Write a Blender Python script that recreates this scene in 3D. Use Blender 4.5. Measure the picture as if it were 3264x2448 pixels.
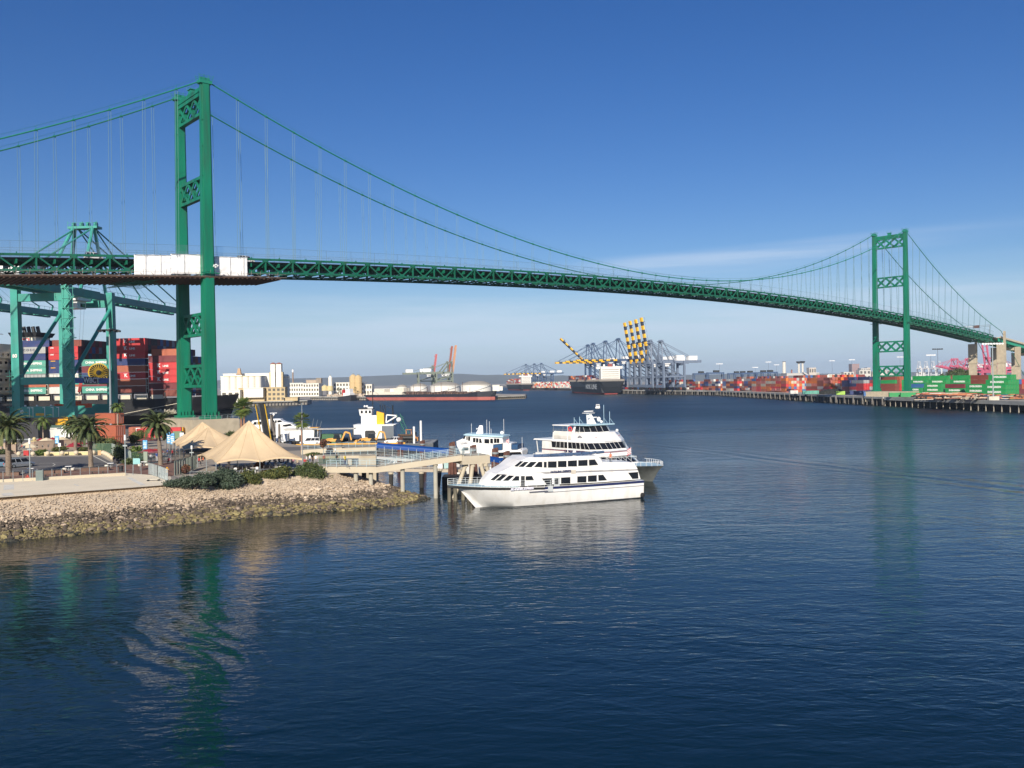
import bpy, math, random
from mathutils import Vector, Matrix, noise
R_ = math.radians
rnd = random.Random(7)
scene = bpy.context.scene
COL = scene.collection
for o in list(bpy.data.objects): bpy.data.objects.remove(o)

# ---------------------------------------------------------------- camera
FPX, CAMH, ROLL = 2822.0, 18.5, 0.9
PITCH = math.atan((1219 - 1224) / FPX)
CR = Matrix.Rotation(R_(90) + PITCH, 3, 'X') @ Matrix.Rotation(R_(-ROLL), 3, 'Z')
cd = bpy.data.cameras.new('camera'); cam = bpy.data.objects.new('camera', cd); COL.objects.link(cam)
cd.sensor_width = 36; cd.lens = FPX / 3264 * 36; cd.clip_start = 0.5; cd.clip_end = 40000
cam.matrix_world = Matrix.Translation((0, 0, CAMH)) @ CR.to_4x4()
scene.camera = cam
# ---------------------------------------------------------------- light
SUN_AZ, SUN_EL = 8.0, 27.0          # light travels SUN_AZ degrees right of +Y
ld = bpy.data.lights.new('sun', 'SUN'); ld.energy = 5.0; ld.angle = R_(0.5); ld.color = (1.0, 0.91, 0.78)
sun = bpy.data.objects.new('sun', ld); COL.objects.link(sun)
dv = Vector((math.sin(R_(SUN_AZ)) * math.cos(R_(SUN_EL)), math.cos(R_(SUN_AZ)) * math.cos(R_(SUN_EL)), -math.sin(R_(SUN_EL))))
sun.rotation_euler = dv.to_track_quat('-Z', 'Y').to_euler(); sun.location = (0, 0, 300)
w = bpy.data.worlds.new('World'); scene.world = w; w.use_nodes = True
nt = w.node_tree; N = nt.nodes; L = nt.links; N.clear()
out = N.new('ShaderNodeOutputWorld'); bg = N.new('ShaderNodeBackground'); L.new(bg.outputs[0], out.inputs[0])
sky = N.new('ShaderNodeTexSky'); sky.sky_type = 'NISHITA'; sky.sun_disc = False
sky.sun_elevation = R_(SUN_EL); sky.sun_rotation = R_(180 + SUN_AZ)
sky.air_density = 1.0; sky.dust_density = 0.3; sky.ozone_density = 4.0; sky.altitude = 0
tc = N.new('ShaderNodeTexCoord'); sep = N.new('ShaderNodeSeparateXYZ'); L.new(tc.outputs['Generated'], sep.inputs[0])
def wn(t, **k):
    n = N.new(t)
    for a, b in k.items(): setattr(n, a, b)
    return n
def wmath(op, a, b=None):
    n = wn('ShaderNodeMath', operation=op)
    for i, v in enumerate((a, b)):
        if v is None: continue
        if isinstance(v, (int, float)): n.inputs[i].default_value = v
        else: L.new(v, n.inputs[i])
    return n.outputs[0]
def wrange(v, a, b, c, d):
    n = wn('ShaderNodeMapRange', interpolation_type='SMOOTHSTEP'); L.new(v, n.inputs[0])
    for i, q in zip((1, 2, 3, 4), (a, b, c, d)): n.inputs[i].default_value = q
    return n.outputs[0]
def wnoise(scale, sc, det=5, rough=.55):
    m = wn('ShaderNodeMapping'); m.inputs['Scale'].default_value = sc; L.new(tc.outputs['Generated'], m.inputs[0])
    n = wn('ShaderNodeTexNoise'); n.inputs['Scale'].default_value = scale; n.inputs['Detail'].default_value = det
    n.inputs['Roughness'].default_value = rough; L.new(m.outputs[0], n.inputs[0]); return n.outputs[0]
z = sep.outputs[2]; x = sep.outputs[0]
# thin cirrus streak above the far tower and soft bands lower down
zc = wmath('SUBTRACT', z, wmath('MULTIPLY', x, 0.05))
streak = wmath('MULTIPLY', wmath('MULTIPLY', wrange(zc, .100, .120, 0, 1), wrange(zc, .122, .135, 1, 0)),
               wmath('MULTIPLY', wrange(x, .02, .16, 0, 1), wrange(x, .30, .5, 1, .12)))
streak = wmath('MULTIPLY', streak, wrange(wnoise(3, (1, 1, 22)), .38, .62, .35, 1))
low = wmath('MULTIPLY', wmath('MULTIPLY', wrange(z, .0, .05, .6, 1), wrange(z, .06, .13, 1, 0)), wrange(wnoise(2.2, (1, 1, 14)), .40, .66, 0, .6))
cf = wmath('ADD', wmath('MULTIPLY', streak, .42), low)
mix = wn('ShaderNodeMix', data_type='RGBA'); L.new(cf, mix.inputs[0])
mix.inputs[7].default_value = (8.2, 9.2, 10.6, 1)
hz = wrange(z, -.01, .14, .85, 0)
hs = wn('ShaderNodeHueSaturation'); hs.inputs['Saturation'].default_value = 1.28; hs.inputs['Hue'].default_value = .515; L.new(sky.outputs[0], hs.inputs['Color'])
L.new(hs.outputs[0], mix.inputs[6]); mx2 = wn('ShaderNodeMix', data_type='RGBA'); L.new(hz, mx2.inputs[0]); L.new(mix.outputs[2], mx2.inputs[6]); mx2.inputs[7].default_value = (5.6, 7.3, 9.8, 1); L.new(mx2.outputs[2], bg.inputs[0]); bg.inputs[1].default_value = 0.073
vs_ = scene.view_settings; vs_.view_transform = 'Standard'; vs_.look = 'None'; vs_.exposure = 0.33; vs_.gamma = 1
scene.cycles.max_bounces = 6; scene.cycles.volume_bounces = 0; scene.cycles.transparent_max_bounces = 8
scene.cycles.use_denoising = True

# ---------------------------------------------------------------- helpers
def ray(px, py): return CR @ Vector(((px - 1632) / FPX, -(py - 1224) / FPX, -1))
def at(px, py, Y):
    d = ray(px, py); return Vector((0, 0, CAMH)) + d * (Y / d.y)
def gnd(px, py, zz=0):
    d = ray(px, py); return Vector((0, 0, CAMH)) + d * ((zz - CAMH) / d.z)

_M = {}
def M(col, rough=.6, metal=0, var=.12, scale=.6, bump=0, spec=.5, stretch=(1, 1, 1), dirt=None, trans=0):
    key = (tuple(col), rough, metal, var, scale, bump, spec, stretch, dirt, trans)
    if key in _M: return _M[key]
    m = bpy.data.materials.new('surface_%d' % len(_M)); m.use_nodes = True
    t = m.node_tree; n = t.nodes; l = t.links; p = n['Principled BSDF']
    m.diffuse_color = (*col, 1)
    p.inputs['Roughness'].default_value = rough; p.inputs['Metallic'].default_value = metal
    p.inputs['Specular IOR Level'].default_value = spec
    c = n.new('ShaderNodeTexCoord'); mp = n.new('ShaderNodeMapping'); mp.inputs['Scale'].default_value = stretch
    l.new(c.outputs['Object'], mp.inputs[0])
    q = n.new('ShaderNodeTexNoise'); q.inputs['Scale'].default_value = scale; q.inputs['Detail'].default_value = 5
    l.new(mp.outputs[0], q.inputs['Vector'])
    r = n.new('ShaderNodeMapRange'); l.new(q.outputs[0], r.inputs[0])
    for i, vv in zip((1, 2, 3, 4), (.3, .7, 1 - var, 1 + var)): r.inputs[i].default_value = vv
    s = n.new('ShaderNodeVectorMath'); s.operation = 'SCALE'; s.inputs[0].default_value = col; l.new(r.outputs[0], s.inputs['Scale'])
    src = s.outputs[0]
    if dirt:
        q2 = n.new('ShaderNodeTexNoise'); q2.inputs['Scale'].default_value = dirt[3]; q2.inputs['Detail'].default_value = 6
        l.new(mp.outputs[0], q2.inputs['Vector'])
        r2 = n.new('ShaderNodeMapRange'); l.new(q2.outputs[0], r2.inputs[0])
        for i, vv in zip((1, 2, 3, 4), (.5, .72, 0, dirt[4])): r2.inputs[i].default_value = vv
        mx = n.new('ShaderNodeMix'); mx.data_type = 'RGBA'; l.new(r2.outputs[0], mx.inputs[0]); l.new(src, mx.inputs[6])
        mx.inputs[7].default_value = (*dirt[:3], 1); src = mx.outputs[2]
    l.new(src, p.inputs['Base Color'])
    if bump:
        b = n.new('ShaderNodeBump'); b.inputs['Strength'].default_value = bump; b.inputs['Distance'].default_value = .1
        l.new(q.outputs[0], b.inputs['Height']); l.new(b.outputs[0], p.inputs['Normal'])
    if trans:
        p.inputs['Transmission Weight'].default_value = 0
        tr = n.new('ShaderNodeBsdfTransparent'); ms = n.new('ShaderNodeMixShader'); ms.inputs[0].default_value = trans
        l.new(p.outputs[0], ms.inputs[1]); l.new(tr.outputs[0], ms.inputs[2]); l.new(ms.outputs[0], n['Material Output'].inputs[0])
    _M[key] = m; return m

class MB:
    def __init__(s): s.v = []; s.f = []; s.m = []
    def add(s, vs, fs, mi=0):
        b = len(s.v); s.v += [tuple(p) for p in vs]
        s.f += [tuple(i + b for i in f) for f in fs]; s.m += [mi] * len(fs); return s
    def box(s, x0, x1, y0, y1, z0, z1, mi=0):
        return s.add([(x0,y0,z0),(x1,y0,z0),(x1,y1,z0),(x0,y1,z0),(x0,y0,z1),(x1,y0,z1),(x1,y1,z1),(x0,y1,z1)],
                     [(0,3,2,1),(4,5,6,7),(0,1,5,4),(1,2,6,5),(2,3,7,6),(3,0,4,7)], mi)
    def cbox(s, c, d, rz=0, mi=0):
        cs, sn = math.cos(rz), math.sin(rz); hx, hy, hz = d[0]/2, d[1]/2, d[2]/2
        vs = []
        for zz in (-hz, hz):
            for xx, yy in ((-hx,-hy),(hx,-hy),(hx,hy),(-hx,hy)):
                vs.append((c[0]+xx*cs-yy*sn, c[1]+xx*sn+yy*cs, c[2]+zz))
        return s.add(vs, [(0,3,2,1),(4,5,6,7),(0,1,5,4),(1,2,6,5),(2,3,7,6),(3,0,4,7)], mi)
    def bar(s, p, q, w, h=None, mi=0, w2=None, h2=None):
        h = h or w; w2 = w2 or w; h2 = h2 or h
        p = Vector(p); q = Vector(q); d = (q - p)
        if d.length < 1e-6: return s
        d.normalize(); up = Vector((0, 0, 1))
        if abs(d.z) > .999: up = Vector((0, 1, 0))
        a = d.cross(up).normalized(); b = a.cross(d)
        vs = [c + a*i*ww/2 + b*j*hh/2 for c, ww, hh in ((p, w, h), (q, w2, h2)) for i, j in ((-1,-1),(1,-1),(1,1),(-1,1))]
        return s.add(vs, [(0,1,2,3),(7,6,5,4),(0,4,5,1),(1,5,6,2),(2,6,7,3),(3,7,4,0)], mi)
    def tube(s, p, q, r, r2=None, n=8, mi=0, cap=True):
        r2 = r if r2 is None else r2; p = Vector(p); q = Vector(q); d = q - p
        if d.length < 1e-6: return s
        d.normalize(); up = Vector((0, 0, 1)) if abs(d.z) < .99 else Vector((1, 0, 0))
        a = d.cross(up).normalized(); b = a.cross(d)
        vs = [c + (a*math.cos(t*2*math.pi/n) + b*math.sin(t*2*math.pi/n))*rr for c, rr in ((p, r), (q, r2)) for t in range(n)]
        fs = [(t, t+n, (t+1)%n+n, (t+1)%n) for t in range(n)]
        if cap: fs += [tuple(range(n)), tuple(reversed(range(n, 2*n)))]
        return s.add(vs, fs, mi)
    def path(s, pts, r, n=6, mi=0):
        for a, b in zip(pts, pts[1:]): s.tube(a, b, r, n=n, mi=mi)
        return s
    def lathe(s, prof, c=(0,0,0), n=12, mi=0):
        vs = [(c[0]+r*math.cos(t*2*math.pi/n), c[1]+r*math.sin(t*2*math.pi/n), c[2]+z) for r, z in prof for t in range(n)]
        fs = [(k*n+t, k*n+(t+1)%n, (k+1)*n+(t+1)%n, (k+1)*n+t) for k in range(len(prof)-1) for t in range(n)]
        fs += [tuple(reversed(range(n))), tuple(range((len(prof)-1)*n, len(prof)*n))]
        return s.add(vs, fs, mi)
    def ball(s, c, r, n=10, sc=(1,1,1), mi=0):
        pr = [(max(.001, math.sin(k*math.pi/n)), -math.cos(k*math.pi/n)) for k in range(n+1)]
        b = len(s.v); s.lathe(pr, n=n, mi=mi)
        for i in range(b, len(s.v)):
            v = s.v[i]; s.v[i] = (c[0]+v[0]*r*sc[0], c[1]+v[1]*r*sc[1], c[2]+v[2]*r*sc[2])
        return s
    def prism(s, poly, z0, z1, mi=0):
        n = len(poly)
        return s.add([(x,y,z0) for x,y in poly]+[(x,y,z1) for x,y in poly],
              [tuple(reversed(range(n))), tuple(range(n,2*n))]+[(i,(i+1)%n,(i+1)%n+n,i+n) for i in range(n)], mi)
    def prof(s, poly, y0, y1, mi=0):     # outline in x,z pulled along y
        n = len(poly)
        return s.add([(x,y0,z) for x,z in poly]+[(x,y1,z) for x,z in poly],
              [tuple(range(n)), tuple(reversed(range(n,2*n)))]+[(i,i+n,(i+1)%n+n,(i+1)%n) for i in range(n)], mi)
    def loft(s, rings, mi=0, cap=True):
        n = len(rings[0]); b = []
        for r in rings: b += list(r)
        fs = [(k*n+t, (k+1)*n+t, (k+1)*n+(t+1)%n, k*n+(t+1)%n) for k in range(len(rings)-1) for t in range(n)]
        if cap: fs += [tuple(range(n)), tuple(reversed(range((len(rings)-1)*n, len(rings)*n)))]
        return s.add(b, fs, mi)
    def build(s, name, mats, parent=None, smooth=False, label=None, fix=True):
        me = bpy.data.meshes.new(name); me.from_pydata(s.v, [], s.f)
        if not isinstance(mats, (list, tuple)): mats = [mats]
        for mm in mats: me.materials.append(mm)
        if len(mats) > 1: me.polygons.foreach_set('material_index', s.m)
        if fix:
            import bmesh
            bm = bmesh.new(); bm.from_mesh(me); bmesh.ops.recalc_face_normals(bm, faces=bm.faces); bm.to_mesh(me); bm.free()
        if smooth: me.polygons.foreach_set('use_smooth', [True]*len(me.polygons))
        if smooth == 'auto': me.set_sharp_from_angle(angle=R_(38))
        me.update()
        o = bpy.data.objects.new(name, me); COL.objects.link(o)
        if parent: o.parent = parent
        if label: o['label'] = label
        return o

def tag(o, label, cat, group=None, kind=None):
    if label: o['label'] = label
    if cat: o['category'] = cat
    if group: o['group'] = group
    if kind: o['kind'] = kind
    return o
def struct(o): o['kind'] = 'structure'; return o
def thing(name, label, cat, loc=(0,0,0), rz=0, group=None):
    o = bpy.data.objects.new(name, None); o.empty_display_size = .5; COL.objects.link(o)
    o.location = loc; o.rotation_euler = (0, 0, rz); return tag(o, label, cat, group)
_kids = {}
def copy_tree(o, loc, rz=None, label=None, group=None, sc=None):
    ch = {}
    for q in COL.objects:
        if q.parent: ch.setdefault(q.parent.name, []).append(q)
    def rec(a, par):
        c = a.copy(); COL.objects.link(c); c.parent = par
        for k in ch.get(a.name, []): rec(k, c)
        return c
    r = rec(o, None); r.location = loc
    if rz is not None: r.rotation_euler = (0, 0, rz)
    if label: r['label'] = label
    if group: r['group'] = group
    if sc: r.scale = sc if isinstance(sc, tuple) else (sc, sc, sc)
    return r
_T = {}
def text_mesh(txt, h, depth=.03, bold=0.0, shear=0, wfac=1.0, spacing=1.0):
    k = (txt, h, bold, shear, wfac, spacing)
    if k in _T: return _T[k]
    cu = bpy.data.curves.new('lettering', 'FONT'); cu.body = txt; cu.size = h; cu.align_x = 'CENTER'; cu.align_y = 'CENTER'
    cu.extrude = depth; cu.offset = bold; cu.shear = shear; cu.resolution_u = 3; cu.space_character = spacing
    ob = bpy.data.objects.new('lettering', cu); COL.objects.link(ob)
    dg = bpy.context.evaluated_depsgraph_get(); me = bpy.data.meshes.new_from_object(ob.evaluated_get(dg))
    vs = [(v.co.x*wfac, v.co.y, v.co.z) for v in me.vertices]; fs = [tuple(p.vertices) for p in me.polygons]
    bpy.data.objects.remove(ob); bpy.data.curves.remove(cu); bpy.data.meshes.remove(me)
    _T[k] = (vs, fs); return _T[k]
def text_into(mb, txt, h, c, rz=0, mi=0, tilt=None, **kw):   # upright letters facing -Y turned by rz
    vs, fs = text_mesh(txt, h, **kw); cs, sn = math.cos(rz), math.sin(rz); o = []
    for x, y, zz in vs:
        X, Y, Z = x, -zz, y
        o.append((c[0]+X*cs-Y*sn, c[1]+X*sn+Y*cs, c[2]+Z))
    mb.add(o, fs, mi)
def letters(txt, h, c, parent, mat, rz=0, name='lettering', **kw):
    b = MB(); text_into(b, txt, h, c, rz, **kw); return b.build(name, mat, parent, fix=False)

GREEN = M((.003, .165, .092), .45, var=.22, scale=.35, stretch=(1,1,.12), dirt=(.03,.085,.05,.45,.6))
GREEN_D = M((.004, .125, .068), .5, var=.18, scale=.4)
TEAL = M((.042, .29, .235), .45, var=.12, scale=.3, dirt=(.10,.17,.13,.35,.3))
WHITE = M((.80,.80,.78), .35, var=.04, scale=.4)
BOATW = M((.82,.81,.78), .25, var=.04, scale=.25, stretch=(1,1,.35), dirt=(.50,.44,.34,.8,.32))
GLASS = M((.012,.014,.018), .08, var=.3, scale=.3)
CONC = M((.43,.37,.27), .85, var=.16, scale=.5, dirt=(.28,.23,.17,.25,.5))
CONC_L = M((.49,.43,.32), .8, var=.08, scale=.3, dirt=(.42,.36,.28,.2,.5))
STEEL = M((.36,.40,.40), .4, .5, var=.1)
DARK = M((.02,.022,.024), .6, var=.3)
RUBBER = M((.018,.018,.02), .8, var=.2)
WOOD = M((.10,.065,.045), .9, var=.35, scale=2, stretch=(1,1,.3))
YEL = M((.72,.36,.015), .45, var=.1, dirt=(.3,.15,.03,1.2,.4))
RED = M((.42,.03,.03), .5, var=.12)
# ================================================================ SETTING
def water_mat():
    m = bpy.data.materials.new('sea_water'); m.use_nodes = True; t = m.node_tree; n = t.nodes; l = t.links; p = n['Principled BSDF']
    p.inputs['Base Color'].default_value = (.0004, .011, .0155, 1); p.inputs['Roughness'].default_value = .07; p.inputs['IOR'].default_value = 1.33
    c = n.new('ShaderNodeTexCoord')
    def nz(scale, sc, det, rot=0, kind='N'):
        mp = n.new('ShaderNodeMapping'); mp.inputs['Scale'].default_value = sc; mp.inputs['Rotation'].default_value = (0,0,rot)
        l.new(c.outputs['Object'], mp.inputs[0])
        q = n.new('ShaderNodeTexNoise'); q.inputs['Scale'].default_value = scale; q.inputs['Detail'].default_value = det
        q.inputs['Distortion'].default_value = .6
        l.new(mp.outputs[0], q.inputs['Vector']); return q.outputs[0]
    def mm(op, a, b):
        k = n.new('ShaderNodeMath'); k.operation = op
        for i, v in enumerate((a, b)):
            if isinstance(v, (int, float)): k.inputs[i].default_value = v
            else: l.new(v, k.inputs[i])
        return k.outputs[0]
    small = nz(1.5, (.55, 1, 1), 3, R_(-12)); mid = nz(.42, (.5, 1, 1), 3, R_(14)); big = nz(.085, (.45, 1, 1), 2, R_(-6))
    patch = nz(.012, (.5, 1, 1), 3, R_(20))
    pr = n.new('ShaderNodeMapRange'); l.new(patch, pr.inputs[0])
    for i, vv in zip((1,2,3,4), (.38,.62,.45,1.35)): pr.inputs[i].default_value = vv
    h = mm('ADD', mm('ADD', mm('MULTIPLY', small, .13), mm('MULTIPLY', mid, .27)), mm('MULTIPLY', big, .35))
    sx = n.new('ShaderNodeSeparateXYZ'); l.new(c.outputs['Object'], sx.inputs[0]); fr = n.new('ShaderNodeMapRange'); l.new(sx.outputs[1], fr.inputs[0])
    for i, vv in zip((1,2,3,4), (100,330,1.0,4.2)): fr.inputs[i].default_value = vv
    h = mm('MULTIPLY', mm('MULTIPLY', h, pr.outputs[0]), fr.outputs[0]); ro = n.new('ShaderNodeMapRange'); l.new(sx.outputs[1], ro.inputs[0])
    for i, vv in zip((1,2,3,4), (100,450,.07,.38)): ro.inputs[i].default_value = vv
    l.new(ro.outputs[0], p.inputs['Roughness'])
    def wavelet(A, B, half, lam, amp, C=None, rad=None):      # long crests parallel to the line A-B
        d_ = (Vector(B)-Vector(A)).xy.normalized(); nx, ny = -d_.y, d_.x; c0 = -(nx*A[0]+ny*A[1])
        bend = mm('MULTIPLY', nz(.035, (1,1,1), 2), 7.0)
        dist = mm('ADD', mm('ADD', mm('ADD', mm('MULTIPLY', sx.outputs[0], nx), mm('MULTIPLY', sx.outputs[1], ny)), c0-3.5), bend)
        msk = n.new('ShaderNodeMapRange'); msk.interpolation_type = 'SMOOTHSTEP'; l.new(mm('ABSOLUTE', dist, 0), msk.inputs[0])
        for i, vv in zip((1,2,3,4), (half*.3,half,1,0)): msk.inputs[i].default_value = vv
        o_ = mm('MULTIPLY', mm('MULTIPLY', mm('SINE', mm('MULTIPLY', dist, 6.283/lam), 0), msk.outputs[0]), amp)
        if C:
            al = mm('ADD', mm('ADD', mm('MULTIPLY', sx.outputs[0], d_.x), mm('MULTIPLY', sx.outputs[1], d_.y)), -(d_.x*C[0]+d_.y*C[1]))
            m2 = n.new('ShaderNodeMapRange'); m2.interpolation_type = 'SMOOTHSTEP'; l.new(mm('ABSOLUTE', al, 0), m2.inputs[0])
            for i, vv in zip((1,2,3,4), (rad*.3,rad,1,0)): m2.inputs[i].default_value = vv
            o_ = mm('MULTIPLY', o_, m2.outputs[0])
        return o_
    h = mm('ADD', h, wavelet(gnd(1960,1405), gnd(3264,1560), 9, 6.5, .26))
    h = mm('ADD', h, wavelet(gnd(2200,1380), gnd(3264,1430), 12, 8, .22))
    h = mm('ADD', h, wavelet(gnd(300,2000), gnd(560,2200), 13, 2.3, .055, gnd(430,2090), 12))
    b = n.new('ShaderNodeBump'); b.inputs['Strength'].default_value = 1; b.inputs['Distance'].default_value = .36
    l.new(h, b.inputs['Height']); l.new(b.outputs[0], p.inputs['Normal'])
    return m
o = MB().add([(-9000,-600,0),(9000,-600,0),(9000,11500,0),(-9000,11500,0)], [(0,1,2,3)]).build('water', water_mat()); struct(o)

ZP = 4.5
# --- near land (cruise terminal plaza and container wharf)
near_poly = [(-700,-40),(-120,84),(-67.8,116.8),(-60,121.9),(-50.7,128),(-47,130),(-43.5,132),(-37,136),(-31,138.5),(-28,141),(-28,147),(-33,163),(-37,184),(-44,200),(-62,225),(-80,240),(-86,262),(-95,337),(-700,412)]
PLAZA = M((.36,.315,.255), .85, var=.12, scale=.08, dirt=(.20,.18,.16,.05,.6))
mb = MB(); mb.prism(near_poly, .2, ZP)
struct(mb.build('ground', PLAZA))
# asphalt lot, walkway and ramp surfaces laid on the ground
def sheet(name, pts, mat, dz=.004, thick=0):
    if thick:
        return struct(MB().prism([(p[0],p[1]) for p in pts], ZP-.02, ZP+thick).build(name, mat))
    return struct(MB().add([(p[0],p[1],ZP+dz) for p in pts], [tuple(range(len(pts)))]).build(name, mat))
G = lambda px, py, zz=ZP: gnd(px, py, zz)
ASPH = M((.125,.118,.115), .9, var=.12, scale=.25, dirt=(.17,.16,.15,.12,.6))
sheet('parking_lot', [G(-700,1640),G(-700,1458),G(0,1457),G(320,1454),G(372,1483),G(260,1492),G(0,1512)], ASPH)
sheet('brick_paving', [G(-300,1545),G(0,1517),G(372,1486),G(400,1470),G(560,1466),G(590,1500),G(545,1519),G(400,1507),G(0,1530)], M((.20,.105,.075), .9, var=.2, scale=1.2), .008)
sheet('promenade', [G(-300,1550),G(0,1531),G(395,1508),G(545,1519),G(548,1545),G(0,1586),G(-300,1608)], M((.80,.70,.52), .85, var=.06, scale=.12, dirt=(.66,.57,.42,.3,.5)), .012)
sheet('terminal_road', [G(460,1431),G(1010,1423),G(1012,1433),G(700,1447),G(460,1452)], ASPH, .006)
sheet('wharf_apron', [(-90,262),(-98,334),(-600,396),(-600,250),(-140,232)], M((.15,.145,.14), .9, var=.15, scale=.1), .006)
# painted markings
def stripe(pts, wd, mat=M((.70,.67,.58), .8, var=.12, scale=1), dz=.02):
    b = MB()
    for a, c in zip(pts, pts[1:]):
        a = Vector((a[0],a[1],0)); c = Vector((c[0],c[1],0)); d = (c-a).normalized(); nn = Vector((-d.y,d.x,0))*wd/2
        b.add([(*(a-nn).xy,ZP+dz),(*(c-nn).xy,ZP+dz),(*(c+nn).xy,ZP+dz),(*(a+nn).xy,ZP+dz)], [(0,1,2,3)])
    return struct(b.build('painted_line', mat, fix=False))
stripe([G(410,1522),G(457,1547)], .75); stripe([G(28,1545),G(28,1561)], 1.3); stripe([G(20,1572),G(28,1580)], 1.3)
stripe([G(30,1545),G(405,1521)], .12); stripe([G(0,1582),G(300,1562),G(450,1550)], .3)
stripe([G(40,1457),G(298,1454),G(352,1481),G(370,1481)], .22); stripe([G(-20,1494),G(244,1484)], .16)
stripe([G(100,1480),G(140,1477),G(168,1477),G(176,1481),G(168,1486)], .12); stripe([G(236,1544),G(246,1547),G(250,1549)], .35)
# low concrete wall between walkway and ramp
b = MB(); pts = [G(-300,1557),G(0,1537),G(200,1526),G(400,1515)]
for a, c in zip(pts, pts[1:]): b.bar((a.x,a.y,ZP+.22), (c.x,c.y,ZP+.22), .5, .42)
tag(b.build('low_wall', CONC_L), 'low pale concrete wall running along the upper side of the boat ramp promenade', 'wall')

# --- riprap shore (stuff)
shore = [(-330,20),(-120,84),(-67.8,116.8),(-60,121.9),(-50.7,128),(-47,130),(-43.5,132),(-37,136),(-31,138.5),(-28,141),(-28,147),(-33,163),(-37,184)]
foot  = [(-320,8),(-112,70),(-62.5,107.3),(-55,112.4),(-48.5,116.8),(-44.4,119.6),(-40.4,122.4),(-34.2,126),(-26.5,129),(-17.5,134.5),(-12.4,142.0),(-26,158),(-33,186)]
def lerp(a, b, t): return a + (b-a)*t
def slope_pt(u, v):  # u along 0..n-1, v 0 top .. 1 foot
    i = min(int(u), len(shore)-2); t = u-i
    a = Vector(shore[i]).lerp(Vector(shore[i+1]), t); c = Vector(foot[i]).lerp(Vector(foot[i+1]), t)
    p = a.lerp(c, v); nz = noise.noise(Vector((p.x*.35, p.y*.35, 0)))*.35
    zz = ZP*(1-v) - .35*v + nz*min(1, v*5)
    if i >= 9: zz = min(zz, 3.0*(1-v)+1.2*(1-v)-.3*v)
    return Vector((p.x, p.y, zz))
b = MB(); NU = 110; NV = 14; vs = []
for i in range(NU+1):
    for j in range(NV+2):
        u = i*(len(shore)-1)/NU; v = min(j/NV, 1.12); vs.append(slope_pt(u, v)+Vector((0,0,-.12 if j else .0)))
b.add(vs, [(i*(NV+2)+j, (i+1)*(NV+2)+j, (i+1)*(NV+2)+j+1, i*(NV+2)+j+1) for i in range(NU) for j in range(NV+1)])
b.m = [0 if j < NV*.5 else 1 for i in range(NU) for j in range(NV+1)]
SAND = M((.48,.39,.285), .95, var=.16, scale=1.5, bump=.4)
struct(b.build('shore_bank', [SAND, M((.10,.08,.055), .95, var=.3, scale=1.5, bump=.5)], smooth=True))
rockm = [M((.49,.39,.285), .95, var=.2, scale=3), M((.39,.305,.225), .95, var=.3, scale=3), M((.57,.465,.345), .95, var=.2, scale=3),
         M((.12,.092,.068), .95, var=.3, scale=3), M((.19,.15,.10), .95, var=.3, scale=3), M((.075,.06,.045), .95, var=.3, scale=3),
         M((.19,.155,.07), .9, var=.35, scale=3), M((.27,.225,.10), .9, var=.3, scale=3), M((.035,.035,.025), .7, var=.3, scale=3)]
g_ = (1+5**.5)/2
ico = [Vector(p).normalized() for p in ((-1,g_,0),(1,g_,0),(-1,-g_,0),(1,-g_,0),(0,-1,g_),(0,1,g_),(0,-1,-g_),(0,1,-g_),(g_,0,-1),(g_,0,1),(-g_,0,-1),(-g_,0,1))]
icf = [(0,11,5),(0,5,1),(0,1,7),(0,7,10),(0,10,11),(1,5,9),(5,11,4),(11,10,2),(10,7,6),(7,1,8),(3,9,4),(3,4,2),(3,2,6),(3,6,8),(3,8,9),(4,9,5),(2,4,11),(6,2,10),(8,6,7),(9,8,1)]
rocks = MB(); rr = random.Random(3)
for k in range(30000):
    # weights: more rocks near the camera side, sparse at the top of the bank
    u = rr.uniform(.6, 11.3); v = rr.random()**.8*1.06
    if v < .5 and rr.random() < .25: continue
    s = rr.uniform(.10, .24)*(.45+.75*v)*.82*(rr.uniform(1.5,3.0) if rr.random() < .11*(v > .35) else 1)
    p = slope_pt(u, v); t = v + rr.uniform(-.06, .06) + noise.noise(Vector((p.x*.2, p.y*.2, 5)))*.10
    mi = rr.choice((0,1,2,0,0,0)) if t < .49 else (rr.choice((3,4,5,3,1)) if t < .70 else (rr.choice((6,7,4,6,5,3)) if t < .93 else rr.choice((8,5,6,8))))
    A_ = rr.uniform(0, 6.28); ca, sa = math.cos(A_), math.sin(A_); sx, sy, sz = s*rr.uniform(.8,1.5), s*rr.uniform(.7,1.1), s*rr.uniform(.55,.9)
    vv = []
    for q in ico:
        w_ = rr.uniform(.75, 1.2); X, Y, Z = q.x*sx*w_, q.y*sy*w_, q.z*sz*w_
        vv.append((p.x+X*ca-Y*sa, p.y+X*sa+Y*ca, p.z+Z*.9+s*.1))
    rocks.add(vv, icf, mi)
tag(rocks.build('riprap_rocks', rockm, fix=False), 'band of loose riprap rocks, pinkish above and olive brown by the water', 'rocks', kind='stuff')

# --- far shores
LAND = M((.33,.30,.26), .9, var=.15, scale=.02)
def quay(poly, z1, name='far_ground'):
    return struct(MB().prism(poly, -1, z1).build(name, LAND))
quay([(-700,770),(-263,812),(-200,861),(-205,905),(-262,1140),(-175,1062),(-22,962),(14,996),(18,1075),(-40,1140),(-110,1600),(-330,4200),(-2600,4200)], 4.2)
def qx(Y): return 245.5-.0797*(Y-424)
quay([(249,395),(233,640),(233,1000),(153,1250),(122,1530),(120,1800),(8,2400),(-60,4200),(5200,4200),(1800,395)], 5.5)
quay([(-9000,4190),(9000,4190),(9000,11400),(-9000,11400)], 4.0)
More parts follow.
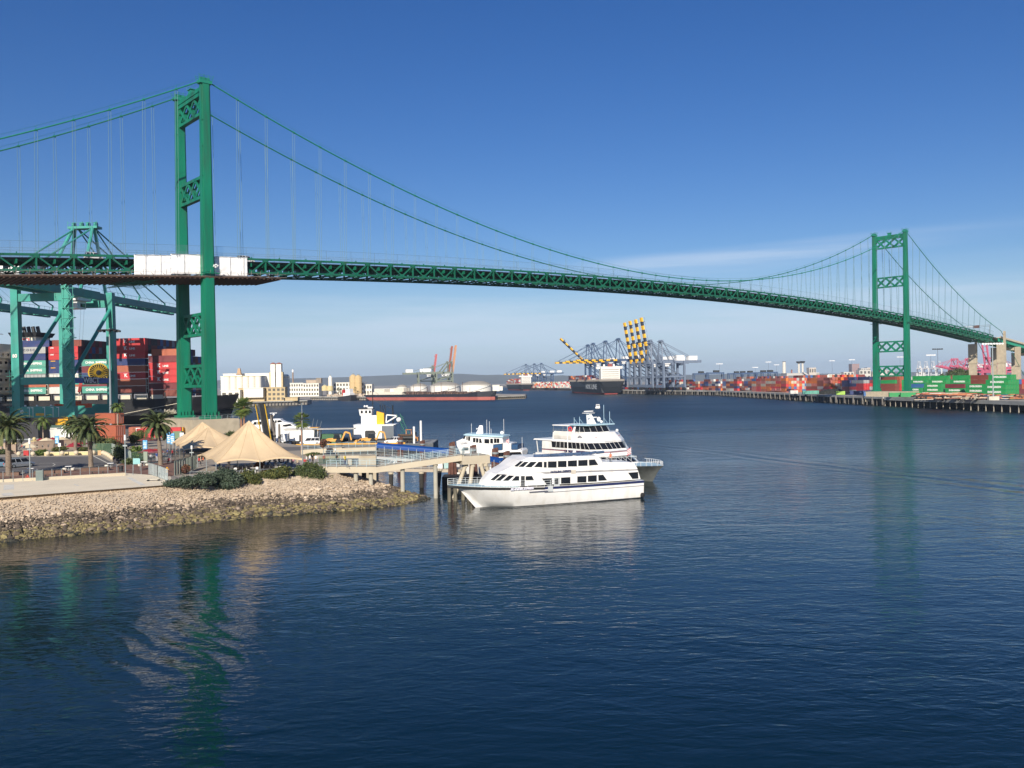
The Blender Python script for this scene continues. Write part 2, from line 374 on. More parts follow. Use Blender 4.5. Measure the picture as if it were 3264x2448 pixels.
# mountains far behind
hb = MB(); top = []
prof_ = [(-5200,300),(-4300,430),(-3600,360),(-2900,420),(-2300,390),(-1500,470),(-900,520),(-300,430),(600,330),(1500,260),(2600,300),(3500,240),(4600,260),(6200,200)]
vs = []
for i, (xx, zz) in enumerate(prof_):
    for k in range(6):
        tx = xx + (prof_[min(i+1,len(prof_)-1)][0]-xx)*k/6; tz = zz + (prof_[min(i+1,len(prof_)-1)][1]-zz)*k/6
        tz = tz*.27 + noise.fractal(Vector((tx*.004, 1, 0)), 1, 2, 4)*12
        top.append((tx, tz))
for tx, tz in top: vs += [(tx,9700,0),(tx,10150,tz*.55),(tx,10600,tz),(tx,11300,0)]
hb.add(vs, [(i*4+j,(i+1)*4+j,(i+1)*4+j+1,i*4+j+1) for i in range(len(top)-1) for j in range(3)])
struct(hb.build('hills', M((.10,.11,.10), .95, var=.2, scale=.002)))
# ================================================================ SUSPENSION BRIDGE
A2 = at(661, 835, 271); B2 = at(2889, 1000, 570)
BANG = math.atan2(B2.y-A2.y, B2.x-A2.x); SPAN = math.hypot(B2.x-A2.x, B2.y-A2.y); WD = 20.7
bridge = thing('suspension_bridge', 'long green suspension bridge with two steel towers crossing the whole harbour channel', 'bridge', (A2.x, A2.y, 0), BANG)
BU = Vector((math.cos(BANG), math.sin(BANG), 0)); BV = Vector((-BU.y, BU.x, 0))
def bw(s, y, z): return Vector((A2.x, A2.y, 0)) + BU*s + BV*y + Vector((0,0,z))
def splane(px, py, y=1.5):    # s, z of the sight line where it meets the bridge plane at y
    d = ray(px, py); o = Vector((A2.x, A2.y, 0)) + BV*y; t = (o.dot(BV)) / d.dot(BV); P = d*t
    return (P-o).dot(BU), CAMH + P.z
SM = SPAN/2
def topz(s): return 64.8 - 1.18e-4*(s-SM)**2 if s < 612 else 64.8-1.18e-4*(612-SM)**2 - .0905*(s-612)
DP = 4.9; PAN = SPAN/48; SH = .9; Y0, Y1 = 2.2, 18.5
def cabz(s):
    if 0 <= s <= SPAN: return 66.6 + (112.6-66.6)*((s-SM)/SM)**2
    d = -s if s < 0 else s-SPAN
    return 112.6 - .549*d + .00099*d*d
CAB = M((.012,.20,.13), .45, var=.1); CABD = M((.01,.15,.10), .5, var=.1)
# towers
def tower(s0, lit):
    t = bpy.data.objects.new('tower', None); COL.objects.link(t); t.parent = bridge; t.location = (s0, 0, 0)
    for yc in (0, WD):
        b = MB(); rings = []
        for zz, a, c in ((8.8,4.0,3.5),(30,3.8,3.25),(55,3.5,2.95),(85,3.15,2.5),(111.2,2.85,2.15)):
            n = .42; a2, c2 = a/2, c/2
            pts = [(-a2+n,-c2),(a2-n,-c2),(a2-n,-c2+n),(a2,-c2+n),(a2,c2-n),(a2-n,c2-n),(a2-n,c2),(-a2+n,c2),(-a2+n,c2-n),(-a2,c2-n),(-a2,-c2+n),(-a2+n,-c2+n)]
            rings.append([(x, yc+y, zz) for x, y in pts])
        b.loft(rings)
        for zz in (20, 33, 45, 57, 70, 83, 92, 100):     # splice collars
            k = 3.86-(zz-20)*.0112; b.box(-k/2-.03, k/2+.03, yc-1.05, yc+1.05, zz, zz+.22)
        b.box(-2.6, 2.6, yc-2.3, yc+2.3, 8.8, 9.6); 
        for i in range(5): b.box(-2.3+i*1.05, -2.05+i*1.05, yc-2.15, yc-1.7, 9.6, 11)
        leg = b.build('leg', GREEN, t)
        s_ = MB(); s_.box(-1.9, 1.9, yc-1.25, yc+1.25, 111.2, 112.2); s_.box(-1.4, 1.4, yc-.7, yc+.7, 112.2, 113)
        for dx in (-1.85, -.6, .6, 1.85):
            for dy in (-1.2, 1.2): s_.tube((dx, yc+dy, 112.2), (dx*1.25, yc+dy*1.25, 113.8), .07, n=4)
        for dy in (-1.3, 1.3): s_.bar((-2.2, yc+dy, 113.5), (2.2, yc+dy, 113.5), .07); s_.bar((-2.2, yc+dy, 112.9), (2.2, yc+dy, 112.9), .06)
        s_.build('cable_saddle', CAB, t)
        # walkway collar at deck level
        c_ = MB(); zz = topz(s0)-DP-.3; c_.box(-2.9, 2.9, yc-2.6, yc-1.9 if yc == 0 else yc+2.4, zz-.25, zz)
        for dx in (-2.9, -1.5, 0, 1.5, 2.9): c_.tube((dx, yc-2.55, zz), (dx, yc-2.55, zz+1.1), .05, n=4)
        c_.bar((-2.9, yc-2.55, zz+1.1), (2.9, yc-2.55, zz+1.1), .07); c_.build('walkway', GREEN, t)
    for zt, zb, solid in ((110.6,102.2,1), (83.6,76.6,0), (41.6,34.4,0), (25.6,18.4,0)):
        b = MB(); ya, yb = 1.1, WD-1.1
        b.box(-.75, .75, ya, yb, zb, zb+.9)
        if solid: b.box(-.95, .95, ya, yb, zt-2.6, zt); zt -= 1.9; b.box(-1.15, 1.15, ya, yb, zt+.5, zt+.8)
        else: b.box(-.75, .75, ya, yb, zt-.9, zt)
        z0, z1 = zb+.7, zt-.7; n = 3
        for i in range(n):
            a = ya+(yb-ya)*i/n; c = ya+(yb-ya)*(i+1)/n
            for sx in (-.5, .5):
                b.bar((sx, a, z0), (sx, c, z1), .35, .85); b.bar((sx*.98, a, z1), (sx*.98, c, z0), .34, .85)
            mdl = (a+c)/2; b.box(-.6, .6, mdl-.9, mdl+.9, (z0+z1)/2-.75, (z0+z1)/2+.75)
        for yy in (ya, yb):
            sg = 1 if yy == ya else -1
            for zz, dz in ((z0-.6, 1), (z1+.6, -1)):
                b.add([(-.7,yy,zz),(-.7,yy+sg*2.4,zz),(-.7,yy,zz+dz*2.6),(.7,yy,zz),(.7,yy+sg*2.4,zz),(.7,yy,zz+dz*2.6)], [(0,1,2),(5,4,3),(0,3,4,1),(1,4,5,2),(2,5,3,0)])
        b.build('cross_brace', GREEN, t)
    # little beacon cabin between the saddles
    k = MB(); k.box(-.7, .7, 9.4, 11.4, 110.6, 112); k.box(-1, 1, 9.1, 11.7, 112, 112.2)
    for q in (-1, 1): k.tube((q, 9.1, 112.2), (q, 9.1, 113.2), .05, n=4); k.tube((q, 11.7, 112.2), (q, 11.7, 113.2), .05, n=4)
    k.bar((-1, 9.1, 113.2), (1, 9.1, 113.2), .06); k.bar((-1, 11.7, 113.2), (1, 11.7, 113.2), .06)
    k.build('beacon_cabin', CAB, t)
    return t
tower(0, 1); tower(SPAN, 1)
# floodlights on near leg at deck level
b = MB()
for dx, dz in ((1.2, 0), (1.8, .25), (2.3, 0), (1.6, -.5)): b.ball((dx, -2.3, 55.6+dz), .3, 6)
b.bar((.8, -2.2, 55.3), (2.6, -2.2, 55.3), .12); b.build('floodlight', WHITE, bridge)
# main cables
S0, S1 = -155, 612
for yc in (0.0, WD):
    b = MB(); pts = []; s = S0
    while s <= S1-12: pts.append((s, yc, cabz(s))); s += 6 if not (-1 < s < 1 or SPAN-3 < s < SPAN+3) else 3
    pts = sorted(set([round(p[0],2) for p in pts]+[0, round(SPAN,2)]))
    pts = [(q, yc, cabz(q)) for q in pts] + [(S1-1, yc, 51.8), (S1+45, yc, 17)]
    b.path(pts, .21, 6)
    for dy in (-.55, .55):
        hp = [(p[0], yc+dy, p[2]+1.15) for p in pts[:-2]]
        b.path(hp, .022, 3)
    k = -16
    while k < 64:
        s = SH+k*PAN; k += 1
        if s > S1-15 or abs(s) < 3 or abs(s-SPAN) < 3: continue
        b.tube((s-.3, yc, cabz(s)), (s+.3, yc, cabz(s+.01)), .34, n=6)
        for dy in (-.55, .55): b.tube((s, yc, cabz(s)), (s, yc+dy, cabz(s)+1.2), .03, n=3)
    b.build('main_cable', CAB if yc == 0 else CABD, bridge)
# suspenders
sus = [(SH+k*PAN, yc) for yc in (0.0, WD) for k in range(-16, 64) if SH+k*PAN < S1-16 and min(abs(SH+k*PAN), abs(SH+k*PAN-SPAN)) > 3]
def suspender(mb, s, yc):
    zt, zb = cabz(s), topz(s)-.2
    if zt-zb < .3: return
    yt = Y0-.4 if yc == 0 else Y1+.4
    for dx in (-.36, .36): mb.tube((s+dx, yc, zt), (s+dx, lerp(yc, yt, .5), zb), .06 if s < 200 else .075, n=4, cap=False)
sus.sort(key=lambda t: -(cabz(t[0])-topz(t[0]))/bw(t[0], t[1], 0).length if t[0] > -60 else 0)
SUSM = M((.10,.20,.24), .6, var=.1)
for s, yc in sus[:100]:
    b = MB(); suspender(b, s, yc); b.build('suspender', SUSM, bridge, fix=False)
b = MB()
for s, yc in sus[100:]: suspender(b, s, yc)
tag(b.build('suspenders', SUSM, bridge, fix=False), None, None, kind='stuff')
# stiffening trusses
kmin, kmax = -16, 63
for yc, mt in ((Y0, M((.004,.12,.07), .5, var=.2, scale=.3, dirt=(.04,.08,.05,.6,.6))), (Y1, GREEN_D)):  # near truss green darkened to carry the shading of its thin members
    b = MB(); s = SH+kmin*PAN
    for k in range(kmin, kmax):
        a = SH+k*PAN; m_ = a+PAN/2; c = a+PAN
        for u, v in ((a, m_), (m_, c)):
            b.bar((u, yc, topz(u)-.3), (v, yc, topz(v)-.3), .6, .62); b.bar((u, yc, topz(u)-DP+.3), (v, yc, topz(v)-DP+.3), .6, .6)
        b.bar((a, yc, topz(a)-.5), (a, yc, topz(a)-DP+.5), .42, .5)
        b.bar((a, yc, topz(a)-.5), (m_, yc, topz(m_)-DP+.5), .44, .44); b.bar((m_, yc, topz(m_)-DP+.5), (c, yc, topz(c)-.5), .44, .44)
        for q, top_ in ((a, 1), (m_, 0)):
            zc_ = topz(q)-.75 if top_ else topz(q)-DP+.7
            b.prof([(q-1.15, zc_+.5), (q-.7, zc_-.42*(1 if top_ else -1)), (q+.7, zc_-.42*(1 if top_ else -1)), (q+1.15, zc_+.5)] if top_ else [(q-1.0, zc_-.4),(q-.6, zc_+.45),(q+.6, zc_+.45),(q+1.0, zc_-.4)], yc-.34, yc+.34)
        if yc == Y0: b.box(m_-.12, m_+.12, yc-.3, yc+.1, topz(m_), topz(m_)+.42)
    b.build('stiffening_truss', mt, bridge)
# roadway deck, floor beams, bottom bracing
DECK = M((.05,.055,.052), .9, var=.15)
b = MB(); s = S0
while s < S1-1:
    e = min(s+8, S1); zz = lambda q: topz(q)-1.0
    b.add([(s,Y0+.6,zz(s)-.35),(e,Y0+.6,zz(e)-.35),(e,Y1-.6,zz(e)-.35),(s,Y1-.6,zz(s)-.35),(s,Y0+.6,zz(s)),(e,Y0+.6,zz(e)),(e,Y1-.6,zz(e)),(s,Y1-.6,zz(s))],
          [(0,3,2,1),(4,5,6,7),(0,1,5,4),(2,3,7,6)]); s = e
b.build('roadway_deck', DECK, bridge)
b = MB()
for k in range(kmin*2, kmax*2):
    a = SH+k*PAN/2; c = a+PAN/2
    for yy in (4.6, 7.2, 9.9, 12.6, 15.4): b.bar((a, yy, topz(a)-1.65), (c, yy, topz(c)-1.65), .25, .6)
    b.bar((a, Y0, topz(a)-2.1), (a, Y1, topz(a)-2.1), .35, 1.2)
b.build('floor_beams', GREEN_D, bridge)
b = MB()
for k in range(kmin, kmax):
    a = SH+k*PAN; m_ = a+PAN/2; c = a+PAN; zb = lambda q: topz(q)-DP+.2; ym = (Y0+Y1)/2
    for q in (a, m_):
        b.bar((q, Y0, zb(q)), (q, Y1, zb(q)), .35, .4)
        b.bar((q, Y0+.2, zb(q)), (q, ym-2.5, topz(q)-2.6), .3); b.bar((q, Y1-.2, zb(q)), (q, ym+2.5, topz(q)-2.6), .3)
        b.bar((q, ym, zb(q)), (q, ym, topz(q)-2.6), .25)
    b.bar((a, Y0, zb(a)), (m_, ym, zb(m_)), .3); b.bar((m_, ym, zb(m_)), (c, Y0, zb(c)), .3)
    b.bar((a, Y1, zb(a)), (m_, ym, zb(m_)), .3); b.bar((m_, ym, zb(m_)), (c, Y1, zb(c)), .3)
    b.bar((a, ym, zb(a)-.25), (c, ym, zb(c)-.25), 1.0, .12)
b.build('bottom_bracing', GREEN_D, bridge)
# tall mesh safety fences above the roadway edges
FEN = M((.10,.17,.22), .6, var=.1); MESH = M((.22,.30,.40), .7, var=.05, trans=.90)
for yc in (Y0+.8, Y1-.8):
    b = MB(); m2 = MB()
    for k in range(kmin, kmax):
        a = SH+k*PAN+(3.4 if yc < 5 else 3); c = a+PAN
        b.bar((a, yc, topz(a)-.9), (a, yc, topz(a)+3.5), .07); b.bar((a, yc, topz(a)+3.5), (c, yc, topz(c)+3.5), .06); b.bar((a, yc, topz(a)+.9), (c, yc, topz(c)+.9), .06)
        m2.add([(a,yc,topz(a)-.9),(c,yc,topz(c)-.9),(c,yc,topz(c)+3.5),(a,yc,topz(a)+3.5)], [(0,1,2,3)])
    f = b.build('safety_fence', FEN, bridge, fix=False); m2.build('wire_mesh', MESH, f, fix=False)
# piers
b = MB(); b.box(-7.2, 7.2, -5.2, WD+4.8, -2, 8.6); b.box(-7.0, 7.0, -5.0, WD+4.6, 8.6, 8.8)
pier = b.build('pier', CONC, bridge)
b = MB()
for i in range(9):
    q = -7+i*14/8; b.tube((q, -4.9, 8.8), (q, -4.9, 10), .05, n=4)
for zz in (9.4, 10): b.bar((-7, -4.9, zz), (7, -4.9, zz), .06); b.bar((7, -4.9, zz), (7, WD+4, zz), .06)
b.build('pier_railing', STEEL, bridge)
b = MB(); b.box(SPAN-6.5, SPAN+6.5, -4.5, WD+4.5, 2, 8.8); b.build('pier', CONC, bridge)
for yc in (0, WD):
    b = MB(); b.box(610, 613, yc-2.5, yc+2.5, 3, 28); b.box(609.8, 613.2, yc-2.8, yc+2.8, 28, topz(610)-DP-.2)
    b.box(611.2, 613.1, yc-2.75, yc-1.5, topz(610)-DP-.3, 51.5); b.box(609.6, 613.4, yc-2.95, yc+2.95, 27.4, 28)
    b.build('cable_bent', CONC, bridge)
for sp in (648, 690, 735):
    b = MB(); hz = topz(sp)-4
    for yc in (1.5, WD-1.5): b.box(sp-1.3, sp+1.3, yc-1.8, yc+1.8, 3, hz)
    b.box(sp-1.3, sp+1.3, 3.8, WD-3.8, hz-2.6, hz-.3); b.build('approach_pier', CONC, bridge)
b = MB(); s = 613
while s < 760:
    e = s+12
    for yy in (Y0+.5, 8, 13, Y1-.5): b.bar((s, yy, topz(s)-2.2), (e, yy, topz(e)-2.2), .5, 2.6)
    s = e
b.build('approach_girder', M((.02,.30,.18), .5), bridge)
b = MB(); s = 613
while s < 760:
    e = s+12; b.bar((s, 10.35, topz(s)-.6), (e, 10.35, topz(e)-.6), 18.4, .5); b.bar((s, 1.3, topz(s)), (e, 1.3, topz(e)), .3, 1.0); s = e
b.build('approach_deck', CONC_L, bridge)

# hanging work platform (its own thing)
PLAT = M((.085,.047,.030), .9, var=.35, scale=.8, stretch=(.25,1,1))
wp = thing('work_platform', 'brown hanging work platform slung under the bridge deck around the near green tower', 'platform', (A2.x, A2.y, 0), BANG)
b = MB(); s = -125
def pz(s): return topz(s)-DP-1.45
while s < 25:
    e = s+3; wn_ = 2.6 if s < 13 else 2.6-(s-13)*.2; we = 2.6 if e < 13 else 2.6-(e-13)*.2
    for dz in ((.0,),): b.add([(s,-wn_+1,pz(s)),(e,-we+1,pz(e)),(e,Y1+we,pz(e)),(s,Y1+wn_,pz(s)),(s,-wn_+1,pz(s)-.3),(e,-we+1,pz(e)-.3),(e,Y1+we,pz(e)-.3),(s,Y1+wn_,pz(s)-.3)],
          [(0,1,2,3),(7,6,5,4),(0,4,5,1),(2,6,7,3)])
    for j in range(2): q = s+.4+j*1.5; b.box(q, q+.35, -wn_+1.1, Y1+wn_-.1, pz(q)-.65, pz(q)-.3)
    s = e
b.build('scaffold_floor', PLAT, wp)
b = MB(); s = -122
while s < 25:
    y_ = -1.55 if s < 13 else -1.55+(s-13)*.2
    b.bar((s, y_, pz(s)), (s+.25, y_, pz(s)+1.9), .09); b.bar((s, y_, pz(s)+1.15), (s+3.3, y_, pz(s+3.3)+1.15), .06); b.bar((s, y_, pz(s)+.15), (s+3.3, y_, pz(s+3.3)+.15), .12)
    b.bar((s, y_, pz(s)+.1), (s, Y0, pz(s)+1.7), .07); s += 3.3
b.build('guard_rail', M((.22,.19,.17), .7), wp)
b = MB()
for q in (-6, -3, 0, 3): b.bar((q-16, -1, pz(q)-1), (q-16, 20, pz(q)-1.6), .2)
for q in range(8): b.bar((-24, 1+q*2.5, pz(-20)-.8), (-14, 2.2+q*2.5, pz(-15)-1.9), .12); b.bar((-24, 3+q*2.5, pz(-20)-1.9), (-14, 1+q*2.5, pz(-15)-.8), .12)
b.build('hoist_frame', GREEN_D, wp)
# white tarpaulins
TARP = M((.90,.89,.87), .7, var=.03, scale=.5)
def tarp(pa, pb, zt, zb, lab, lean=0):
    sa, _ = splane(pa, 860, Y0-1.0); sb, _ = splane(pb, 860, Y0-1.0)
    mb = MB(); nx, nz = 40, 14; vs = []
    for side in (0, 1):
        for i in range(nx+1):
            for j in range(nz+1):
                s = lerp(sa, sb, i/nx); t_ = j/nz
                z_ = lerp(topz(s)-DP+zb, topz(s)+zt, t_) + (noise.noise(Vector((s*.6, 3, 0)))*.12 if j in (0, nz) else 0)
                wr = noise.fractal(Vector((s*.35+lean, z_*1.6, 2)), 1, 2, 3)*.13 + .012*math.sin(s*2.1)
                vs.append((s, Y0-1.0+wr+side*.05, z_))
    n1 = (nx+1)*(nz+1)
    q = lambda i, j: i*(nz+1)+j
    fs = [(q(i,j), q(i+1,j), q(i+1,j+1), q(i,j+1)) for i in range(nx) for j in range(nz)]
    fs += [tuple(reversed([w_+n1 for w_ in f])) for f in fs]
    fs += [(q(i,e), q(i+1,e), q(i+1,e)+n1, q(i,e)+n1) for i in range(nx) for e in (0, nz)]
    fs += [(q(e,j), q(e,j+1), q(e,j+1)+n1, q(e,j)+n1) for j in range(nz) for e in (0, nx)]
    mb.add(vs, fs)
    o = mb.build('tarpaulin', TARP, smooth=True); o.location = (A2.x, A2.y, 0); o.rotation_euler = (0,0,BANG)
    tag(o, lab, 'tarpaulin', 'white tarpaulins round the near tower'); k = sa+3.1+lean*.2; j = 0
    while k < sb-1:
        sm = MB(); sm.bar((k, Y0-1.13-.1, topz(k)-DP+zb+.1), (k+.05, Y0-1.13-.1, topz(k)+zt-.1), .07); sm.build('seam', M((.55,.54,.5), .8), o); k += 4.4
    sm = MB(); sm.bar((sa, Y0-1.2, topz(sa)+zt-.05), (sb, Y0-1.2, topz(sb)+zt-.05), .09); sm.build('tie_pole', STEEL, o)
tarp(428, 546, .15, -1.0, 'white wrinkled tarpaulin on the truss, farthest to the left of the near tower')
tarp(545, 640, .55, -.6, 'slightly taller white tarpaulin hung on the truss directly left of the near tower leg', 4)
tarp(684, 789, .15, -1.0, 'white tarpaulin hung on the truss directly right of the near tower leg', 9)

# ---------------------------------------------------------------- vehicles helper
def road_vehicle(name, label, cat, loc, rz, L_, W_, H_, body, hood=.22, boxy=.0, group=None, truckbed=False, glassrear=True, sc=1):
    t = thing(name, label, cat, loc, rz, group)
    r = .34; z0 = .32; zb = z0+.62*(H_/1.6)**.6; hl = L_/2
    b = MB(); rings = []
    prof_ = [(-hl, z0, zb*.86, .90), (-hl+.15, z0-.08, zb, .97), (-hl*.5, z0-.1, zb+.05, 1), (0, z0-.1, zb+.03, 1), (hl-L_*hood, z0-.1, zb, 1), (hl-.5, z0-.08, zb-.12, .96), (hl, z0, zb-.32, .84)]
    for x_, a, c, wv in prof_:
        w2 = W_/2*wv; rings.append([(x_,-w2,a),(x_,w2,a),(x_,w2*1.0,(a+c)/2),(x_,w2*.93,c),(x_,-w2*.93,c),(x_,-w2*1.0,(a+c)/2)])
    b.loft(rings); b.build('body', body, t)
    c = MB(); x0, x1 = -hl+.12, hl-L_*hood; w1, w2 = W_/2*.92, W_/2*.76
    c.loft([[(x0,-w1,zb-.02),(x1,-w1,zb-.02),(x1,w1,zb-.02),(x0,w1,zb-.02)],[(x0+.28*(1-boxy),-w2,H_-.10),(x1-.85*(1-boxy*.6),-w2,H_-.10),(x1-.85*(1-boxy*.6),w2,H_-.10),(x0+.28*(1-boxy),w2,H_-.10)]])
    c.build('windows', GLASS, t)
    f = MB(); f.loft([[(x0+.25*(1-boxy),-w2-.02,H_-.13),(x1-.85*(1-boxy*.6),-w2-.02,H_-.13),(x1-.85*(1-boxy*.6),w2+.02,H_-.13),(x0+.25*(1-boxy),w2+.02,H_-.13)],
                      [(x0+.4,-w2+.12,H_),(x1-1.15,-w2+.12,H_),(x1-1.15,w2-.12,H_),(x0+.4,w2-.12,H_)]])
    for sy in (-1, 1):
        for fx in (.02, .33, .62): 
            xb = lerp(x0, x1, fx); xt = lerp(x0+.28*(1-boxy), x1-.85*(1-boxy*.6), fx)
            f.bar((xb, sy*w1, zb-.05), (xt, sy*w2, H_-.1), .1)
    f.build('roof', body, t)
    for sx in (-1, 1):
        for sy in (-1, 1):
            w_ = MB(); xx = sx*(hl-.85); w_.tube((xx, sy*(W_/2-.2), r), (xx, sy*(W_/2+.02), r), r, n=14)
            wo = w_.build('wheel', RUBBER, t); h_ = MB(); h_.tube((xx, sy*(W_/2), r), (xx, sy*(W_/2+.04), r), r*.58, n=10); h_.build('rim', STEEL, wo)
    for sy in (-1, 1):
        l_ = MB(); l_.box(-hl-.02, -hl+.12, sy*(W_/2*.78)-.12, sy*(W_/2*.78)+.12, zb*.7, zb*.92); l_.build('tail_light', M((.5,.01,.01), .3), t)
        l_ = MB(); l_.box(hl-.2, hl+.01, sy*(W_/2*.66)-.14, sy*(W_/2*.66)+.14, zb*.52, zb*.66); l_.build('headlight', WHITE, t)
    return t
PAINTW = M((.8,.8,.8), .25, var=.02)
def on_deck(px, yy):
    s, _ = splane(px, 815, yy); return s
for px, yy, lab, nm, dim in ((298, 5.5, 'white sport utility car driving on the bridge left of the white tarpaulins', 'sport_utility_car', (4.8,1.95,1.95)),
                        (782, 6.0, 'white passenger van on the bridge at the right end of the tarpaulins', 'passenger_van', (5.6,2.0,2.15))):
    s = on_deck(px, yy); p = bw(s, yy, topz(s)-1.0)
    road_vehicle(nm, lab, 'van' if 'van' in nm else 'car', p, BANG, *dim, PAINTW, hood=.2, boxy=.3)
# sign gantry over the roadway near the right end
s = splane(3150, 1060, 2)[0]; g0 = thing('sign_gantry', 'thin steel gantry with lamps and a brown sign over the far end of the bridge', 'sign gantry', bw(s, 0, topz(s)-.9), BANG)
b = MB()
for yy in (1.0, Y1+.5): b.bar((0, yy, 0), (0, yy, 7.5), .3)
for zz in (6.2, 7.5): b.bar((0, 1, zz), (0, Y1+.5, zz), .15)
for i in range(9): b.bar((0, 1+i*2, 6.2), (0, 2+i*2, 7.5), .09); b.bar((0, 2+i*2, 7.5), (0, 3+i*2, 6.2), .09)
b.build('frame', STEEL, g0)
b = MB(); b.box(-.3, -.15, 8, 12.5, 5.5, 7.6); b.build('sign_panel', M((.12,.05,.03), .6), g0)
b = MB(); [b.box(-.6, -.2, 13+i*1.3, 13.7+i*1.3, 6.6, 7.1) for i in range(4)]; b.build('lamp', WHITE, g0)
# ================================================================ CONTAINERS (collected, then built by size)
CL, CW, CH = 12.19, 2.44, 2.62
CC = {'red': (.52,.035,.04), 'brown': (.20,.05,.035), 'rust': (.40,.115,.06), 'orange': (.62,.17,.03), 'navy': (.025,.045,.15), 'blue': (.04,.13,.33),
      'teal': (.09,.33,.26), 'green': (.016,.27,.075), 'grey': (.36,.37,.36), 'white': (.66,.65,.60), 'cream': (.50,.46,.36), 'black': (.04,.04,.045), 'maroon': (.16,.028,.035), 'lime': (.30,.5,.08), 'pink': (.5,.16,.13)}
CMAT = {k: M(v, .5, var=.13, scale=.25, dirt=(.17,.09,.06,.55,.3)) for k, v in CC.items()}
def cont_geo(b, L_=CL, mi=0, simple=False, xf=None):
    h = CH-.06; w = CW/2-.02; l = L_/2-.03
    loc = MB()
    if simple: loc.box(-l, l, -w, w, 0, h, mi)
    else:
        loc.box(-l+.06, l-.06, -w+.05, w-.05, .12, h-.04, mi)
        for sx in (-1, 1):
            for sy in (-1, 1): loc.box(sx*l-(.16 if sx > 0 else 0), sx*l+(.16 if sx < 0 else 0), sy*w-(.14 if sy > 0 else 0), sy*w+(.14 if sy < 0 else 0), 0, h, mi)
            loc.box(sx*l-(.1 if sx > 0 else 0), sx*l+(.1 if sx < 0 else 0), -w, w, h-.16, h, mi); loc.box(sx*l-(.1 if sx > 0 else 0), sx*l+(.1 if sx < 0 else 0), -w, w, 0, .16, mi)
        for sy in (-1, 1):
            loc.box(-l, l, sy*w-(.06 if sy > 0 else 0), sy*w+(.06 if sy < 0 else 0), h-.14, h, mi); loc.box(-l, l, sy*w-(.06 if sy > 0 else 0), sy*w+(.06 if sy < 0 else 0), 0, .16, mi)
            for k in range(20 if L_ > 8 else 10):
                q = -l+.4+k*(2*l-.8)/(19 if L_ > 8 else 9); loc.box(q-.13, q+.13, sy*(w-.05)-(0 if sy > 0 else .03), sy*(w-.05)+(.03 if sy > 0 else 0), .17, h-.15, mi)
        for q in (-.75, -.28, .28, .75): loc.box(l-.07, l-.0, q-.03, q+.03, .1, h-.1, mi)
    if xf: loc.v = [xf(v) for v in loc.v]
    b.add(loc.v, loc.f, mi)
_cm = {}
def cont_mesh(L_, simple):
    if (L_, simple) not in _cm:
        b = MB(); cont_geo(b, L_, 0, simple); o = b.build('shipping_container', CMAT['red'], fix=False); _cm[(L_, simple)] = o.data; bpy.data.objects.remove(o)
    return _cm[(L_, simple)]
_lm = {}
LETTER = M((.78,.78,.74), .6, var=.03); LETD = M((.03,.04,.09), .6)
def logo_mesh(kind):
    if kind in _lm: return _lm[kind]
    b = MB(); y = -CW/2-.01
    if kind == 'kline':
        text_into(b, 'K', 1.9, (-1.9, y, 1.33), bold=.05); text_into(b, 'LINE', 1.05, (.85, y, 1.15), bold=.035, wfac=1.1)
        b.box(-2.75, -1.2, y-.03, y, 1.95, 2.07)
    elif kind == 'china': text_into(b, 'CHINA  SHIPPING', 1.25, (0, y, 1.3), bold=.045, wfac=.92)
    elif kind == 'cosco': text_into(b, 'COSCO', 1.1, (0, y, 1.3), bold=.03, wfac=1.3, spacing=1.5)
    elif kind == 'ever': text_into(b, 'EVERGREEN', 1.35, (0, y, 1.3), bold=.06, wfac=1.0)
    elif kind == 'small': text_into(b, 'LINE', .7, (-4.6, y, 2.0), bold=.02); 
    elif kind == 'yellow': b.box(-5.2, -3.3, y-.02, y, 2.0, 2.3)
    o = b.build('lettering', LETD if kind == 'cosco' else (YEL if kind == 'yellow' else LETTER), fix=False); _lm[kind] = o.data; bpy.data.objects.remove(o); return _lm[kind]
SPECS = []
def cont(p, rz, col, label, L_=CL, logo=None, group='shipping containers', vis=1.0):
    SPECS.append((p, rz, col, label, L_, logo, group, vis))
ORD = ['bottom','second','third','fourth','fifth','sixth','seventh','eighth','ninth','tenth','eleventh','twelfth','thirteenth','fourteenth','fifteenth','sixteenth','seventeenth','eighteenth','nineteenth','twentieth']
NTH = ['nearest']+ORD[1:]

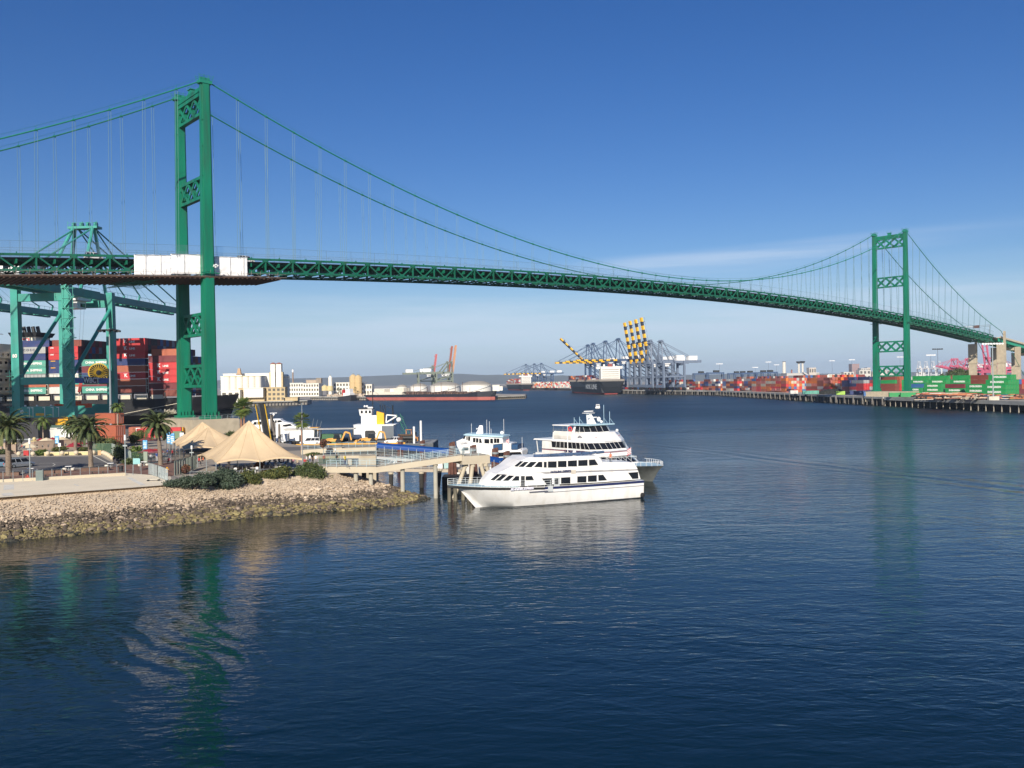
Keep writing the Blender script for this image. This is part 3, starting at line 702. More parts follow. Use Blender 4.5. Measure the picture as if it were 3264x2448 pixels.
# ================================================================ GANTRY CRANE
def crane(name, label, loc, rz, legc, boomc, lx=17.5, gauge=27, hb=50, apex=75, out=66, back=22, raised=0, stripes=None, group=None, detail=False, hc=WHITE, sill=9.5, ZG=4.5, bw=3.1):
    t = thing(name, label, 'crane', loc, rz, group); w = 2.0
    for x in (0, lx):
        for y in (0, gauge):
            b = MB(); b.loft([[(x-w*.7+q, y-w*.55+r, zz) for q, r in ((0,0),(w*1.4*k,0),(w*1.4*k,w*1.1),(0,w*1.1))] for zz, k in ((sill-.2,1),(18,1),(hb+2.2,.82))]); b.build('leg', legc, t)
    for y in (0, gauge):
        b = MB(); b.box(-2.2, lx+2.2, y-1, y+1, sill-1.2, sill+2.4); b.build('sill_beam', legc, t)
        MB().box(w*.6, lx-w*.6, y-.8, y+.8, 20.2, 22.6).build('portal_beam', legc, t); MB().box(w*.5, lx-w*.5, y-.7, y+.7, hb-3, hb-.5).build('top_beam', legc, t)
        for x in (1.0, lx-1.0):
            b = MB()
            b.box(x-3.4, x+3.4, y-.9, y+.9, ZG+2.2, ZG+3.5); b.box(x-.8, x+.8, y-.85, y+.85, ZG+3.4, sill-1.15)
            for q in (-2.4, 2.4): b.box(x+q-1.5, x+q+1.5, y-.75, y+.75, ZG+.9, ZG+2.1); [b.tube((x+q+e, y-.5, ZG+.62), (x+q+e, y+.5, ZG+.62), .62, n=10) for e in (-.85, .85)]
            b.build('bogie', YEL if detail else DARK, t)
    for x in (0, lx):
        MB().tube((x, .8, 22), (x, gauge-.5, hb-3.5), .62, n=10).build('diagonal_brace', legc, t); MB().bar((x, 1.2, 21.4), (x, gauge-1.2, 21.4), 1.2, 1.6).build('side_beam', legc, t)
    cx = lx/2; g = MB()
    for dx in (-3.1, 3.1): g.box(cx+dx-.65, cx+dx+.65, -back, gauge+2, hb, hb+2.8)
    for k in range(int((back+gauge)/7)+1): g.box(cx-3.1, cx+3.1, -back+k*7, -back+k*7+.6, hb+.6, hb+1.6)
    for dx in (-4.3, 4.3): g.bar((cx+dx, -back, hb+3.6), (cx+dx, gauge, hb+3.6), .09); [g.bar((cx+dx, -back+k*4, hb+2.7), (cx+dx, -back+k*4, hb+3.6), .07) for k in range(int((back+gauge)/4))]
    g.box(cx-4.4, cx+4.4, -back, -back+1, hb+1, hb+3); g.build('trolley_girder', legc, t)
    # boom
    b = MB(); mats = [boomc]
    ca, sa = math.cos(R_(raised)), math.sin(R_(raised))
    def bp(x, d, zz): return (x, gauge+2+d*ca-zz*sa, hb+d*sa+zz*ca)
    seg = 11 if stripes else 1
    for i in range(seg):
        d0, d1 = out*i/seg, out*(i+1)/seg; mi = (1 if (i % 2 == 0) else 0) if stripes else 0
        for dx in (-bw, bw):
            vs = [bp(cx+dx+ex, dd, zz) for dd in (d0, d1) for ex, zz in ((-.65,0),(.65,0),(.65,2.4),(-.65,2.4))]
            b.add(vs, [(0,1,2,3),(7,6,5,4),(0,4,5,1),(1,5,6,2),(2,6,7,3),(3,7,4,0)], mi)
        if stripes and mi: 
            vs = [bp(cx+ex, dd, zz) for dd in (d0, d1) for ex, zz in ((-bw-.7,.2),(bw+.7,.2),(bw+.7,2.3),(-bw-.7,2.3))]
            b.add(vs, [(0,1,2,3),(7,6,5,4),(0,4,5,1),(1,5,6,2),(2,6,7,3),(3,7,4,0)], mi)
    k = 3
    while k < out: b.bar(bp(cx-bw, k, .6), bp(cx+bw, k, .6), .5, .7); k += 7
    for dx in (-4.1, 4.1):
        b.bar(bp(cx+dx, 0, 3.6), bp(cx+dx, out, 3.6), .09); k = 1
        while k < out: b.bar(bp(cx+dx, k, 2.4), bp(cx+dx, k, 3.6), .07); k += 3.5
    for dx in (-bw, bw):
        for f in (.42, .9): b.bar(bp(cx+dx, out*f-1, 2.4), bp(cx+dx, out*f, 4.4), .5)
    b.build('boom', [boomc]+([stripes] if stripes else []), t)
    # apex frame
    b = MB()
    for dx in (-3.6, 3.6):
        b.bar((cx+dx*1.9, gauge, hb+2), (cx+dx, gauge-1, apex), 1.0, 1.0); b.tube((cx+dx*1.9, gauge-16, hb+2), (cx+dx, gauge-2, apex), .6, n=8)
    b.box(cx-5.4, cx+5.4, gauge-2.6, gauge+1, apex-.4, apex+.4)
    for dx in (-4, -1.2, 1.2, 4): b.tube((cx+dx, gauge-1.4, apex+1), (cx+dx+.8, gauge-1.4, apex+1), 1.0, n=8)
    for dx in (-5.3, 0, 5.3): b.bar((cx+dx, gauge-2.5, apex+.4), (cx+dx, gauge-2.5, apex+2.2), .12)
    b.bar((cx-5.3, gauge-2.5, apex+1.6), (cx+5.3, gauge-2.5, apex+1.6), .1)
    b.build('apex_frame', legc, t)
    b = MB()
    for dx in (-3.1, 3.1):
        b.tube((cx+dx, gauge-1, apex), (cx+dx, -back+4, hb+2.8), .3, n=6)
        if raised < 40:
            b.tube((cx+dx, gauge, apex), bp(cx+dx, out*.42, 4.4), .26, n=6); b.tube((cx+dx, gauge, apex), bp(cx+dx, out*.9, 4.4), .26, n=6)
        else: b.tube((cx+dx, gauge, apex), bp(cx+dx, out*.42, 3.4), .2, n=5)
        for q in (.25, .6): b.tube((cx+dx*.4, gauge, apex), bp(cx+dx*.4, out*q, 3), .05, n=3)
    b.build('stays', legc, t)
    b = MB(); b.box(cx-3.4, cx+3.4, -back+5, -back+17, hb+3.2, hb+8.2); b.box(cx-3.6, cx+3.6, -back+4.8, -back+17.2, hb+8.2, hb+8.5); b.build('machinery_house', hc, t)
    b = MB(); cy = gauge-8; b.box(cx-2.4, cx+2.6, cy-3, cy+2.5, hb-4.0, hb-1.4); b.box(cx-3.6, cx+3.6, cy-4, cy+4, hb-1.3, hb-.3); cb = b.build('operator_cab', hc, t)
    b = MB(); b.box(cx-2.45, cx+2.65, cy+2.5, cy+2.6, hb-3.6, hb-2); b.box(cx+2.6, cx+2.66, cy-1, cy+2, hb-3.4, hb-2.2); b.build('window', GLASS, cb)
    return t
TD = M((.036,.27,.215), .45, var=.12, scale=.2, dirt=(.08,.16,.13,.3,.35))
c1 = crane('gantry_crane', 'teal container gantry crane with stair tower and yellow cable reel behind the near bridge tower', (-161.6, 289.5, 0), R_(-4), TEAL, TD, detail=True, sill=10.7, out=72, hb=50+.4, apex=75.8)
lx, gg = 17.5, 27; dz0 = 4.9-ZP
# stair tower on the near right leg
b = MB(); z_ = 12.5; k = 0
while z_ < 52:
    s_ = 1 if k % 2 == 0 else -1
    b.bar((lx+1.1-s_*1.3, -1.5, z_), (lx+1.1+s_*1.3, -1.5, z_+3.2), .75, .16); b.bar((lx+1.1-s_*1.3, -2.2, z_+1), (lx+1.1+s_*1.3, -2.2, z_+4.2), .13)
    b.box(lx+1.1+s_*1.5-.7, lx+1.1+s_*1.5+.7, -2.2, -.9, z_+3.2, z_+3.35); b.bar((lx+1.1+s_*2.1, -2.1, z_+3.3), (lx+1.1+s_*2.1, -2.1, z_+4.4), .07)
    b.bar((lx-1.6, -1.3, z_+3.1), (lx+3.2, -1.3, z_+3.1), .12); z_ += 3.25; k += 1
for dx in (-.9, 2.9): b.bar((lx+dx, -2.1, 14), (lx+dx, -2.1, 54), .1)
b.build('stairs', M((.09,.42,.34), .5), c1)
b = MB(); z_ = 10
while z_ < 24: b.bar((-1.8, -1.4, z_), (-1.8, -.9, z_), .06); z_ += .5
b.bar((-1.8, -1.4, 9), (-1.8, -1.4, 25), .08); b.bar((-1.1, -1.4, 9), (-1.1, -1.4, 25), .08)
for zz in (13, 18, 23): b.box(-2.6, -.6, -2.0, -1.1, zz, zz+.12); b.bar((-2.6, -2, zz+1.1), (-.6, -2, zz+1.1), .06)
b.build('ladder', TEAL, c1)
# cable reel
reel = MB(); C_ = Vector((lx-2.2, gg-5.2, 24.2)); ax = Vector((.62, -.78, 0)); e1 = Vector((.78, .62, 0)); e2 = Vector((0,0,1))
for off in (-.3, .3):
    for k in range(24):
        a0, a1 = k*2*math.pi/24, (k+1)*2*math.pi/24
        p0 = C_+ax*off+(e1*math.cos(a0)+e2*math.sin(a0))*3.2; p1 = C_+ax*off+(e1*math.cos(a1)+e2*math.sin(a1))*3.2
        reel.bar(p0, p1, .28, .28); reel.bar(C_+ax*off+(e1*math.cos(a0)+e2*math.sin(a0))*.5, p0, .1, .12)
reel.build('cable_reel', M((.75,.47,.01), .5, var=.08), c1)
reel = MB(); reel.tube(C_-ax*.02, C_+ax*.02, 2.9, n=24); reel.tube(C_-ax*.5, C_+ax*.5, .9, n=12); reel.tube(C_-ax*2.2, C_, .3); reel.build('reel_hub', DARK, c1)
# sign panels on the waterside portal beam
b = MB(); b.box(lx+.62, lx+.74, 7.6, 16.4, 20.2, 22.6); b.build('sign_panel', M((.03,.012,.035), .5), c1)
letters('WBCT', 2.5, (lx+.78, 12, 21.4), c1, LETTER, rz=R_(90), bold=.05, wfac=1.35)
for y0_, y1_ in ((1.6,7.2),(16.8,24.4)): MB().box(lx+.62, lx+.72, y0_, y1_, 20.5, 22.3).build('sign_panel', M((.03,.12,.38), .5, var=.3, scale=1.5), c1)
# platform with lamps above portal beam, sill markings
b = MB(); b.bar((1, gg-1.2, 23.4), (lx-1, gg-1.2, 23.4), .09); [b.bar((1+k*1.3, gg-1.2, 22.5), (1+k*1.3, gg-1.2, 23.4), .07) for k in range(13)]
b.bar((1, -1, 23.5), (lx-1, -1, 23.5), .09); [b.bar((1+k*1.3, -1, 22.5), (1+k*1.3, -1, 23.5), .07) for k in range(13)]; b.build('guard_rail', TEAL, c1)
letters('80', 1.7, (1.6, -1.04, 11.4), c1, LETTER, bold=.04)
letters('80', 1.6, (-.0, -1.32, 29.6), c1, LETTER, bold=.05)
b = MB()
for q in (4.4, 5.6, 9.6, 12.4, 14.3): b.box(q, q+.16, -1.04, -1.0, 9.6, 12.9); b.box(q-.7, q, -1.04, -1.0, 12.6, 12.8)
b.build('stripe', LETTER, c1)
b = MB(); b.box(6.6, 9.4, -1.05, -1.0, 10.1, 10.9); b.build('warning_plate', YEL, c1)
for x in (2.2, 6.2, 11): b = MB(); b.box(x, x+.5, -.2, .2, 13.15, 13.6); b.build('lamp', WHITE, c1)
# spreader and hoist ropes
b = MB(); b.box(5.4, 16.5, 12.2, 12.8, 12.9, 13.5); b.box(5.4, 16.5, 13.8, 14.4, 12.9, 13.5); b.box(5.2, 5.9, 11.8, 14.8, 12.2, 13.6); b.box(16, 16.7, 11.8, 14.8, 12.2, 13.6); b.box(9, 13, 11.9, 14.7, 13.5, 14.5); b.build('spreader', M((.75,.10,.02), .5), c1)
b = MB()
for q in (-2.2, -1.2, 1.2, 2.4): b.tube((lx/2+q, gg-6, hb_ if False else 49), (11+q*.9, 13.3, 14.5), .035, n=3)
b.build('hoist_ropes', DARK, c1)
b = MB(); b.prof([(9.1,17.4),(10.2,17.6),(11.2,21.6),(9.9,21.9)], -.8+20, -.7+20); b.build('striped_flag', M((.55,.08,.06), .6), c1)
# second teal crane, mostly outside the frame
crane('gantry_crane', 'teal gantry crane boom reaching in from the left edge behind the larger teal crane', (-217.0, 291.5, 0), R_(-4), TEAL, TD, sill=10.7, out=72, hb=50.4, apex=75.8)

# ================================================================ LEFT CONTAINER SHIP
SH_O = Vector((-148.8, 345, 0)); SRZ = R_(-5); SX = Vector((math.cos(SRZ), math.sin(SRZ), 0)); SY = Vector((-SX.y, SX.x, 0))
ship = thing('container_ship', 'black hulled container ship with cream deckhouse moored behind the teal crane and near bridge tower', 'ship', SH_O, SRZ)
BM = 33
def hull(b, x0, x1, bow, beam, ztop, zbow, fl=.8):
    rings = []; n = 16
    for i in range(n+1):
        x = lerp(x0, x1, i/n); t = max(0, (x-(x1-bow))/bow); wd = beam/2*(1-t**1.7)*1.0+.15; wl = beam/2*max(0, 1-t**1.1*1.0)+.1
        zt = lerp(ztop, zbow, t**1.3); xr = x - (0 if t < .01 else 0); yc = beam/2; rk = bow*.28*t
        rings.append([(x, yc-wd, zt), (x-rk*.4, yc-wd*.97, zt*.55), (x-rk, yc-wl*fl-.1, 0), (x-rk, yc-wl*fl*.9, -2), (x-rk, yc+wl*fl*.9, -2), (x-rk, yc+wl*fl+.1, 0), (x-rk*.4, yc+wd*.97, zt*.55), (x, yc+wd, zt)])
    b.loft(rings)
b = MB(); hull(b, -180, 37, 26, BM, 14.2, 15.6); b.build('hull', M((.016,.017,.020), .5, var=.25, scale=.2, dirt=(.06,.05,.05,.1,.4)), ship)
b = MB(); CRM = M((.62,.56,.43), .6, var=.06)
for k in range(-13, 2):
    q = k*6.6+2; b.box(q, q+4.6, -.04, .6, 14.3, 15.9)
b.build('deck_coaming', CRM, ship)
b = MB()
for k in range(-13, 3): q = k*6.6+.5; b.box(q, q+.6, 0, .7, 14.2, 16.8)
b.box(-100, 20, .5, BM-.5, 16.3, 16.8); b.build('hatch_deck', DARK, ship)
b = MB()     # lashing frames between bays
for q in (-34.2, -20.8, 6.9):
    for dx in (-.45, .45): b.bar((q+dx, .2, 16.5), (q+dx, .2, 22.5), .22)
    for zz in (16.6, 18.5, 20.5, 22.4): b.bar((q-.45, .2, zz), (q+.45, .2, zz), .22)
b.build('lashing_frame', M((.50,.45,.36), .7), ship)
b = MB()
for k in range(14): q = 8+k*2; b.bar((q, BM/2-BM/2*max(0.05,(1-max(0,(q-11)/26)**1.7)), 14.9), (q, BM/2-BM/2*max(0.05,(1-max(0,(q-11)/26)**1.7)), 16.0), .07)
b.build('rail', WHITE, ship)
b = MB(); b.box(9, 18, 1.0, 2.0, 8.5, 9.2)
for k in range(16): b.box(9+k*.6, 9.3+k*.6, -.2, .6, 9.2, 9.2+.5+(k%3)*.3)
b.bar((19, -.3, 12.4), (-5, -1.5, 8.2), .16); b.build('gangway', CRM, ship)
# deckhouse and funnel, left of the first bay
b = MB(); b.box(-76, -58, 1.5, BM-1.5, 14, 34); b.box(-74, -57, -.5, BM+.5, 31.5, 34.2); b.box(-73, -60, 6, BM-6, 34.2, 37.5)
for zz in (17.5, 21, 24.5, 28): b.box(-77, -57.4, .8, BM-.8, zz, zz+.25)
dh = b.build('deckhouse', M((.80,.76,.64), .5, var=.05), ship)
for zz in (18.6, 22.2, 25.7, 29.2, 32.4):
    for k in range(6): MB().box(-74.5+k*2.9, -73.3+k*2.9, 1.42 if zz < 31 else -.56, 1.5 if zz < 31 else -.5, zz, zz+1.1).build('window', GLASS, dh)
    for k in range(9): MB().box(-58, -57.9 if zz < 31 else -56.94, 3+k*3.2, 4.4+k*3.2, zz, zz+1.1).build('window', GLASS, dh)
b = MB(); b.bar((-66, 16, 37), (-66, 16, 47), .5); b.bar((-66, 12, 42), (-66, 20, 42), .3); b.bar((-62, 6, 37), (-62, 6, 42), .25); b.bar((-70, 8, 34), (-70, 8, 44), .3); b.build('mast', WHITE, ship)
b = MB(); b.loft([[(-74,-1.6,20),(-66,-1.6,20),(-66,1.0,20),(-74,1.0,20)],[(-74.6,-2,21.4),(-65.3,-2,21.4),(-65.3,1.2,21.4),(-74.6,1.2,21.4)],[(-73.5,-1.4,23.2),(-66.5,-1.4,23.2),(-66.5,.6,23.2),(-73.5,.6,23.2)]]); b.build('lifeboat', M((.70,.14,.02), .45), ship)
b = MB(); b.box(-56, -46.5, 12, 22, 14, 40.2); fn = b.build('funnel', M((.74,.69,.56), .5, var=.05), ship)
b = MB(); b.loft([[(-56.6,11.4,40.2),(-45.9,11.4,40.2),(-45.9,22.6,40.2),(-56.6,22.6,40.2)],[(-57.4,10.6,42),(-45,10.6,42),(-45,23.4,42),(-57.4,23.4,42)]])
for k in range(4): b.tube((-53.5+k*2.0, 16, 42), (-54.1+k*2.0, 16, 44.6), .75, n=8)
b.build('funnel_cap', DARK, fn)
b = MB(); b.box(-53.4, -49.0, 11.88, 12, 36, 39.6); b.build('funnel_emblem', M((.62,.03,.05), .5), fn)
b = MB(); b.add([(-53,11.84,36.2),(-51.9,11.84,36.2),(-51.2,11.84,38.2),(-50.5,11.84,36.2),(-49.4,11.84,36.2),(-49.4,11.84,39.3),(-50.3,11.84,39.3),(-51.2,11.84,38.6),(-52.1,11.84,39.3),(-53,11.84,39.3)], [tuple(range(10))]); b.build('funnel_emblem', LETTER, fn)
# container bays
Z0 = 16.9
def bay(cx_, n_rows, tiers, cols, logos, zb=Z0, rowtiers=None, name='', endcols=('maroon','red','navy','brown','grey','black','rust','teal','blue','brown')):
    for r in range(n_rows):
        nt_ = rowtiers(r) if rowtiers else tiers
        for t_ in range(nt_):
            if r == 0 and t_ < len(cols) and cols[t_] is None: continue
            if r == 0 and t_ < len(cols): c_, lg = cols[t_], logos.get(t_)
            elif r == 1 and t_ == len(cols): c_, lg = cols[-1], None
            else: c_, lg = rnd.choice(endcols), None
            yield r, t_, c_, lg
R1 = random.Random(11)
def ship_cont(cx_, r, t_, c_, lg, bayname, zb=Z0, vis=1):
    p = SH_O+SX*cx_+SY*(1.25+r*2.5)+Vector((0,0,zb+t_*2.66))
    extra = {'kline': 'with white lettering ', 'china': 'with white lettering ', 'cosco': 'with dark lettering ', 'small': 'with small white marks ', 'yellow': 'with a yellow mark '}.get(lg, '')
    row = 'in the nearest row' if r == 0 else 'in the %s row back' % ORD[r]
    tier = 'lowest tier' if t_ == 0 else '%s tier up' % ORD[t_]
    cont(p, SRZ, c_, '%s container %s%s, %s, %s ship bay' % (c_, extra, tier, 'nearest row' if r == 0 else ORD[r]+' row back', bayname), logo=lg, group='containers stacked on the black ship', vis=vis)
EC = ['maroon','brown','red','navy','grey','black','rust','brown','maroon','black','blue','brown']
BAYX = [-40.6, -27.2, -13.6, .2, 13.6]
# bay one
for t_, (c_, lg) in enumerate([('teal','china'),('rust',None),('grey',None),('teal','china'),('teal','china'),('navy','yellow'),('grey','cosco')]): ship_cont(BAYX[0], 0, t_, c_, lg, 'leftmost')
ship_cont(BAYX[0], 1, 7, 'navy', None, 'leftmost')
for r in range(2, 5): ship_cont(BAYX[0], r, 7, EC[r], None, 'leftmost', vis=.4)
for r in (1,): [ship_cont(BAYX[0], r, t_, EC[(r+t_) % 12], None, 'leftmost', vis=.5) for t_ in range(7)]
# bay two
for t_, (c_, lg) in enumerate([('white',None),('rust',None),('white',None),('navy','yellow'),('navy','yellow'),('red','small'),('red','small')]): ship_cont(BAYX[1], 0, t_, c_, lg, 'second')
for r in range(1, 13):
    for t_ in (5, 6, 7): ship_cont(BAYX[1], r, t_, R1.choice(EC) if (r, t_) != (4, 7) else 'red', None, 'second')
# bay three (lower)
for t_, (c_, lg) in enumerate([('teal','china'),('maroon',None),('navy',None),('maroon',None),('teal','china')]): ship_cont(BAYX[2], 0, t_, c_, lg, 'middle')
for r in range(1, 4): ship_cont(BAYX[2], r, 4, R1.choice(EC), None, 'middle', vis=.4)
# bay four
for t_, (c_, lg) in enumerate([('brown',None),('rust',None),('red','kline'),('rust',None),('navy',None),('red','kline'),('red','kline'),('red','kline')]): ship_cont(BAYX[3], 0, t_, c_, lg, 'fourth')
for r in range(1, 13):
    for t_ in (6, 7): ship_cont(BAYX[3], r, t_, R1.choice(EC), None, 'fourth')
# bay five (lower base)
for t_, (c_, lg) in enumerate([('brown',None),('maroon',None),('red','kline'),('red','kline'),('red','kline'),('maroon',None)]): ship_cont(BAYX[4], 0, t_, c_, lg, 'foremost', zb=15.2)
for r in range(1, 13):
    for t_ in range(0 if r < 9 else 1, 7 if r < 6 else (6 if r < 10 else 5)): ship_cont(BAYX[4], r, t_, 'rust' if (r, t_) == (1, 6) else R1.choice(EC), None, 'foremost', zb=15.2)
# ================================================================ PEOPLE
def person_mesh(pose):
    me = bpy.data.meshes.new('person'); 
    H_ = dict(head=1.60, neck=1.45, ch=1.25, pel=.92, knee=.48)
    st = {'stand': (.09, .0, .10, .0), 'walk': (.09, .24, .09, -.22), 'reach': (.1, .05, .1, -.05)}.get(pose, (.09,0,.1,0))
    sit = pose == 'sit'; dz = -.42 if sit else 0
    V = [(0,0,.92+dz),(0,0,1.12+dz),(0,0,1.34+dz),(0,0,1.46+dz),(0,-.01,1.56+dz),(0,-.01,1.68+dz)]; Rr = [.14,.13,.155,.055,.085,.085]
    E = [(0,1),(1,2),(2,3),(3,4),(4,5)]
    for sx, (lx_, ly) in ((-1, st[:2]), (1, st[2:])):
        i = len(V)
        if sit: V += [(sx*.1,-.05,.48),(sx*.12,-.45,.46),(sx*.12,-.47,.08),(sx*.12,-.6,.05)]
        else: V += [(sx*.09,0,.86),(sx*lx_*1.1,-ly*.45-.02,.48),(sx*lx_*1.15,-ly,.09),(sx*lx_*1.15,-ly-.14,.04)]
        Rr += [.095,.062,.045,.04]; E += [(0,i),(i,i+1),(i+1,i+2),(i+2,i+3)]
        i = len(V); hand = (sx*.2,-.38,1.15+dz) if pose in ('reach','sit') else (sx*.27,-.08-ly*.4,.80+dz)
        V += [(sx*.19,0,1.38+dz),(sx*.25,.02 if pose != 'reach' else -.1,1.12+dz),hand,(hand[0],hand[1]-.03,hand[2]-.09)]; Rr += [.06,.042,.033,.028]; E += [(2,i),(i,i+1),(i+1,i+2),(i+2,i+3)]
    me.from_pydata(V, E, []); o = bpy.data.objects.new('person', me); COL.objects.link(o)
    sk = o.modifiers.new('s', 'SKIN'); sk.use_smooth_shade = True; ss = o.modifiers.new('u', 'SUBSURF'); ss.levels = 1
    lay = me.skin_vertices[0].data
    for k, r in enumerate(Rr): lay[k].radius = (r, r*(.72 if k in (0,1,2) else 1))
    lay[0].use_root = True
    dg = bpy.context.evaluated_depsgraph_get(); m2 = bpy.data.meshes.new_from_object(o.evaluated_get(dg))
    bpy.data.objects.remove(o)
    for _ in range(4): m2.materials.append(None)
    for p in m2.polygons:
        c = p.center; zz = c.z-dz; ax = abs(c.x)
        if zz > 1.62 or (zz > 1.53 and c.y > .03): k = 3
        elif zz > 1.44: k = 0
        elif ax > .17 and zz < 1.13 and not sit: k = 0
        elif sit and ax > .15 and c.z > .5 and c.y < -.2: k = 0
        elif zz > .93 and not (sit and c.z < .58): k = 1
        else: k = 2
        p.material_index = k
    return m2
_pm = {}
SKIN = [M((.50,.30,.20), .6), M((.32,.18,.11), .6), M((.60,.38,.27), .6)]
HAIR = [M((.03,.02,.015), .7), M((.12,.07,.03), .7), M((.05,.04,.035), .7)]
CLO = {'white': M((.75,.75,.75), .8), 'black': M((.02,.02,.025), .8), 'red': M((.5,.03,.04), .8), 'blue': M((.03,.08,.40), .8), 'navy': M((.02,.03,.09), .8), 'grey': M((.25,.26,.28), .8),
       'orange': M((.65,.18,.08), .8), 'tan': M((.45,.36,.25), .8), 'pink': M((.62,.3,.32), .8), 'green': M((.06,.2,.09), .8), 'jeans': M((.06,.10,.20), .8), 'yellow': M((.7,.55,.05), .8)}
def person(p, rz, top, bot, pose, where):
    if pose not in _pm: _pm[pose] = person_mesh(pose)
    o = bpy.data.objects.new('person', _pm[pose]); COL.objects.link(o); o.location = p; o.rotation_euler = (0,0,rz)
    k = rnd.random()*.08+.96; o.scale = (k*1.05, k*1.05, k)
    ms = [rnd.choice(SKIN), CLO[top], CLO[bot], rnd.choice(HAIR)]
    for i, m in enumerate(ms): o.material_slots[i].link = 'OBJECT'; o.material_slots[i].material = m
    act = {'stand': 'standing', 'walk': 'walking', 'sit': 'sitting', 'reach': 'standing with both arms forward'}[pose]
    bt = {'jeans': 'blue jeans'}.get(bot, bot+' trousers')
    tag(o, 'person in %s top %s' % (top, ('sitting ' if pose == 'sit' else '')+where), 'person', 'people on the plaza'); return o

# ================================================================ PLANTS
FG = [M((.035,.055,.018), .75, var=.3, scale=2), M((.055,.085,.025), .7, var=.3, scale=2), M((.085,.115,.035), .7, var=.3, scale=2), M((.11,.12,.04), .75, var=.25, scale=2)]
FG_Y = [M((.09,.10,.02), .75, var=.3, scale=2), M((.06,.08,.022), .75, var=.3, scale=2), M((.13,.13,.03), .7, var=.2), M((.04,.06,.02), .7)]
FG_B = [M((.04,.065,.04), .75, var=.3, scale=2), M((.06,.09,.055), .7, var=.3, scale=2), M((.03,.05,.03), .7), M((.075,.10,.065), .7)]
FG_R = [M((.16,.06,.045), .75, var=.3, scale=2), M((.10,.045,.035), .75), M((.20,.10,.05), .7), M((.07,.05,.03), .7)]
FG_P = [M((.11,.155,.025), .7, var=.3, scale=2), M((.07,.12,.025), .7), M((.15,.19,.04), .7), M((.05,.085,.02), .7)]
def palm_mesh(nf, length, droop, seed, up0=1.1, leaf=.5, nl=22, wl=.045):
    r = random.Random(seed); b = MB()
    for k in range(nf):
        az = k*2.39996+r.uniform(-.2,.2); e = lerp(up0*1.25, -.55, (k/nf)**.9)+r.uniform(-.12,.12); L_ = length*r.uniform(.85,1.08)*(1-.12*(k/nf))
        p = Vector((0,0,0)); pts = []; n = 9
        for i in range(n+1):
            pts.append(p.copy()); p = p+Vector((math.cos(az)*math.cos(e), math.sin(az)*math.cos(e), math.sin(e)))*L_/n; e -= droop/n*(.6+1.1*i/n)
        mi = r.choice((0,1,1,2) if k < nf*.7 else (0,0,3,1))
        side = Vector((-math.sin(az), math.cos(az), 0))
        for a, c in zip(pts, pts[1:]): b.bar(a, c, .07, .05, mi=3)
        for i in range(nl):
            f = .08+.92*i/nl; q = f*n; j = min(int(q), n-1); c = pts[j].lerp(pts[j+1], q-j); d = (pts[j+1]-pts[j]).normalized()
            ll = leaf*(math.sin(min(1, f*1.6)*math.pi*.5))*(1-.55*f**3)
            upv = side.cross(d)*-1
            for sg in (-1, 1):
                o_ = (side*sg*.8+d*.65+Vector((0,0,-.28+r.uniform(-.15,.2)))).normalized()*ll
                w_ = d*wl*2.2; b.add([c-w_, c+w_, c+o_+w_*.3, c+o_-w_*.2], [(0,1,2,3)], mi)
    return b
def fan_palm_mesh(nf, rad, seed):
    r = random.Random(seed); b = MB()
    for k in range(nf):
        az = k*2.39996; e = lerp(1.3, -1.0, k/nf)+r.uniform(-.15,.15); st = rad*r.uniform(.45,.6)
        d = Vector((math.cos(az)*math.cos(e), math.sin(az)*math.cos(e), math.sin(e))); c = d*st; b.bar((0,0,0), c, .045, mi=3)
        side = Vector((-math.sin(az), math.cos(az), 0)); up = d.cross(side)
        mi = r.choice((0,1,2,1))
        for i in range(15):
            a = lerp(-1.35, 1.35, i/14); ll = rad*.55*(1-.2*abs(a)); t = (d*math.cos(a)+side*math.sin(a)).normalized()*ll+Vector((0,0,-.18*ll+r.uniform(-.1,.1)))
            w_ = (side*math.cos(a)-d*math.sin(a))*.055; b.add([c-w_*.5, c+w_*.5, c+t*.65+w_+up*.03, c+t, c+t*.65-w_+up*.03], [(0,1,2,3,4)], mi)
    return b
TRK = M((.20,.155,.115), .95, var=.35, scale=3, stretch=(1,1,2.5), bump=.6)
TRKL = M((.34,.27,.20), .95, var=.25, scale=2, stretch=(1,1,4))
def date_palm(p, crown, label, length=3.9, r0=.42, seed=1, lean=(0,0)):
    t = thing('date_palm', label, 'palm tree', (p.x, p.y, ZP), 0, 'palms on the plaza'); h = crown
    b = MB(); rings = []; n = 12
    for i in range(13):
        f = i/12; rr_ = r0*(1.18 if i == 0 else 1-.18*f)*(1.04 if i % 2 else .97); rings.append([(lean[0]*f*f+rr_*math.cos(k*6.283/n), lean[1]*f*f+rr_*math.sin(k*6.283/n), f*(h-.9)) for k in range(n)])
    b.loft(rings); b.build('trunk', TRK, t)
    b = MB(); cx, cy = lean; b.lathe([(r0*.85,h-1.7),(r0*1.25,h-1.4),(r0*1.6,h-.8),(r0*1.75,h-.3),(r0*1.2,h+.1),(.1,h+.3)], (cx,cy,0), 14); b.build('crown_base', M((.10,.07,.045), .95, var=.4, scale=4, bump=.8), t)
    c = palm_mesh(64, length, 1.5, seed, leaf=.62, nl=26, wl=.05).build('crown', FG, t, fix=False); c.location = (cx, cy, h); return t
def fan_palm(p, h, label, rad=1.9, r0=.26, seed=1, zz=ZP, skirt=True):
    t = thing('fan_palm', label, 'palm tree', (p.x, p.y, zz), 0, 'palms on the plaza')
    b = MB(); b.lathe([(r0*1.25,0),(r0,.5),(r0*.85,h*.6),(r0*.8,h)], n=10); b.build('trunk', M((.30,.16,.10), .95, var=.3, scale=3, stretch=(1,1,2)), t)
    c = fan_palm_mesh(46, rad, seed).build('crown', FG_P, t, fix=False); c.location = (0,0,h); return t
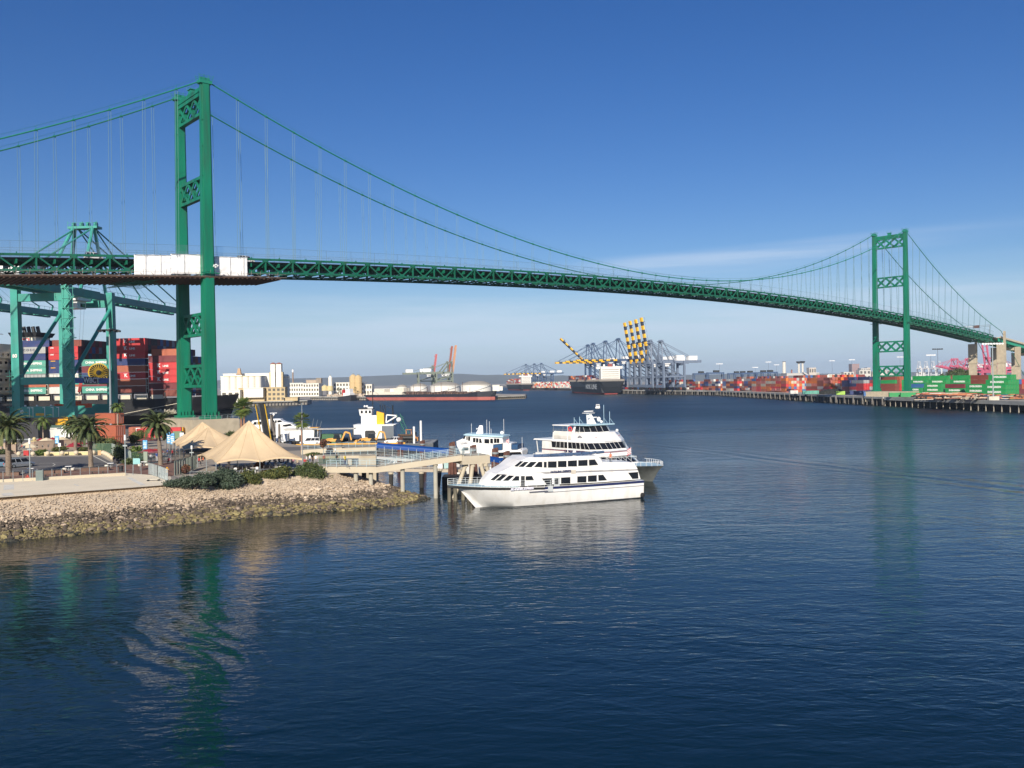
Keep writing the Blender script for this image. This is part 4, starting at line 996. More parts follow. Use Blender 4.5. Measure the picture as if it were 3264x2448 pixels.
def feather_palm(p, h, label, length=2.6, r0=.16, seed=1):
    t = thing('feather_palm', label, 'palm tree', (p.x, p.y, ZP), 0, 'palms on the plaza')
    b = MB(); b.lathe([(r0*1.3,0),(r0,.6),(r0*.85,h*.8),(r0*1.0,h)], n=10); b.build('trunk', TRKL, t)
    c = palm_mesh(22, length, 2.0, seed, up0=1.0, leaf=.7, nl=22, wl=.035).build('crown', FG_P, t, fix=False); c.location = (0,0,h); return t
def leaf_mass(b, blobs, n, size, r, nm=4, long=1.0):
    tot = sum(q[3]*q[4]*q[5] for q in blobs)
    for (cx, cy, cz, rx, ry, rz_) in blobs:
        for _ in range(int(n*rx*ry*rz_/tot)+1):
            u = r.uniform(-1,1); a = r.uniform(0,6.283); s = math.sqrt(1-u*u); d = Vector((s*math.cos(a), s*math.sin(a), u)); f = r.uniform(.55,1.08)
            f *= .85+.35*noise.noise(Vector((d.x*2.2+cx, d.y*2.2+cy, d.z*2.2)))
            c = Vector((cx+d.x*rx*f, cy+d.y*ry*f, cz+d.z*rz_*f))
            t1 = Vector((r.uniform(-1,1), r.uniform(-1,1), r.uniform(-.3,1))).normalized(); t2 = t1.cross(Vector((r.uniform(-1,1), r.uniform(-1,1), r.uniform(-1,1)))).normalized()
            k = size*r.uniform(.6,1.3); b.add([c-t1*k*long, c+t2*k*.5, c+t1*k*long, c-t2*k*.5], [(0,1,2,3)], r.choice(range(nm)))
def bush(name, label, cat, p, blobs, n, size, mats, stem=True, group=None, zz=ZP, seed=5):
    r = random.Random(seed); zz = min(zz, p.z) if p.z < 4.4 else zz; t = thing(name, label, cat, (p.x, p.y, zz), 0, group)
    b = MB(); leaf_mass(b, blobs, n, size, r)
    for q in blobs: b.ball(q[:3], 1, 7, (q[3]*.62, q[4]*.62, q[5]*.62), mi=0)
    b.build('foliage', mats, t, fix=False)
    b = MB(); z0 = min(q[2]-q[5] for q in blobs)
    for q in blobs[:4]: b.tube((q[0]*.4, q[1]*.4, -.6), (q[0], q[1], q[2]), .09, .04, 6)
    b.build('stem', TRK, t); return t

# ================================================================ PLAZA PLANTING
date_palm(G(28,1517), 7.9, 'large date palm at the left edge beside the parked silver car', seed=1, length=4.3, r0=.48)
date_palm(G(290,1490), 6.9, 'tall dark green date palm on the plaza below the yellow cable reel', seed=2, length=4.1, r0=.42, lean=(-.3,0))
date_palm(G(512,1482), 7.3, 'leaning date palm beside the fenced eating area left of the tents', seed=3, length=3.9, r0=.40, lean=(-.5,0))
date_palm(G(241,1442), 5.8, 'stocky date palm rising from the yellow planter wall', seed=4, length=3.8, r0=.38)
feather_palm(G(138,1418), 6.0, 'slender pale palm behind the restaurant umbrellas', 3.3, seed=5)
feather_palm(G(228,1420), 5.0, 'slender palm just left of the stocky planter palm', 3.0, seed=6)
feather_palm(G(376,1420), 9.5, 'tall thin palm in front of the orange storage container', 2.4, seed=7)
fan_palm(G(770,1404), 8.2, 'left one of two close fan palms growing between the two tent groups', 2.6, .3, 8)
fan_palm(G(779,1404), 8.9, 'right one of two close fan palms growing between the two tent groups', 2.9, .3, 9)
fan_palm(G(963,1440), 6.6, 'single fan palm with reddish trunk right of the front tent', 2.1, .27, 10)
bl = lambda *a: list(a)
bush('shrub', 'wide grey green shrub at the shore end below the metal gate', 'shrub', at(600,1545,128), bl((0,0,.4,2.3,1.4,.9),(2.2,.3,.6,1.9,1.4,1.1),(-2.2,-.2,.2,1.6,1.0,.6)), 4200, .17, FG_B, seed=1)
bush('shrub', 'big dark green shrub on the bank in front of the front tent', 'shrub', at(715,1540,131.5), bl((0,0,.9,2.5,1.6,1.5),(-1.8,-.4,.3,1.8,1.3,1.2),(1.4,-.3,.3,1.8,1.3,1.4),(.3,-.9,-.3,1.9,1.0,.9)), 6500, .17, FG_B, seed=2)
bush('shrub', 'bushy shrub with paler leaves right of the big dark shrub on the bank', 'shrub', at(790,1535,133.5), bl((0,0,.6,1.6,1.2,1.3),(.9,.2,.1,1.3,1.1,1.0)), 3200, .16, FG_Y, seed=3)
bush('shrub', 'yellow green shrub in the middle of the planted bank', 'shrub', at(868,1522,136), bl((0,0,.4,1.9,1.2,1.0),(1.5,.2,.8,1.6,1.2,1.1),(-1.5,-.1,.2,1.2,1.0,.8)), 3600, .16, FG_Y, seed=4)
bush('shrub', 'large rounded dark shrub beside the start of the walkway ramp', 'shrub', at(985,1525,138.5), bl((0,0,1.1,2.2,1.7,1.7),(1.3,0,.6,1.6,1.4,1.4),(-1.6,.1,.7,1.6,1.3,1.2)), 5800, .16, FG, seed=5)
bush('shrub', 'low spreading shrub of brownish leaves between the planted bank and walkway ramp', 'shrub', at(1052,1525,140), bl((0,0,.0,.9,.8,.7),), 900, .14, FG_Y, seed=6)
for (px, py, lab, sd) in ((592,1512,'spiky reddish plant beside the metal gate',1),(825,1502,'spiky reddish plant by the railing under the front tent',2),(1031,1455,'small tree of dark red leaves left of the ramp railing',3)):
    big = sd == 3; q = G(px, py)
    bush('red_cordyline', lab, 'plant', q, [(0,0,2.6 if big else .9,.75,.75,.9 if big else .7)], 500, .26, FG_R, seed=sd+20)
for (px, py, lab, w_, h_) in ((385,1470,'tall dark shrub behind the green mesh fence',1.9,3.6),(345,1440,'loose brown green tree behind the green mesh fence',2.4,3.4),(420,1480,'clipped dark hedge inside the fence right of the tall shrub',2.0,1.3),
        (132,1452,'bright green shrub left of the yellow planter',1.5,1.3),(190,1440,'dark shrub in the yellow planter left of the stocky palm',1.9,1.2),(262,1440,'dark shrub in the yellow planter right of the stocky palm',1.6,1.1),
        (10,1448,'dark shrub at the left edge against the arched wall',2.0,1.2),(735,1400,'green shrub left of the two fan palms',1.8,2.2),(748,1405,'yellowish shrub at the foot of the two fan palms',1.6,1.6),(438,1418,'brown green tree left of the red storage container',2.6,4.0),(1000,1455,'low green shrub between the single fan palm and the ramp',1.6,.8)):
    q = G(px, py); bush('shrub', lab, 'shrub', q, [(0,0,h_*.5,w_,w_*.8,h_*.55),(w_*.3,-.2,h_*.62,w_*.6,w_*.6,h_*.4),(-w_*.4,.2,h_*.35,w_*.6,w_*.6,h_*.4)], 1500, .17, FG_P if 'bright' in lab else (FG_Y if 'brown' in lab or 'yellow' in lab else FG), seed=px)
bush('banana_plant', 'broad leaved banana plant behind the green mesh fence', 'plant', G(325,1445), [(0,0,2.0,1.0,1.0,1.8)], 260, .75, FG, seed=77)
bush('banana_plant', 'broad leaved banana plant right of the tall dark shrub', 'plant', G(432,1460), [(0,0,1.1,1.2,1.0,1.2)], 220, .6, FG_P, seed=78)
# ================================================================ PLAZA THINGS
def base(px, py, zz=ZP): q = gnd(px, py, zz); return (q.x, q.y, zz)
def hgt(px, py0, py1, zz=ZP):   # height of a thing standing at px, from ground row py0 to top row py1
    return (py0-py1)*gnd(px, py0, zz).y/FPX
TENTM = M((.62,.47,.29), .8, var=.10, scale=.5, bump=.5, dirt=(.45,.34,.22,.25,.5))
def tent(label, corners, peak, ze, nsc=(2,2,2,2), dark=False):
    kk = (CAMH-6.67)/(CAMH-ze); corners = [(c[0]*kk, c[1]*kk) for c in corners]; peak = (peak[0]*kk, peak[1]*kk, CAMH-(CAMH-peak[2])*kk); ze = 6.67
    c0 = Vector((sum(c[0] for c in corners)/4, sum(c[1] for c in corners)/4, ZP)); t = thing('frame_tent', label, 'tent', c0, 0, 'tan tents on the plaza')
    P = Vector(peak)-c0; b = MB(); pts = []; posts = []
    for i in range(4):
        a = Vector(corners[i]); c = Vector(corners[(i+1)%4]); n = nsc[i]
        for s in range(n):
            posts.append(a.lerp(c, s/n))
            for k in range(8):
                f = k/8; q = a.lerp(c, (s+f)/n); inw = math.sin(f*math.pi)
                q = q.lerp(Vector((c0.x, c0.y)), .03*inw); pts.append((q.x-c0.x, q.y-c0.y, ze-ZP+.42*inw-.42*.15))
    rings = []; m = 16
    for side in (0, 1):
        for j in range(m+1):
            r = j/m; rr_ = []
            for x_, y_, z_ in pts:
                zz = z_+(P.z-z_)*(r**1.32); rr_.append((x_+(P.x-x_)*r*.995, y_+(P.y-y_)*r*.995, zz-(.04 if side else 0)))
            rings.append(rr_)
    n = len(pts)
    vs = [v for r in rings for v in r]; fs = []
    for j in range(m):
        for k in range(n):
            fs.append((j*n+k, j*n+(k+1)%n, (j+1)*n+(k+1)%n, (j+1)*n+k)); o_ = (m+1)*n; fs.append((o_+(j+1)*n+k, o_+(j+1)*n+(k+1)%n, o_+j*n+(k+1)%n, o_+j*n+k))
    b.add(vs, fs); b.build('canopy', TENTM, t, smooth=True)
    sm = MB()
    for k in range(0, n, 4):
        for j in range(m-1):
            p0, p1 = rings[j][k], rings[j+1][k]; sm.bar((p0[0],p0[1],p0[2]+.02),(p1[0],p1[1],p1[2]+.02),.05,.03)
    sm.build('seams', M((.48,.36,.22), .8), t, fix=False)
    v = MB()
    for k in range(n):
        x0, y0, z0 = pts[k]; x1, y1, z1 = pts[(k+1)%n]; v.bar((x0,y0,z0-.12), (x1,y1,z1-.12), .03, .28)
    v.build('valance', TENTM, t)
    for q in posts:
        pb = MB(); pb.tube((q.x-c0.x, q.y-c0.y, 0), (q.x-c0.x, q.y-c0.y, ze-ZP-.05), .075, n=8); pb.build('pole', STEEL, t)
    return t
tent('big tan peaked tent nearest the shore with diners underneath', [(-42.3,126),(-30.9,129.8),(-38.6,144),(-49.9,140)], (-39.9,134,13.35), 7.85)
tent('tan peaked tent right behind the big front tent', [(-57.7,155),(-46.9,160.2),(-52.7,172.2),(-63.5,167)], (-56.2,163.6,11.2), 7.7)
tent('farthest tan tent, its tip just left of the middle tent tip', [(-64,168),(-53.2,173),(-59,185),(-69.8,180)], (-60.8,173.5,11.7), 7.7)

# tables and chairs under the front tent
def folding_chair(p, rz, label):
    t = thing('chair', label, 'chair', p, rz, 'white chairs under the front tent')
    b = MB(); b.box(-.21,.21,-.2,.2,.44,.48); b.build('seat', WHITE, t); b = MB(); b.box(-.21,.21,.18,.22,.55,.95); b.build('backrest', WHITE, t)
    for sx in (-1,1):
        for sy in (-1,1): b = MB(); b.bar((sx*.19, sy*.18, 0), (sx*.19, sy*.18, .46), .03); b.build('leg', WHITE, t)
    return t
fc0 = None; tb0 = None
for i, (x_, y_) in enumerate([(-45.5,144),(-42.3,145),(-38.8,146),(-47.7,149),(-44,150),(-40,151)]):
    if tb0 is None:
        tb0 = thing('round_table', 'round white table under the front tent, nearest to its left front pole', 'table', (x_,y_,ZP), 0, 'tables under the front tent')
        b = MB(); b.lathe([(.85,.70),(.87,.72),(.87,.76),(.82,.77)], n=16); b.build('tabletop', WHITE, tb0); b = MB(); b.lathe([(.35,0),(.06,.06),(.06,.7)], n=10); b.build('pedestal', STEEL, tb0)
    else: copy_tree(tb0, (x_,y_,ZP), 0, 'round white table under the front tent, %s' % ['','in the middle of the front row','at the right of the front row','at the left of the back row','in the middle of the back row','at the right of the back row'][i])
    for k in range(4):
        a = k*1.5708+.5; q = (x_+1.2*math.cos(a), y_+1.2*math.sin(a), ZP); lab = 'white folding chair, %s of the %s table under the front tent' % (('back right', 'back left', 'front left', 'front right')[k], ('front left','front middle','front right','rear left','rear middle','rear right')[i])
        if fc0 is None: fc0 = folding_chair(q, a-1.5708, lab)
        else: copy_tree(fc0, q, a-1.5708, lab)
pr = random.Random(5)
PP = [  # px, py feet, top, trousers, pose, where
 (481,1474,'white','black','stand','behind the fence just left of the leaning palm'),(500,1470,'blue','white','stand','beside the leaning palm trunk'),(543,1472,'white','white','reach','at the fence right of the leaning palm'),
 (534,1458,'blue','navy','stand','behind the others right of the leaning palm'),(550,1458,'red','black','stand','left of the middle tent pole'),(522,1466,'grey','black','stand','just right of the leaning palm trunk'),
 (474,1466,'tan','black','sit','at the left end of the dark fence'),(500,1452,'orange','grey','sit','behind the leaning palm under the red umbrella'),(563,1455,'black','black','stand','under the left edge of the middle tent'),
 (588,1456,'navy','black','stand','under the middle tent'),(538,1478,'red','black','sit','at the foot of the dark fence'),(512,1476,'green','jeans','stand','behind the palm foot'),
 (364,1474,'navy','black','sit','on the dark ball by the bollards'),
 (977,1472,'white','tan','stand','just right of the front tent'),(988,1469,'white','jeans','walk','left of the small dark red tree'),(997,1468,'black','black','stand','beside the shrub right of the front tent'),
 (1007,1469,'white','grey','walk','beneath the dark red tree'),(1033,1470,'red','jeans','stand','by the mesh fence at the ramp'),(1074,1468,'black','black','stand','behind the mesh fence by the ramp'),
 (972,1474,'red','jeans','sit','beside the right tent pole'),(935,1474,'pink','grey','sit','at the right end of the front tent'),(948,1476,'tan','navy','sit','at a table near the right tent pole'),
 (930,1470,'white','black','stand','under the right side of the front tent'),(918,1474,'black','black','sit','under the right half of the front tent'),(905,1472,'red','black','sit','under the front tent between chairs'),
 (890,1472,'navy','black','sit','under the middle of the front tent'),(875,1474,'black','grey','stand','under the middle of the front tent'),(860,1472,'green','black','sit','under the front tent right of the middle pole'),
 (842,1474,'black','black','sit','under the front tent beside the middle pole'),(700,1480,'navy','black','stand','under the left half of the front tent'),(730,1480,'black','navy','stand','under the front tent left of centre'),
 (648,1468,'orange','black','sit','behind the metal gate left of the front tent'),(634,1470,'red','black','sit','just behind the metal gate'),(640,1475,'tan','black','stand','between metal gate and tent pole'),
 (118,1426,'red','navy','sit','below the largest cream umbrella'),(70,1432,'red','black','sit','between wall pillar and cream umbrella'),(880,1478,'tan','black','sit','close to the front railing of the tent')]
seen = {}
for px, py, a, c, ps, wh in PP:
    if px > 620: py += 9
    q = gnd(px, py, ZP); person((q.x, q.y, ZP), pr.uniform(-1.2, 1.2)+(3.1 if pr.random() < .4 else 0), a, c, ps, wh)
for px, py, a, c, ps, wh, zz in ((1100,1462,'yellow','navy','walk','crossing the walkway with a yellow bag', 5.9),):
    q = gnd(px, 1482, 5.9); person((q.x, q.y, 5.9), 1.2, a, c, ps, 'on the walkway bend')

# spherical bollards
bol = None
BL = [(60,1455),(105,1455),(152,1454),(198,1453),(243,1452),(298,1451),(329,1452),(336,1455),(342,1458),(348,1462),(354,1466),(359,1470)]
for i, (px, py) in enumerate(BL):
    wh = ['far left, beside the red cabinet','just right of the tall lamp post','in front of the left planter end','at the white sign post','in front of the right planter','behind the middle palm trunk','at the back end of the diagonal row','second from the back in the diagonal row','third from the back in the diagonal row','fourth from the back in the diagonal row','second from the front of the diagonal row','at the front end of the diagonal row'][i]
    lab = 'round cream stone bollard, '+wh
    if bol is None:
        bol = thing('round_bollard', lab, 'bollard', base(px, py), 0, 'round stone bollards round the car park')
        MB().lathe([(.36,0),(.30,.06),(.2,.18)], n=12).build('base', M((.22,.2,.17), .9), bol); MB().ball((0,0,.60), .47, 12).build('sphere', M((.60,.51,.36), .85, var=.08, scale=1.5), bol, smooth=True)
    else: copy_tree(bol, base(px, py), 0, lab)
db = thing('round_bollard', 'round dark stone ball in front of the cream bollard row', 'bollard', base(371,1479)); MB().ball((0,0,.5), .52, 12).build('sphere', M((.05,.045,.05), .8), db, smooth=True)
# posts with a thin wire along the ramp wall
pst = None; PX = [10,42,73,104,136,166,196,226,256,286,315,344,373,424,450]
for i, px in enumerate(PX):
    py = lerp(1537, 1512, i/14.); q = base(px, py); lab = 'thin grey fence post beside the boat ramp, %s from the left' % (ORD[i] if i else 'first')
    if pst is None: pst = thing('fence_post', lab, 'post', q, 0, 'thin posts along the ramp'); MB().tube((0,0,0),(0,0,1.65),.045,n=6).build('shaft', STEEL, pst); MB().box(-.12,.12,-.12,.12,0,.04).build('foot_plate', STEEL, pst)
    else: copy_tree(pst, q, 0, lab)
q0, q1 = Vector(base(PX[0],1537)), Vector(base(PX[-1],1512)); b = MB(); b.tube(q0+Vector((0,0,1.6)), q1+Vector((0,0,1.6)), .012, n=3); b.tube(q0+Vector((0,0,.9)), q1+Vector((0,0,.9)), .012, n=3)
tag(b.build('wire', STEEL), 'pair of thin wires strung between the ramp fence posts', 'wire')
# lamp posts
for px, py, top, lab in ((96,1523,1397,'tall slim lamp post near the silver car'),(400,1509,1386,'tall slim lamp post near the grey bin at the end of the ramp'),(612,1500,1420,'slim lamp post behind the metal gate'),(1000+70,1470,1430,'slim lamp post at the landward end of the walkway')):
    h_ = hgt(px, py, top); t = thing('lamp_post', lab, 'lamp post', base(px, py), 0, 'slim lamp posts on the plaza')
    MB().tube((0,0,0),(0,0,h_*.86),.10,.08,10).build('pole', STEEL, t); MB().tube((0,0,h_*.86),(0,0,h_),.15,n=10).build('lamp_head', WHITE, t); MB().box(-.35,.35,-.09,.09,h_*.70,h_*.74).build('bracket', STEEL, t)
# benches, planters, stools
def bench(px, py, lab):
    t = thing('bench', lab, 'bench', base(px, py), R_(18), 'backless benches behind the ramp wall'); MB().box(-1.1,1.1,-.22,.22,.40,.48).build('seat', M((.13,.09,.06), .8), t)
    for s in (-.8,.8): MB().box(s-.07,s+.07,-.18,.18,0,.4).build('leg', DARK, t)
bench(15,1527,'backless bench behind the low wall, leftmost near the big palm foot'); bench(163,1520,'backless bench behind the low wall, in front of the left brown planter'); bench(311,1510,'backless bench behind the low wall, in front of the middle palm')
for px, py, lab in ((15,1517,'long low brown planter bed at the foot of the left palm'),(158,1510,'long low brown planter bed midway along the ramp wall'),(305,1500,'long low brown planter bed at the foot of the middle palm')):
    t = thing('planter', lab, 'planter', base(px, py), R_(18), 'brown planters on the plaza'); MB().box(-2.2,2.2,-.7,.7,0,.55).build('box', M((.15,.09,.065), .9, var=.2), t); MB().box(-2.0,2.0,-.55,.55,.55,.6).build('soil', M((.07,.05,.035), .95), t)
for i, (px, py) in enumerate([(85,1508),(113,1505),(206,1501),(232,1499),(340,1491),(366,1488),(446,1486),(469,1484)]):
    lab = 'round white stone stool beside a small table, %s' % ['left of the tall lamp post','right of the tall lamp post','left one between the two brown planters','right one between the two brown planters','left one near the grey bin','right one near the grey bin','left one beside the blue sign','right one beside the blue sign'][i]
    o = MB().lathe([(.24,0),(.33,.12),(.36,.35),(.30,.52)], n=12).build('stone_stool', M((.68,.64,.54), .8)); o.location = base(px, py); tag(o, lab, 'stool', 'round white stools')
    if i % 2 == 0:
        qq = base(px+13, py-1); t = thing('stone_table', 'small square white table between the stools %s' % ['at the tall lamp post','between the two brown planters','near the grey bin','beside the blue sign'][i//2], 'table', qq, R_(18), 'small stone tables')
        MB().box(-.5,.5,-.5,.5,.72,.8).build('tabletop', WHITE, t); MB().lathe([(.2,0),(.08,.1),(.08,.72)], n=10).build('pedestal', STEEL, t)
t = thing('waste_bin', 'dark slatted waste bin at the end of the low wall', 'bin', base(386,1503)); MB().lathe([(.32,0),(.36,.8),(.38,.85)], n=14).build('body', DARK, t); MB().lathe([(.39,.85),(.36,.95),(.1,1.0)], n=14).build('lid', DARK, t)
t = thing('utility_cabinet', 'narrow grey utility cabinet standing by the ramp posts', 'cabinet', base(127,1532), R_(15)); MB().box(-.5,.5,-.3,.3,0,1.6).build('body', M((.17,.21,.20), .6), t); MB().box(-.42,.42,-.32,-.3,.15,1.45).build('door', M((.14,.18,.17), .6), t)
for px, py, m_, lab in ((88,1531,M((.6,.08,.05), .5),'small red fire hydrant by the tall lamp post'),(533,1505,YEL,'yellow fire hydrant on the brick paving by the metal gate')):
    t = thing('fire_hydrant', lab, 'hydrant', base(px, py)); MB().lathe([(.2,0),(.2,.08),(.13,.1),(.13,.6),(.17,.62),(.15,.75),(.05,.85)], n=12).build('barrel', m_, t)
    b = MB(); b.tube((-.3,0,.48),(.3,0,.48),.08); b.tube((0,-.25,.45),(0,0,.45),.09); b.build('nozzle', m_, t)
t = thing('parking_sign', 'small white parking sign on a post in front of the yellow planter', 'sign', base(190,1453)); MB().tube((0,0,0),(0,0,2.6),.05).build('post', STEEL, t); MB().box(-.3,.3,-.05,-.02,1.95,2.7).build('panel', WHITE, t)
t = thing('information_sign', 'pale blue sign panel on two posts right of the grey bin', 'sign', base(436,1500)); [MB().tube((s,0,0),(s,0,2.2),.04).build('post', STEEL, t) for s in (-.55,.55)]; MB().box(-.6,.6,-.05,-.02,1.1,2.1).build('panel', M((.25,.5,.5), .5), t)
t = thing('flat_cart', 'low white flat cart with a hoop handle on the ramp', 'cart', base(489,1533), R_(10))
MB().box(-.95,.95,-.35,.35,.28,.36).build('platform', M((.55,.52,.42), .7), t)
for sx in (-.75,.75): b = MB(); [b.tube((sx, s-.05, .14),(sx, s+.05, .14),.14,n=10) for s in (-.3,.3)]; b.build('wheel', RUBBER, t)
b = MB(); b.path([(.8,-.3,.36),(.9,-.3,1.0),(.9,0,1.2),(.9,.3,1.0),(.8,.3,.36)], .03); b.build('handle', STEEL, t)
# banners
BLUE_B = M((.12,.38,.68), .6, var=.5, scale=2)
for px, py, top, lab in ((182,1432,1388,'blue and white banner among the restaurant umbrellas'),(463,1452,1402,'blue and white banner above the red umbrella'),(539,1440,1376,'pale blue banner on a pole, left of the three near the pier wall'),(550,1442,1380,'blue and white banner on two dark poles, middle of the three near the pier wall'),(580,1436,1378,'narrow white banner, right of the three near the pier wall')):
    h_ = hgt(px, py, top); t = thing('banner', lab, 'banner', base(px, py), 0, 'vertical banners'); [MB().tube((s,0,0),(s,0,h_),.05,n=5).build('pole', DARK, t) for s in (-.5,.5)]
    MB().box(-.45,.45,-.02,.02,h_*.42,h_*.98).build('cloth', WHITE if 'narrow' in lab else BLUE_B, t); b = MB(); [b.box(-.3+.12*math.sin(k*2),.3,-.04,-.02,h_*(.48+.1*k),h_*(.52+.1*k)) for k in range(4)]; b.build('print', BLUE_B if 'narrow' in lab else WHITE, t)
# fences
def mesh_fence(name, label, pts, h, mat, post=STEEL, gap=2.4, alpha=None, group=None, cat='fence', slats=0):
    t = thing(name, label, cat, (pts[0][0], pts[0][1], ZP), 0, group); o = Vector((pts[0][0], pts[0][1], 0)); pb = MB(); mb_ = MB()
    for a, c in zip(pts, pts[1:]):
        a = Vector((a[0],a[1],0))-o; c = Vector((c[0],c[1],0))-o; L_ = (c-a).length; n = max(1, round(L_/gap))
        for i in range(n+1): q = a.lerp(c, i/n); pb.tube((q.x,q.y,0),(q.x,q.y,h),.045,n=5)
        for zz in (.12, h-.03): pb.bar((a.x,a.y,zz),(c.x,c.y,zz),.05)
        if slats:
            m = int(L_/slats)
            for i in range(m): q = a.lerp(c, i/m); mb_.cbox((q.x,q.y,h/2), (.05,.05,h-.1) if slats < .5 else (slats*.8,.05,h-.3), math.atan2(c.y-a.y, c.x-a.x))
        else: mb_.add([(a.x,a.y,.1),(c.x,c.y,.1),(c.x,c.y,h-.03),(a.x,a.y,h-.03)], [(0,1,2,3)])
    pb.build('frame', post, t); mb_.build('mesh_panel', mat, t, fix=False); return t
FG1 = M((.08,.15,.09), .8, var=.1, trans=.45); FG2 = M((.30,.36,.29), .8, var=.08); GP = M((.17,.24,.16), .8, var=.1)
mesh_fence('mesh_fence', 'green mesh fence at the back of the car park between palm and pale fence', [G(296,1450),G(357,1449)], 2.4, FG1, GP)
mesh_fence('screen_fence', 'pale green screened fence running diagonally along the car park corner', [G(357,1450),G(417,1480)], 2.5, FG2, STEEL)
mesh_fence('mesh_fence', 'dark mesh fence in front of the clipped hedge', [G(418,1481),G(457,1478)], 2.3, FG1, STEEL)
mesh_fence('screen_fence', 'short pale screened fence panel left of the crowd at the palm', [G(457,1478),G(471,1479)], 2.3, FG2, STEEL)
mesh_fence('mesh_fence', 'grey mesh fence enclosing the crowd beside the leaning palm', [G(471,1479),G(558,1474),G(612,1466)], 2.2, M((.04,.07,.09), .7, trans=.62), STEEL)
mesh_fence('slatted_fence', 'pale blue slatted fence running down to the ramp end', [G(474,1512),G(503,1521),G(535,1535)], 1.9, M((.42,.50,.50), .6), STEEL, slats=.42)
mesh_fence('metal_gate', 'grey green metal panel gate rising towards the front tent', [G(559,1517),G(592,1508),G(628,1494)], 2.5, M((.27,.32,.27), .7), M((.2,.24,.2), .6), slats=.9)
mesh_fence('mesh_fence', 'dark green mesh fence by the start of the walkway', [G(1015,1482),G(1085,1476)], 1.5, FG1, STEEL)
def railing(name, label, pts, h=1.05, n=3, mat=STEEL, gap=2.0, cat='railing', r=.035):
    o = Vector(pts[0]); t = thing(name, label, cat, pts[0]); b = MB(); pb = MB()
    for a, c in zip(pts, pts[1:]):
        a = Vector(a)-o; c = Vector(c)-o; m = max(1, round((c-a).length/gap))
        for i in range(m+1): q = a.lerp(c, i/m); pb.tube(q, q+Vector((0,0,h)), r, n=5)
        for k in range(n): zz = Vector((0,0,h*(k+1)/n)); b.tube(a+zz, c+zz, r*(1.2 if k == n-1 else .8), n=5)
    pb.build('post', mat, t); b.build('rail', mat, t); return t
railing('railing', 'grey railing along the planted bank in front of the big tent', [(-49.5,135.5,ZP),(-44,134.5,ZP),(-38,138,ZP),(-32.5,140.5,ZP),(-29.5,142.5,ZP)], 1.1, 2)
# restaurant walls, pillars, planters
STUC = M((.36,.27,.20), .9, var=.1, scale=.6); CREAM = M((.60,.50,.26), .85, var=.08)
def arched_wall(pa, pb_, h, lab, n):
    a, c = Vector(base(*pa)), Vector(base(*pb_)); L_ = (c-a).length; t = thing('arched_wall', lab, 'wall', a, math.atan2(c.y-a.y, c.x-a.x)); w_ = L_/n; b = MB()
    for i in range(n):
        x0, x1 = i*w_, (i+1)*w_; m_ = (x0+x1)/2; r = w_*.2
        arc = [(m_+r*math.cos(k*math.pi/8), h*.55+r*math.sin(k*math.pi/8)) for k in range(9)]
        b.prof([(x0,0),(m_-r,0)]+[(m_-r,h*.25)]+arc[::-1]+[(m_+r,h*.25),(m_+r,0),(x1,0),(x1,h),(x0,h)], -.15, .15)
        b.box(m_-r,m_+r,-.15,.15,0,h*.25)
    b.box(0,L_,-.22,.22,h,h+.12); b.build('wall', STUC, t); return t
arched_wall((-60,1441),(48,1439), 1.9, 'low stucco wall with arched openings at the left edge', 7)
arched_wall((108,1436),(236,1428), 2.0, 'low stucco wall with arched openings behind the bright shrub and planter', 7)
for px, py, top, lab in ((45,1446,1402,'square stucco pillar with a stone ball left of the cream umbrellas'),(110,1434,1396,'square stucco pillar with a stone ball right of the lamp post')):
    h_ = hgt(px, py, top); t = thing('pillar', lab, 'pillar', base(px, py), R_(10), 'ball topped pillars'); MB().box(-.55,.55,-.55,.55,0,h_-.8).build('shaft', STUC, t); MB().box(-.7,.7,-.7,.7,h_-.8,h_-.6).build('cap', CREAM, t); MB().ball((0,0,h_-.2), .42, 10).build('finial', CREAM, t, smooth=True)
for pa, pb_, lab in (((141,1453),(217,1451),'long yellow planter wall left of the stocky palm'),((220,1451),(281,1450),'long yellow planter wall right of the stocky palm')):
    a, c = Vector(base(*pa)), Vector(base(*pb_)); t = thing('planter_wall', lab, 'planter', a, math.atan2(c.y-a.y, c.x-a.x), 'yellow planter walls'); MB().box(0,(c-a).length,0,.5,0,.62).build('wall', CREAM, t); MB().box(-.05,(c-a).length+.05,-.06,.56,.62,.74).build('coping', M((.7,.63,.42), .8), t)
t = thing('red_cabinet', 'red serving cabinet between the first two bollards', 'cabinet', base(86,1452)); MB().box(-.55,.55,-.4,.4,0,1.15).build('body', RED, t); MB().box(-.75,.75,-.5,.5,1.15,1.22).build('counter', CONC_L, t)
t = thing('utility_box', 'small tan box beside the bollard row', 'box', base(319,1450)); MB().box(-.35,.35,-.3,.3,0,.95).build('body', M((.5,.33,.17), .8), t); MB().box(-.4,.4,-.35,.35,.95,1.0).build('lid', CREAM, t)
def parasol(px, py, top, w_, mat, lab):
    h_ = hgt(px, py, top); t = thing('parasol', lab, 'parasol', base(px, py), px*.1, 'parasols over the restaurant terraces'); b = MB()
    b.lathe([(w_,h_-.75),(w_*.98,h_-.78),(w_*.5,h_-.32),(.03,h_)], n=8); b.build('canopy', mat, t); MB().tube((0,0,0),(0,0,h_+.1),.04).build('pole', WOOD, t); MB().lathe([(.3,0),(.25,.12),(.06,.15)], n=10).build('base', CONC, t)
CRU = M((.68,.58,.40), .8, var=.05); REDU = M((.30,.02,.035), .8, var=.1)
